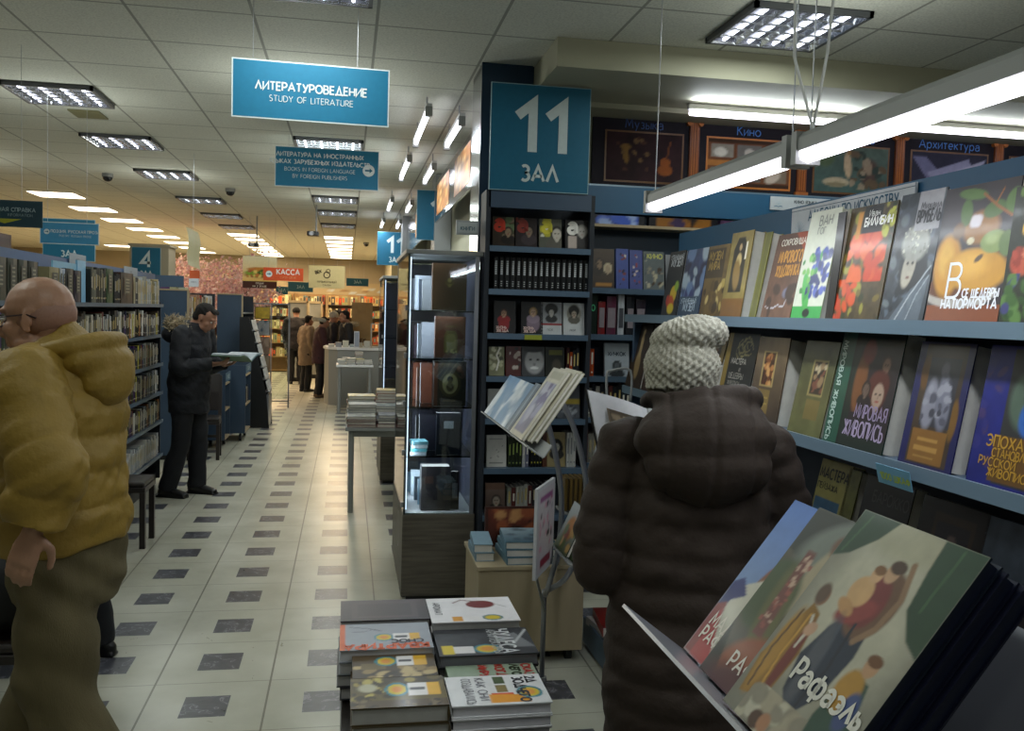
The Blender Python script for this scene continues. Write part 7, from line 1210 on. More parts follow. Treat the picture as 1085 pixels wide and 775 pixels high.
b = MB(); b.tube([(-1.36, 14.3, 0), (-1.36, 14.3, .8)], .012, n=8); b.ell((-1.36, 14.3, .9), (.1, .1, .1)); b.build('table_lamp', emis('small_lamp', '#ffd9a0', 2.5), smooth=True, label='small round warm lamp between the leaflet rack and the tree', cat='lamp')
# ---- far bookcases
FP = ['#a89468', '#8a3c2c', '#c8bc94', '#4a3c30', '#b8743c', '#5c6c6c', '#d0c8a8', '#2c2c34', '#8a8a60', '#c05030', '#7a6a50']
fi = 0
for k in range(5):
    X0 = -2.15+.82*k; Y = 23.6; t = thing('far_bookcase', 'warm-lit wooden bookcase on the far wall, %s from the left' % ORD[k], 'bookcase', (X0+.4, Y, 0), 0, 'far bookcases'); M.setdefault('farwood', mat('far_oak', '#8a6c44', .5, noise=.15))
    for x in (X0, X0+.78): b = MB(); b.box((x, Y, 0), (x+.02, Y+.3, 2.0)); b.build('side_panel', 'farwood', t)
    b = MB(); b.box((X0+.02, Y+.28, 0), (X0+.78, Y+.3, 2.0)); b.build('back_panel', 'farwood', t)
    for j, z in enumerate((.05, .4, .75, 1.1, 1.42, 1.74)):
        b = MB(); b.box((X0+.02, Y, z-.02), (X0+.78, Y+.28, z)); b.build('shelf', 'darkwood' if j > 3 else 'farwood', t)
        x = X0+.03; R = random.Random(k*10+j); i = 0
        while x < X0+.72 and j > 0:
            w = R.uniform(.05, .1); h = R.uniform(.17, .24); mb = MB(); mb.box((x, Y+.03, z), (x+w-.006, Y+.18, z+h), 0, R.choice(FP)); mb.box((x+w*.2, Y+.029, z+h*.3), (x+w*.7, Y+.03, z+h*.8), 0, R.choice(FP)); mb.build('book', 'print', label='book on the %s far bookcase, shelf %s from the floor, %s from the left' % (ORD[k], ORD[j], ORD[i]), cat='book', group='books of the far bookcases'); x += w; i += 1
# book islands to the right of the far man
for k, (px, w_) in enumerate(((309, .5), (324, .45))):
    a = at(px, 400, 'Y', 20.5); t = thing('end_bookcase', 'beige-edged grey bookcase standing at the aisle end, %s' % ['left one', 'right one'][k], 'bookcase', (a.x+.1, 20.5, 0)); b = MB(); b.box((a.x-.1, 20.5+k, .1), (a.x+w_*.6, 20.52+k, 1.75)); b.build('end_panel', 'greypaint', t); b = MB(); b.box((a.x+w_*.6, 20.48+k, 0), (a.x+w_*.66, 21.4+k, 1.8)); b.box((a.x-.1, 20.48+k, 1.75), (a.x+w_*.66, 20.54+k, 1.8)); b.build('edge_trim', 'beige', t)
    b = MB(); b.box((a.x-.1, 20.6+k, 0), (a.x+w_*.6, 21.4+k, .1)); b.build('plinth', 'black', t)
b = MB(); b.box((-1.95, 18.5, 0), (-1.0, 18.9, .45), 0, '#4a3c30'); b.build('dark_bench', 'print', label='dark low bench near the far standing man', cat='bench') if 0 else None
b = MB(); b.grid((-2.6, 26.88, 2.05), (3.6, 0, 0), (0, 0, .35), 40, 6, [('bg', '#a89878'), ('b', 60, 3, ['#c8b890', '#8a6c4a', '#b8c4cc', '#7a4a34'], .03, (0, 0, 1, 1))]); b.build('far_display_strip', 'sign', label='multicoloured display strip high on the far wall', cat='display')
# ================================================================ PEOPLE
def catm(P, n=6):
    P = [Vector(p) for p in P]; out = []
    for i in range(len(P)-1):
        p0, p1, p2, p3 = P[max(i-1, 0)], P[i], P[i+1], P[min(i+2, len(P)-1)]
        for k in range(n): u = k/n; out.append(.5*((2*p1)+(p2-p0)*u+(2*p0-5*p1+4*p2-p3)*u*u+(3*p1-p0-3*p2+p3)*u**3))
    return out+[P[-1]]
def interp(vals, n):
    out = []
    for i in range(len(vals)-1):
        for k in range(n): u = k/n; out.append(vals[i]+(vals[i+1]-vals[i])*u)
    return out+[vals[-1]]
def hand(mb, wr, d, nrm, thumb, curl=.35, k=1.):
    wr = Vector(wr); d = Vector(d).normalized(); nrm = Vector(nrm); nrm = (nrm-d*nrm.dot(d)).normalized(); b = d.cross(nrm)*thumb
    mb.tube([wr-d*.02*k, wr+d*.02*k, wr+d*.05*k, wr+d*.085*k], [(.024*k, .019*k), (.028*k, .018*k), (.037*k, .016*k), (.036*k, .013*k)], n=12, ref=b, round_ends=True)
    for j, (o, l) in enumerate(((.028, .07), (.0095, .079), (-.0095, .073), (-.027, .056))):
        p = wr+d*.082*k+b*o*k; pts = [p-d*.015*k, p]; a = 0; r = [.0095*k, .0092*k]
        for s, f in enumerate((.45, .3, .25)):
            a += curl*(1.1 if s else .8); dd = d*math.cos(a)+nrm*math.sin(a); pts.append(pts[-1]+dd*l*f*k); r.append((.0088-.0008*s)*k)
        mb.tube(pts, r, n=8, ref=b, round_ends=True)
    p = wr+d*.02*k+b*.024*k; q = p+(d*.5+b*.75+nrm*.35).normalized()*.036*k; s = q+(d*.85+b*.25+nrm*.4).normalized()*.032*k; u = s+(d*.95+nrm*.35).normalized()*.024*k
    mb.tube([p, q, s, u], [.013*k, .0125*k, .0105*k, .009*k], n=8, round_ends=True)
def headmat(c, yaw, pitch, roll=0):
    return Matrix.Translation(Vector(c)+Vector((0, -.02, -.1))) @ Matrix.Rotation(yaw, 4, 'Z') @ Matrix.Rotation(-pitch, 4, 'X') @ Matrix.Rotation(roll, 4, 'Y') @ Matrix.Translation((0, .02, .1))
def headparts(mb, X, k=1., full=True):
    E = lambda c, r, XX=None: mb.ell(Vector(c)*k, [q*k for q in r], X=X if XX is None else X @ XX)
    E((0, -.012, .03), (.077, .094, .086)); E((0, .03, -.035), (.06, .062, .085)); E((0, .05, -.092), (.036, .034, .025)); E((0, -.03, -.02), (.06, .06, .06))
    for s in (-1, 1): E((s*.036, .058, -.022), (.024, .026, .024)); E((s*.045, .02, -.07), (.022, .04, .025))
    E((0, .074, .033), (.05, .018, .012)); E((0, .086, -.053), (.023, .012, .008)); E((0, .084, -.066), (.02, .012, .008))
    mb.tube([X @ (Vector(p)*k) for p in ((0, .084, .018), (0, .099, -.008), (0, .112, -.03), (0, .098, -.037))], [.008*k, .0095*k, .0135*k, .01*k], n=8, round_ends=True)
    for s in (-1, 1):
        c = X @ (Vector((s*.077, -.008, -.008))*k); u = X.to_3x3() @ Vector((0, -.25, 1)).normalized(); f = X.to_3x3() @ Vector((s*.3, 1, 0)).normalized()
        P = [c+u*(.03*math.sin(a))*k+f*(.017*math.cos(a)-.004)*k for a in [math.radians(t) for t in range(-110, 150, 26)]]; mb.tube(P, .0055*k, n=6, round_ends=True); mb.ell((0, 0, 0), (.006*k, .014*k, .024*k), X=Matrix.Translation(c))
def quilt(P, R, A, pitch, per=1., ph=0.):
    """resample a tube finely and pinch it every 'pitch' metres"""
    P2 = catm(P, 14); R1 = interp([r if isinstance(r, (int, float)) else r[0] for r in R], 14); R2 = interp([r if isinstance(r, (int, float)) else r[1] for r in R], 14); s = 0; out = []
    for i, p in enumerate(P2):
        if i: s += (p-P2[i-1]).length
        q = abs(math.sin(PI*(s/pitch+ph)))**.4; f = A*(q-.75); out.append((R1[i]+f, R2[i]+f))
    return P2, out
def person(label, loc, rz, S):
    k = S.get('H', 1.72)/1.72; v = S.get('voxel', .007); root = thing('person', label, 'person', loc, rz)
    sl = S.get('lean', 0.); hc = Vector(S.get('head', (0, .03+sl*.35, 1.60)))*k; X = headmat(hc, S.get('yaw', 0), S.get('pitch', 0), S.get('roll', 0))
    sh = {s: Vector((s*.175, sl*.28, 1.415))*k for s in (-1, 1)}; hip = {s: Vector((s*.09, 0, .9))*k for s in (-1, 1)}
    arms = S['arms']; legs = S.get('legs', {-1: ((-.1, .02, .48), (-.1, -.02, .09)), 1: ((.1, .02, .48), (.1, -.02, .09))})
    W = S.get('girth', 1.)
    b = MB(); headparts(b, X, k)
    b.tube([X @ (Vector((0, -.025, -.06))*k), Vector((0, sl*.3-.01, 1.44))*k], [.054*k, .062*k], n=14)
    b.tube([Vector(p)*k for p in ((0, 0, .86), (0, 0, .98), (0, sl*.1, 1.12), (0, sl*.2, 1.27), (0, sl*.28, 1.38), (0, sl*.3, 1.455))], [(.15*k*W, .105*k*W), (.15*k*W, .11*k*W), (.13*k*W, .1*k*W), (.155*k*W, .11*k*W), (.165*k, .09*k), (.07*k, .06*k)], n=20, ref=(1, 0, 0), round_ends=True)
    for s in (-1, 1):
        el, wr, hd, hn, *rest = arms[s]; el = Vector(el)*k; wr = Vector(wr)*k; b.tube(catm([sh[s]-Vector((s*.04, 0, 0)), sh[s], (sh[s]+el)/2, el, (el+wr)/2, wr], 3), interp([.045*k, .052*k, .045*k, .038*k, .036*k, .024*k], 3), n=12, round_ends=True)
        if S.get('hands', True): hand(b, wr, hd, hn, rest[1] if len(rest) > 1 else s*-1, rest[0] if rest else .35, k)
        kn, an = legs[s]; kn = Vector(kn)*k; an = Vector(an)*k; b.tube(catm([hip[s], (hip[s]+kn)/2, kn, (kn+an)/2, an], 3), interp([.085*k, .075*k, .055*k, .052*k, .036*k], 3), n=12, round_ends=True)
        b.tube([an+Vector((0, -.03*k, -.035*k)), an+Vector((0, .06*k, -.05*k)), an+Vector((0, .14*k, -.06*k))], [.035*k, .036*k, .026*k], n=10, round_ends=True)
    meshobj('body', fuse(b, v, 3), [S.get('skin', 'skin')], root)
    # eyes
    if S.get('eyes', True):
        for s in (-1, 1): b = MB(); b.ell(Vector((s*.031, .079, .008))*k, (.013*k, .009*k, .007*k), 0, n=10, m_=6, X=X); ey = b.build('eye', 'eyewhite', root, local=True, smooth=True); b = MB(); b.ell(Vector((s*.031, .0865, .008))*k, (.0055*k, .003*k, .0055*k), 0, n=8, m_=6, X=X); b.build('iris', 'black', ey, local=True, smooth=True)
    # jacket
    J = S['jacket']; q = J.get('q', (.014, .085)); b = MB(); P, R = quilt([Vector(p)*k for p in J['P']], [(a*k, c*k) for a, c in J['R']], q[0], q[1]); b.tube(P, R, n=40, ref=(1, 0, 0))
    for s in (-1, 1):
        el, wr = Vector(arms[s][0])*k, Vector(arms[s][1])*k; r0_, r1_, r2_ = J['sleeve']; w2 = wr-(wr-el).normalized()*.01
        shp = sh[s]+Vector((s*.0, 0, -.015)); P, R = quilt([shp-Vector((s*.08, 0, -.0)), shp+Vector((s*.01, 0, 0)), (shp+el)/2+Vector((s*.015, 0, 0)), el, (el+w2)/2, w2], [r0_*k*.8, r0_*k, (r0_+r1_)/2*k, r1_*k, (r1_+r2_)/2*k, r2_*k], q[0]*.9, q[1]*1.0, ph=.3); b.tube(P, R, n=26, round_ends=False)
    for extra in J.get('blobs', ()): b.ell(Vector(extra[0])*k, [e*k for e in extra[1]])
    nz = J.get('wr', .006)
    def disp(co, no): return (_vn(co[:, 0]*9+co[:, 2]*5, co[:, 2]*14+co[:, 1]*6, 3)-.5)*nz*2+(_vn(co[:, 0]*30, co[:, 2]*34+co[:, 1]*20, 5)-.5)*nz*.8
    meshobj('jacket', fuse(b, max(v*1.1, .007), 2), [J['mat']], root, disp=disp)
    # trousers
    T = S['trousers']; b = MB(); b.tube([Vector((0, 0, T.get('top', 1.0)))*k, Vector((0, 0, .9))*k, Vector((0, 0, .82))*k, Vector((0, 0, .76))*k], [(.155*k*W, .12*k*W), (.162*k*W, .13*k*W), (.16*k*W, .132*k*W), (.13*k*W, .115*k*W)], n=24, ref=(1, 0, 0))
    for s in (-1, 1):
        kn, an = legs[s]; kn = Vector(kn)*k; an = Vector(an)*k; tr = T['R']; b.tube(catm([hip[s]+Vector((0, 0, .03)), (hip[s]+kn)/2, kn, (kn+an)/2, an+Vector((0, 0, -.03*k))], 5), interp([tr[0]*k, (tr[0]+tr[1])/2*k, tr[1]*k, (tr[1]+tr[2])/2*k, tr[2]*k], 5), n=20)
    def disp2(co, no): return (_vn(co[:, 0]*8+co[:, 2]*9, co[:, 2]*10-co[:, 1]*12, 8)-.5)*T.get('wr', .018)
    meshobj('trousers', fuse(b, max(v*1.3, .009), 3), [T['mat']], root, disp=disp2)
    for s in (-1, 1):
        an = Vector(legs[s][1])*k; b = MB(); b.tube([an+Vector((0, -.045, -.045))*k, an+Vector((0, .0, -.04))*k, an+Vector((0, .09, -.052))*k, an+Vector((0, .17, -.063))*k], [(.04*k, .04*k), (.045*k, .045*k), (.048*k, .035*k), (.04*k, .024*k)], n=14, ref=(1, 0, 0), round_ends=True); b.box(an+Vector((-.045, -.09, -.09))*k, an+Vector((.045, .19, -.078))*k)
        b.tube([an+Vector((0, -.01, -.04))*k, an+Vector((0, -.01, .03))*k], .047*k, n=14)
        def disp3(co, no): return np.zeros(len(co))
        me = fuse(b, max(v, .007), 3); o = meshobj('shoe', me, [S.get('shoe', 'shoe')], root)
    return root, X, k
M['skin'] = mat('skin', '#9a6e58', .5, noise=.08, nscale=14); M['skinpale'] = mat('older_skin', '#a57c64', .45, noise=.1, nscale=22, bump=.08, bscale=120); M['eyewhite'] = mat('eye_white', '#b8b4ae', .3); M['shoe'] = mat('black_shoe_leather', '#0d0d0f', .35)
M['mustard'] = mat('mustard_padded_nylon', '#8c7028', .62, noise=.08, nscale=6, bump=.25, bscale=70)
M['khaki'] = mat('khaki_corduroy', '#5c5236', .85, noise=.08, nscale=9, bump=.3, bscale=160, stretch=(3, 3, .4))
M['browncoat'] = mat('dark_brown_padded_coat', '#2c2018', .85, noise=.12, nscale=6, bump=.25, bscale=50)
M['navy'] = mat('navy_black_parka', '#090c16', .75, noise=.15, nscale=7, bump=.3, bscale=60); M['navytr'] = mat('navy_black_trousers', '#0a0c14', .8, noise=.1)
M['knit'] = mat('cream_knit_wool', '#a7a396', .95, noise=.15, nscale=60, bump=.4, bscale=220); M['hair'] = mat('dark_brown_hair', '#120c08', .9, noise=.3, nscale=40, bump=.5, bscale=150, stretch=(1, 1, .3))
M['grizzle'] = mat('short_grey_stubble', '#957060', .6, noise=.1, nscale=150)
M['fur'] = mat('beige_faux_fur', '#a3957c', .95, noise=.3, nscale=30); M['maroon'] = mat('dark_red_coat', '#3a1c22', .8, noise=.1); M['darkcoat'] = mat('dark_violet_coat', '#1c181e', .8, noise=.1); M['tancoat'] = mat('tan_coat', '#8a7660', .8, noise=.1); M['blackcoat'] = mat('charcoal_wool_coat', '#14161f', .9, noise=.1)
M['denim'] = mat('dark_blue_denim', '#12182a', .8, noise=.2)
# ---- bald man in mustard jacket
S = dict(H=1.76, voxel=.0055, head=(0, .065, 1.565), pitch=.16, yaw=-.06, lean=.12, skin='skinpale', girth=1.15,
  arms={-1: ((-.29, -.07, 1.2), (-.305, -.04, 1.03), (-.12, .3, -1), (1, .1, .0), .28), 1: ((.27, .06, 1.16), (.2, .26, 1.06), (-.1, .8, -.4), (-1, 0, 0), .4)},
  legs={-1: ((-.1, -.02, .5), (-.1, -.22, .12)), 1: ((.1, .1, .5), (.1, .2, .09))},
  jacket=dict(mat='mustard', P=((0, .015, .92), (0, .02, .98), (0, .03, 1.09), (0, .03, 1.2), (0, .02, 1.31), (0, .02, 1.41), (0, .04, 1.45), (0, .065, 1.48)), R=((.2, .18), (.205, .185), (.205, .19), (.205, .185), (.205, .17), (.175, .135), (.13, .115), (.112, .105)), sleeve=(.1, .092, .075), q=(.015, .115), wr=.011),
  trousers=dict(mat='khaki', R=(.105, .1, .095), wr=.03, top=1.0))
bm, X, k = person('bald man in mustard padded jacket and glasses walking left in the foreground', (-.80, 2.82, 0), math.radians(84), S)
# hood lying on his back, collar flap, stubble, glasses
b = MB(); b.ell((0, -.085, 1.475), (.155, .09, .08)); b.ell((0, -.105, 1.43), (.135, .08, .09)); b.tube(catm([(-.12, .08, 1.49), (-.14, -.03, 1.52), (-.1, -.11, 1.535), (0, -.135, 1.54), (.1, -.11, 1.535), (.14, -.03, 1.52), (.12, .08, 1.49)], 5), .026, n=12, round_ends=True)
def dh(co, no): return (_vn(co[:, 0]*12, co[:, 2]*16+co[:, 1]*10, 13)-.5)*.02
meshobj('hood', fuse(b, .007, 5), ['mustard'], bm, disp=dh)
b = MB(); b.tube(catm([(-.11, -.03, 1.46), (-.13, .05, 1.46), (-.09, .14, 1.44), (0, .175, 1.43), (.09, .14, 1.44), (.12, .05, 1.46), (.1, -.04, 1.46)], 5), [(.022, .06)]*31, n=14, ref=(0, 0, 1)) if 0 else None
b = MB(); rr = []
for i in range(25):
    a = 2*PI*i/24; rr.append((math.sin(a), math.cos(a)))
b.tube([(0, .05, 1.36), (0, .06, 1.42), (0, .08, 1.48), (0, .085, 1.505)], [(.15, .13), (.135, .12), (.12, .118), (.114, .115)], n=36, ref=(1, 0, 0)); meshobj('collar', fuse(b, .007, 3), ['mustard'], bm, disp=dh)
b = MB(); b.ell(Vector((0, -.02, .008)), (.079, .09, .075), X=X); 
b.build('stubble_hair', 'grizzle', bm, local=True, smooth=True)
b = MB()
for s in (-1, 1):
    P = [X @ Vector((s*.033+.026*math.cos(a), .103-.012*abs(math.cos(a)), .006+.019*math.sin(a))) for a in [2*PI*i/16 for i in range(17)]]; b.tube(P, .0024, n=6)
    b.tube([X @ Vector(p) for p in ((s*.058, .095, .014), (s*.077, .05, .012), (s*.082, -.01, .01), (s*.08, -.035, -.004))], .0026, n=6)
b.tube([X @ Vector((-.008, .105, .012)), X @ Vector((.008, .105, .012))], .0022, n=6); b.build('glasses_frame', mat('dark_red_glasses', '#2a1216', .3), bm, local=True)
# ---- woman seen from behind
S = dict(H=1.63, voxel=.007, head=(-.045, .02, 1.612), pitch=.1, yaw=.15, lean=.06, eyes=False,
  arms={-1: ((-.245, .0, 1.08), (-.18, .22, 1.16), (-.1, .7, .4), (.9, .1, .2), .5), 1: ((.25, .04, 1.13), (.1, .26, 1.17), (-.3, .6, .4), (-.8, .2, .2), .5)},
  legs={-1: ((-.1, .02, .48), (-.1, 0, .09)), 1: ((.1, .02, .48), (.1, 0, .09))},
  jacket=dict(mat='browncoat', P=((0, .0, .5), (0, .0, .7), (0, 0, .92), (0, 0, 1.08), (0, 0, 1.25), (0, .01, 1.38), (0, .015, 1.46), (0, .02, 1.52)), R=((.225, .19), (.225, .19), (.225, .18), (.205, .165), (.195, .155), (.168, .13), (.13, .105), (.09, .08)), sleeve=(.074, .075, .06), q=(.014, .075), wr=.008),
  trousers=dict(mat='denim', R=(.09, .075, .065), top=.95))
wm, X, k = person('woman in cream knitted hat and dark brown padded coat seen from behind', (.868, 2.13, 0), math.radians(-10), S)
b = MB(); b.ell((-.005, -.09, 1.375), (.175, .115, .1)); b.ell((0, -.115, 1.31), (.15, .085, .105)); b.tube(catm([(-.12, .06, 1.43), (-.12, -.03, 1.455), (-.08, -.09, 1.46), (0, -.11, 1.46), (.08, -.09, 1.46), (.12, -.03, 1.455), (.12, .06, 1.43)], 5), .026, n=12, round_ends=True); b.ell((0, .0, 1.41), (.12, .09, .05))
def dh2(co, no): return (_vn(co[:, 0]*11, co[:, 2]*12+co[:, 1]*9, 17)-.5)*.026-.008*np.exp(-(co[:, 0]/.008)**2)-.006*np.exp(-((np.abs(co[:, 0])-.1)/.008)**2)
meshobj('hood', fuse(b, .007, 6), ['browncoat'], wm, disp=dh2)
b = MB(); XX = X; b.ell(Vector((0, -.012, .0)), (.092, .106, .094), X=XX, n=24, m_=16); b.ell((0, 0, 0), (.096, .106, .05), X=XX @ Matrix.Translation((.018, -.012, .078)) @ Matrix.Rotation(math.radians(-9), 4, 'Y'), n=24, m_=14); b.tube([XX @ Vector((0, -.012, -.055)), XX @ Vector((0, -.012, 0))], .088, n=24)
Xi = XX.inverted()
def dk(co, no):
    c3 = np.array(Xi.to_3x3()); t3 = np.array(Xi.translation); p = co @ c3.T+t3; th = np.arctan2(p[:, 0], p[:, 1]); z = p[:, 2]
    return .0032*np.sin(th*26+z*60)*np.sin(z*330+th*6)+.0018*np.sin(th*52)+(_vn(th*3, z*30, 4)-.5)*.006
meshobj('knitted_hat', fuse(b, .0035, 3), ['knit'], wm, disp=dk)
# her open book
def openbook():
    t = thing('open_book', 'open art book with white pages held by the woman in the knitted hat', 'book', at(650, 460, 'Y', 2.35))
    a, c, d = at(622, 414, 'Y', 2.36), at(640, 503, 'Y', 2.30), at(692, 436, 'Y', 2.46); ux = (d-a).normalized(); dn = (c-a); H_ = dn.length; w = .22; nr = ux.cross(dn).normalized()
    dn = dn/H_; o = nr*.012
    def slab(z0, z1, w0, w1, h0, h1, curve=0): 
        return [[a+ux*u+dn*v+nr*(z+(curve*math.sin(PI*min(1, max(0, u/w)))) ) for u, v in ((w0, h0), (w1, h0), (w1, h1), (w0, h1))] for z in (z0, z1)]
    b = MB(); b.rings(slab(.0, .004, -.004, w, -.004, H_+.004)); b.build('cover', 'black', t)
    b = MB(); N_ = 10
    for i in range(N_):
        u0, u1 = w*i/N_, w*(i+1)/N_; z = lambda u: -.004-.010*math.sin(PI*min(1, u/w*1.1)*.9)
        b.rings([[a+dn*0+ux*u+nr*zz for u, zz in ((u0, 0), (u1, 0), (u1, z(u1)), (u0, z(u0)))], [a+dn*H_+ux*u+nr*zz for u, zz in ((u0, 0), (u1, 0), (u1, z(u1)), (u0, z(u0)))]], 0, '#c8c8cc')
    b.build('pages', 'print', t)
    b = MB(); b.grid(a+ux*.045+dn*H_*.86-nr*.0165, ux*.13, -dn*H_*.68, 26, 20, [('bg', '#4a4034'), ('n', 6, .5, 3), ('b', 40, 2, ['#8a7c66', '#2c241c', '#6a5a48', '#a89a84'], .06, (.06, .06, .94, .94)), ('r', 0, 0, .04, 1, '#6a6050'), ('r', .96, 0, 1, 1, '#6a6050')]); b.build('page_picture', 'gloss', t)
    b = MB(); p = a+ux*w; u2 = (ux+Vector((.5, -.9, 0))*.9).normalized(); b.rings([[p+u2*u+dn*v for u, v in ((0, 0), (.2, 0), (.2, H_), (0, H_))], [p+u2*u+dn*v-nr*.012 for u, v in ((0, 0), (.2, 0), (.2, H_), (0, H_))]], 0, '#c8c8cc'); b.build('right_pages', 'print', t)
openbook()
# ---- young man reading
S = dict(H=1.72, voxel=.008, head=(0, .09, 1.565), pitch=.6, yaw=.1, lean=.15, skin='skin',
  arms={-1: ((-.24, .06, 1.12), (-.1, .28, 1.14), (.2, 1, .15), (.3, .0, 1), .4, 1), 1: ((.24, .06, 1.12), (.1, .28, 1.15), (-.2, 1, .15), (-.3, 0, 1), .4, -1)},
  legs={-1: ((-.1, .03, .48), (-.1, .02, .09)), 1: ((.11, 0, .48), (.13, -.12, .09))},
  jacket=dict(mat='navy', P=((0, 0, .72), (0, 0, .85), (0, .0, 1.0), (0, .01, 1.15), (0, .02, 1.3), (0, .03, 1.42), (0, .04, 1.5)), R=((.2, .155), (.205, .16), (.2, .16), (.2, .155), (.205, .15), (.18, .125), (.1, .095)), sleeve=(.08, .07, .052), q=(.006, .12), wr=.009), trousers=dict(mat='navytr', R=(.1, .08, .075), wr=.02))
ym, X, k = person('young man in dark navy parka reading an open book in the left aisle', (-1.33, 8.14, 0), math.radians(-112), S)
def hairshell(X, root, k=1., fr=.06, mt='hair', big=1.04, name='hair', low=-.03):
    b = MB(); b.ell(Vector((0, -.025, .036))*k, (.081*k, .091*k, .088*k), X=X); b.ell(Vector((0, -.048, -.018))*k, (.068*k, .058*k, .055*k), X=X); b.ell(Vector((0, .045, .092))*k, (.05*k, .035*k, .02*k), X=X)
    def dd(co, no): return (_vn(co[:, 0]*60, co[:, 2]*40+co[:, 1]*50, 3)-.5)*.005
    return meshobj(name, fuse(b, .006, 2), [mt], root, disp=dd)
hairshell(X, ym, k)
def furring(root, pts, r, n, seed, mt='fur', L=.035):
    R = random.Random(seed); P = catm(pts, 8); b = MB(); b.tube(P, r, n=8, round_ends=True); d = Vector((0, 0, 0))
    for i in range(n):
        q = P[R.randrange(len(P))]+Vector((R.gauss(0, r*.5), R.gauss(0, r*.5), R.gauss(0, r*.5))); u = Vector((R.gauss(0, 1), R.gauss(0, 1), R.gauss(0, 1))).normalized(); e = q+u*(r*.6+L*R.random()); v = u.orthogonal().normalized()*.008; w = u.cross(v).normalized()*.008
        n0 = len(b.v); b.v += [q+v, q-v*.5+w, q-v*.5-w, e]; b.face((n0, n0+1, n0+3)); b.face((n0+1, n0+2, n0+3)); b.face((n0+2, n0, n0+3))
    b.build('fur_trim', mt, root, local=True)
furring(ym, [Vector(p)*k for p in ((-.14, .03, 1.44), (-.14, -.05, 1.48), (-.1, -.11, 1.485), (0, -.13, 1.48), (.1, -.11, 1.485), (.14, -.05, 1.48), (.14, .03, 1.44))], .04, 2200, 3, L=.05)
b = MB(); b.ell((0, -.13, 1.39), (.15, .1, .09)); meshobj('hood', fuse(b, .01, 4), ['navy'], ym, disp=dh)
t = thing('open_book', 'open pale book in the hands of the young man in the parka', 'book', (0, 0, 0)); t.location = ym.matrix_world @ Vector((0, 0, 0)); Xm = MW[ym.name]; t.location = Xm @ Vector((0, .45, 1.17)); t.rotation_euler = (0, 0, math.radians(-112)); MW[t.name] = Matrix.Translation(t.location) @ Matrix.Rotation(math.radians(-112), 4, 'Z')
for s in (-1, 1):
    rr = []
    b = MB(); N_ = 8; f = lambda u: .012+.035*math.sin(min(1, u)*PI*.8)+.03*u
    for i in range(N_):
        u0, u1 = i/N_, (i+1)/N_; b.rings([[Vector((s*.19*u, y, f(u)+dz)) for u, dz in ((u0, 0), (u1, 0), (u1, .012), (u0, .012))] for y in (-.13, .13)], 0, '#a8b0b8')
    for j in range(5): y = -.1+.045*j; b.rings([[Vector((s*.19*u, yy, f(u)+.0125)) for u, yy in ((.15, y), (.5, y), (.85, y), (.85, y+.02), (.5, y+.02), (.15, y+.02))]]*2, 0, '#7c8a94', caps=False) if 0 else None
    b.build('pages', 'print', t, local=True)
    b = MB()
    for i in range(N_): u0, u1 = i/N_, (i+1)/N_; b.rings([[Vector((s*.195*u, y, f(u)+dz-.005)) for u, dz in ((u0, 0), (u1, 0), (u1, .004), (u0, .004))] for y in (-.135, .135)], 0, '#4a6a70' if s < 0 else '#5a7a5a')
    b.build('cover', 'print', t, local=True)
# ---- simple far figures
def far(label, loc, rz, H, coat, hem=.75, tr='navytr', arms=None, hat=None, fur=False, shoe='shoe', pitch=.1, bend=0., legs=None, girth=1.):
    A = arms or {-1: ((-.24, -.02, 1.14), (-.22, .08, .9), (0, .2, -1), (1, 0, 0), .3), 1: ((.24, -.02, 1.14), (.22, .08, .9), (0, .2, -1), (-1, 0, 0), .3)}
    n = 6; P = [(0, 0, hem), (0, 0, .95), (0, bend*.3, 1.1), (0, .01+bend*.6, 1.28), (0, .02+bend, 1.4), (0, .03+bend, 1.48)]; R = [(.2*girth, .16*girth), (.2*girth, .16*girth), (.2*girth, .155*girth), (.205*girth, .15*girth), (.18, .125), (.09, .085)]
    S = dict(H=H, voxel=.012, arms=A, head=(0, .05+bend*1.1, 1.6-bend*.15), pitch=pitch, lean=bend*3.3, eyes=False, shoe=shoe, jacket=dict(mat=coat, P=P, R=R, sleeve=(.085, .075, .06), q=(.004, .2), wr=.01), trousers=dict(mat=tr, R=(.1, .08, .075)))
    if legs: S['legs'] = legs
    r, X, k = person(label, loc, rz, S)
    if hat: b = MB(); b.ell(Vector((0, -.012, .035))*k, (.088*k, .104*k, .085*k), X=X); b.build('hat', hat, r, local=True, smooth=True)
    else: hairshell(X, r, k, big=1.07, low=-.06)
    if fur: furring(r, [Vector(p)*k for p in ((-.15, .06, 1.42), (-.15, -.08, 1.45), (0, -.18, 1.45), (.15, -.08, 1.45), (.15, .06, 1.42))], .045, 500, 4)
    return r
M['greyhat'] = mat('pale_grey_hat', '#a8a498', .9, noise=.2); M['blackhat'] = mat('black_hat', '#0c0c0e', .9); M['tanshoe'] = mat('tan_boot', '#5c4630', .7)
p = at(313, 407, 'Z', 0); far('distant man in a long dark jacket and black cap with his back turned', (p.x, p.y, 0), math.radians(6), 1.66, 'darkcoat', hem=.8, hat='blackhat', girth=1.15)
p = at(338, 421, 'Z', 0); mr = far('distant person in a dark red coat facing right by the counter', (p.x, p.y, 0), math.radians(-80), 1.50, 'maroon', hem=.72, shoe='tanshoe', arms={-1: ((-.22, .06, 1.12), (-.1, .26, 1.12), (.1, 1, .1), (0, 0, 1), .4, 1), 1: ((.22, .06, 1.12), (.1, .26, 1.12), (-.1, 1, .1), (0, 0, 1), .4, -1)}, pitch=.4)
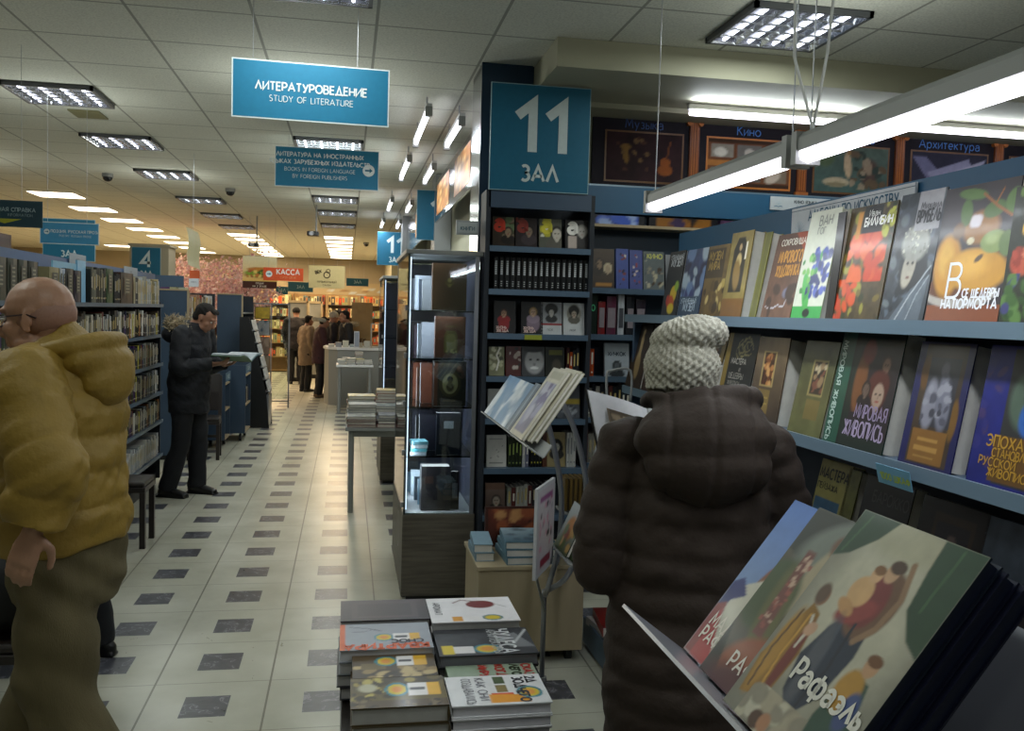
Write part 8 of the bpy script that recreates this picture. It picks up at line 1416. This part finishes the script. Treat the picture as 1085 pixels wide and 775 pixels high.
b = MB(); b.tube([(-.09, .06, 1.42), (-.11, -.04, 1.44), (0, -.12, 1.44), (.11, -.04, 1.44), (.09, .06, 1.42)], .04, n=10, round_ends=True); meshobj('scarf', fuse(b, .01, 3), ['greyhat'], mr)
far('distant person in a tan coat behind the dark red coat', (-.78, 18.2, 0), math.radians(-60), 1.5, 'tancoat', hem=.6)
far('distant person in dark jacket with pale grey hat at the counter', (-.3, 17.6, 0), math.radians(-70), 1.6, 'darkcoat', hat='greyhat')
far('distant person in navy parka with fur-trimmed hood at the counter', (.0, 16.95, 0), math.radians(100), 1.62, 'navy', hem=.8, fur=True)
far('distant dark-haired person in a black coat between the counter figures', (-.2, 18.6, 0), math.radians(20), 1.62, 'blackcoat')
far('person in long charcoal coat stooping mostly hidden behind the bald man', (-1.17, 4.35, 0), math.radians(80), 1.5, 'blackcoat', hem=.42, bend=.13, girth=1.15, pitch=.7, legs={-1: ((-.09, 0, .48), (-.09, -.03, .09)), 1: ((.09, 0, .48), (.09, -.06, .09))})
# ================================================================ KEEP THE 300 BOOKS THAT SHOW LARGEST, THE REST AS ONE
def _px(v):
    d = Vector(v)-Vector((0, 0, EYE)); c, s = math.cos(YAW), math.sin(YAW); z = d.x*s+d.y*c
    return (542+F*(d.x*c-d.y*s)/z, 330-F*d.z/z, z) if z > .1 else None
def merge_small_books(limit):
    bpy.context.view_layer.update(); L = [o for o in SC.objects if o.get('category') == 'book']; sc = []
    for o in L:
        ms = [o] if o.type == 'MESH' else [c for c in o.children if c.type == 'MESH']; pts = [o.matrix_world @ Vector(c) if o.type == 'MESH' else o.matrix_world @ Vector(c) for m_ in ms for c in m_.bound_box]
        q = [_px(p_) for p_ in pts]; q = [a for a in q if a]
        if not q: sc.append((0, o)); continue
        vis = 0
        if q[0][2] < 40 and max(a[0] for a in q) > 0 and min(a[0] for a in q) < 1085:
            dg = bpy.context.evaluated_depsgraph_get(); fam = {o.name}|{c.name for c in o.children_recursive}; mm = ms[0]
            me = mm.data; fs = sorted(me.polygons, key=lambda p_: -p_.area)[:8]; X_ = mm.matrix_world; N_ = 0
            for p_ in fs:
                vs = [me.vertices[i].co for i in p_.vertices]; cc = sum(vs, Vector())/len(vs)
                for u_ in [cc]+[cc*.2+v_*.8 for v_ in vs]:
                    tgt = X_ @ u_; d = tgt-Vector((0, 0, EYE)); L_ = d.length; d.normalize(); org = Vector((0, 0, EYE)); N_ += 1
                    for hop in range(5):
                        hit, loc, nr, fi, ob, _m = SC.ray_cast(dg, org, d)
                        if not hit or (loc-tgt).length < .012 or ob.name in fam: vis += 1; break
                        if 'glass' in ob.name and ob.data.materials[0].name.startswith('clear'): org = loc+d*.002; continue
                        break
            vis = vis/N_
        x0, x1 = max(0, min(a[0] for a in q)), min(1085, max(a[0] for a in q)); y0, y1 = max(0, min(a[1] for a in q)), min(775, max(a[1] for a in q)); sc.append((vis*max(0, x1-x0)*max(0, y1-y0)+(.5 if x1 > x0 and y1 > y0 else 0), o))
    sc.sort(key=lambda t: -t[0]); rest = [o for a, o in sc[limit:] if o.type == 'MESH']
    gone = [o for a, o in sc if a <= 0 and o.type == 'MESH']
    rest = [o for o in rest if o not in gone]
    for o in gone: bpy.data.objects.remove(o)
    v, f, c, n = [], [], [], 0
    for o in rest:
        me = o.data; X = o.matrix_world; v += [X @ q.co for q in me.vertices]; ca = me.color_attributes.get('Col')
        for p_ in me.polygons: f.append(tuple(n+i for i in p_.vertices)); c.append([tuple(ca.data[l].color) for l in p_.loop_indices])
        n += len(me.vertices)
    for o in rest: bpy.data.objects.remove(o)
    b = MB(); b.v = v; b.f = f; b.c = c; b.m = [0]*len(f); b.build('small_distant_books', 'print', loc=(0, 0, 0), label='small distant and half-hidden books filling the rest of the shelves', cat='books', kind='stuff')
merge_small_books(290)
# ================================================================ WORLD AND VIEW
w = bpy.data.worlds.new('store_ambient'); SC.world = w; w.use_nodes = True; w.node_tree.nodes['Background'].inputs[0].default_value = (.75, .85, 1, 1); w.node_tree.nodes['Background'].inputs[1].default_value = .3
SC.view_settings.view_transform = 'Standard'; SC.view_settings.look = 'None'; SC.view_settings.gamma = 1; SC.view_settings.use_curve_mapping = False
SC.view_settings.exposure = 0.0
try:
    SC.cycles.use_denoising = True; SC.cycles.max_bounces = 6; SC.cycles.transparent_max_bounces = 12; SC.cycles.caustics_reflective = False; SC.cycles.caustics_refractive = False; SC.cycles.sample_clamp_indirect = 4
except Exception: pass
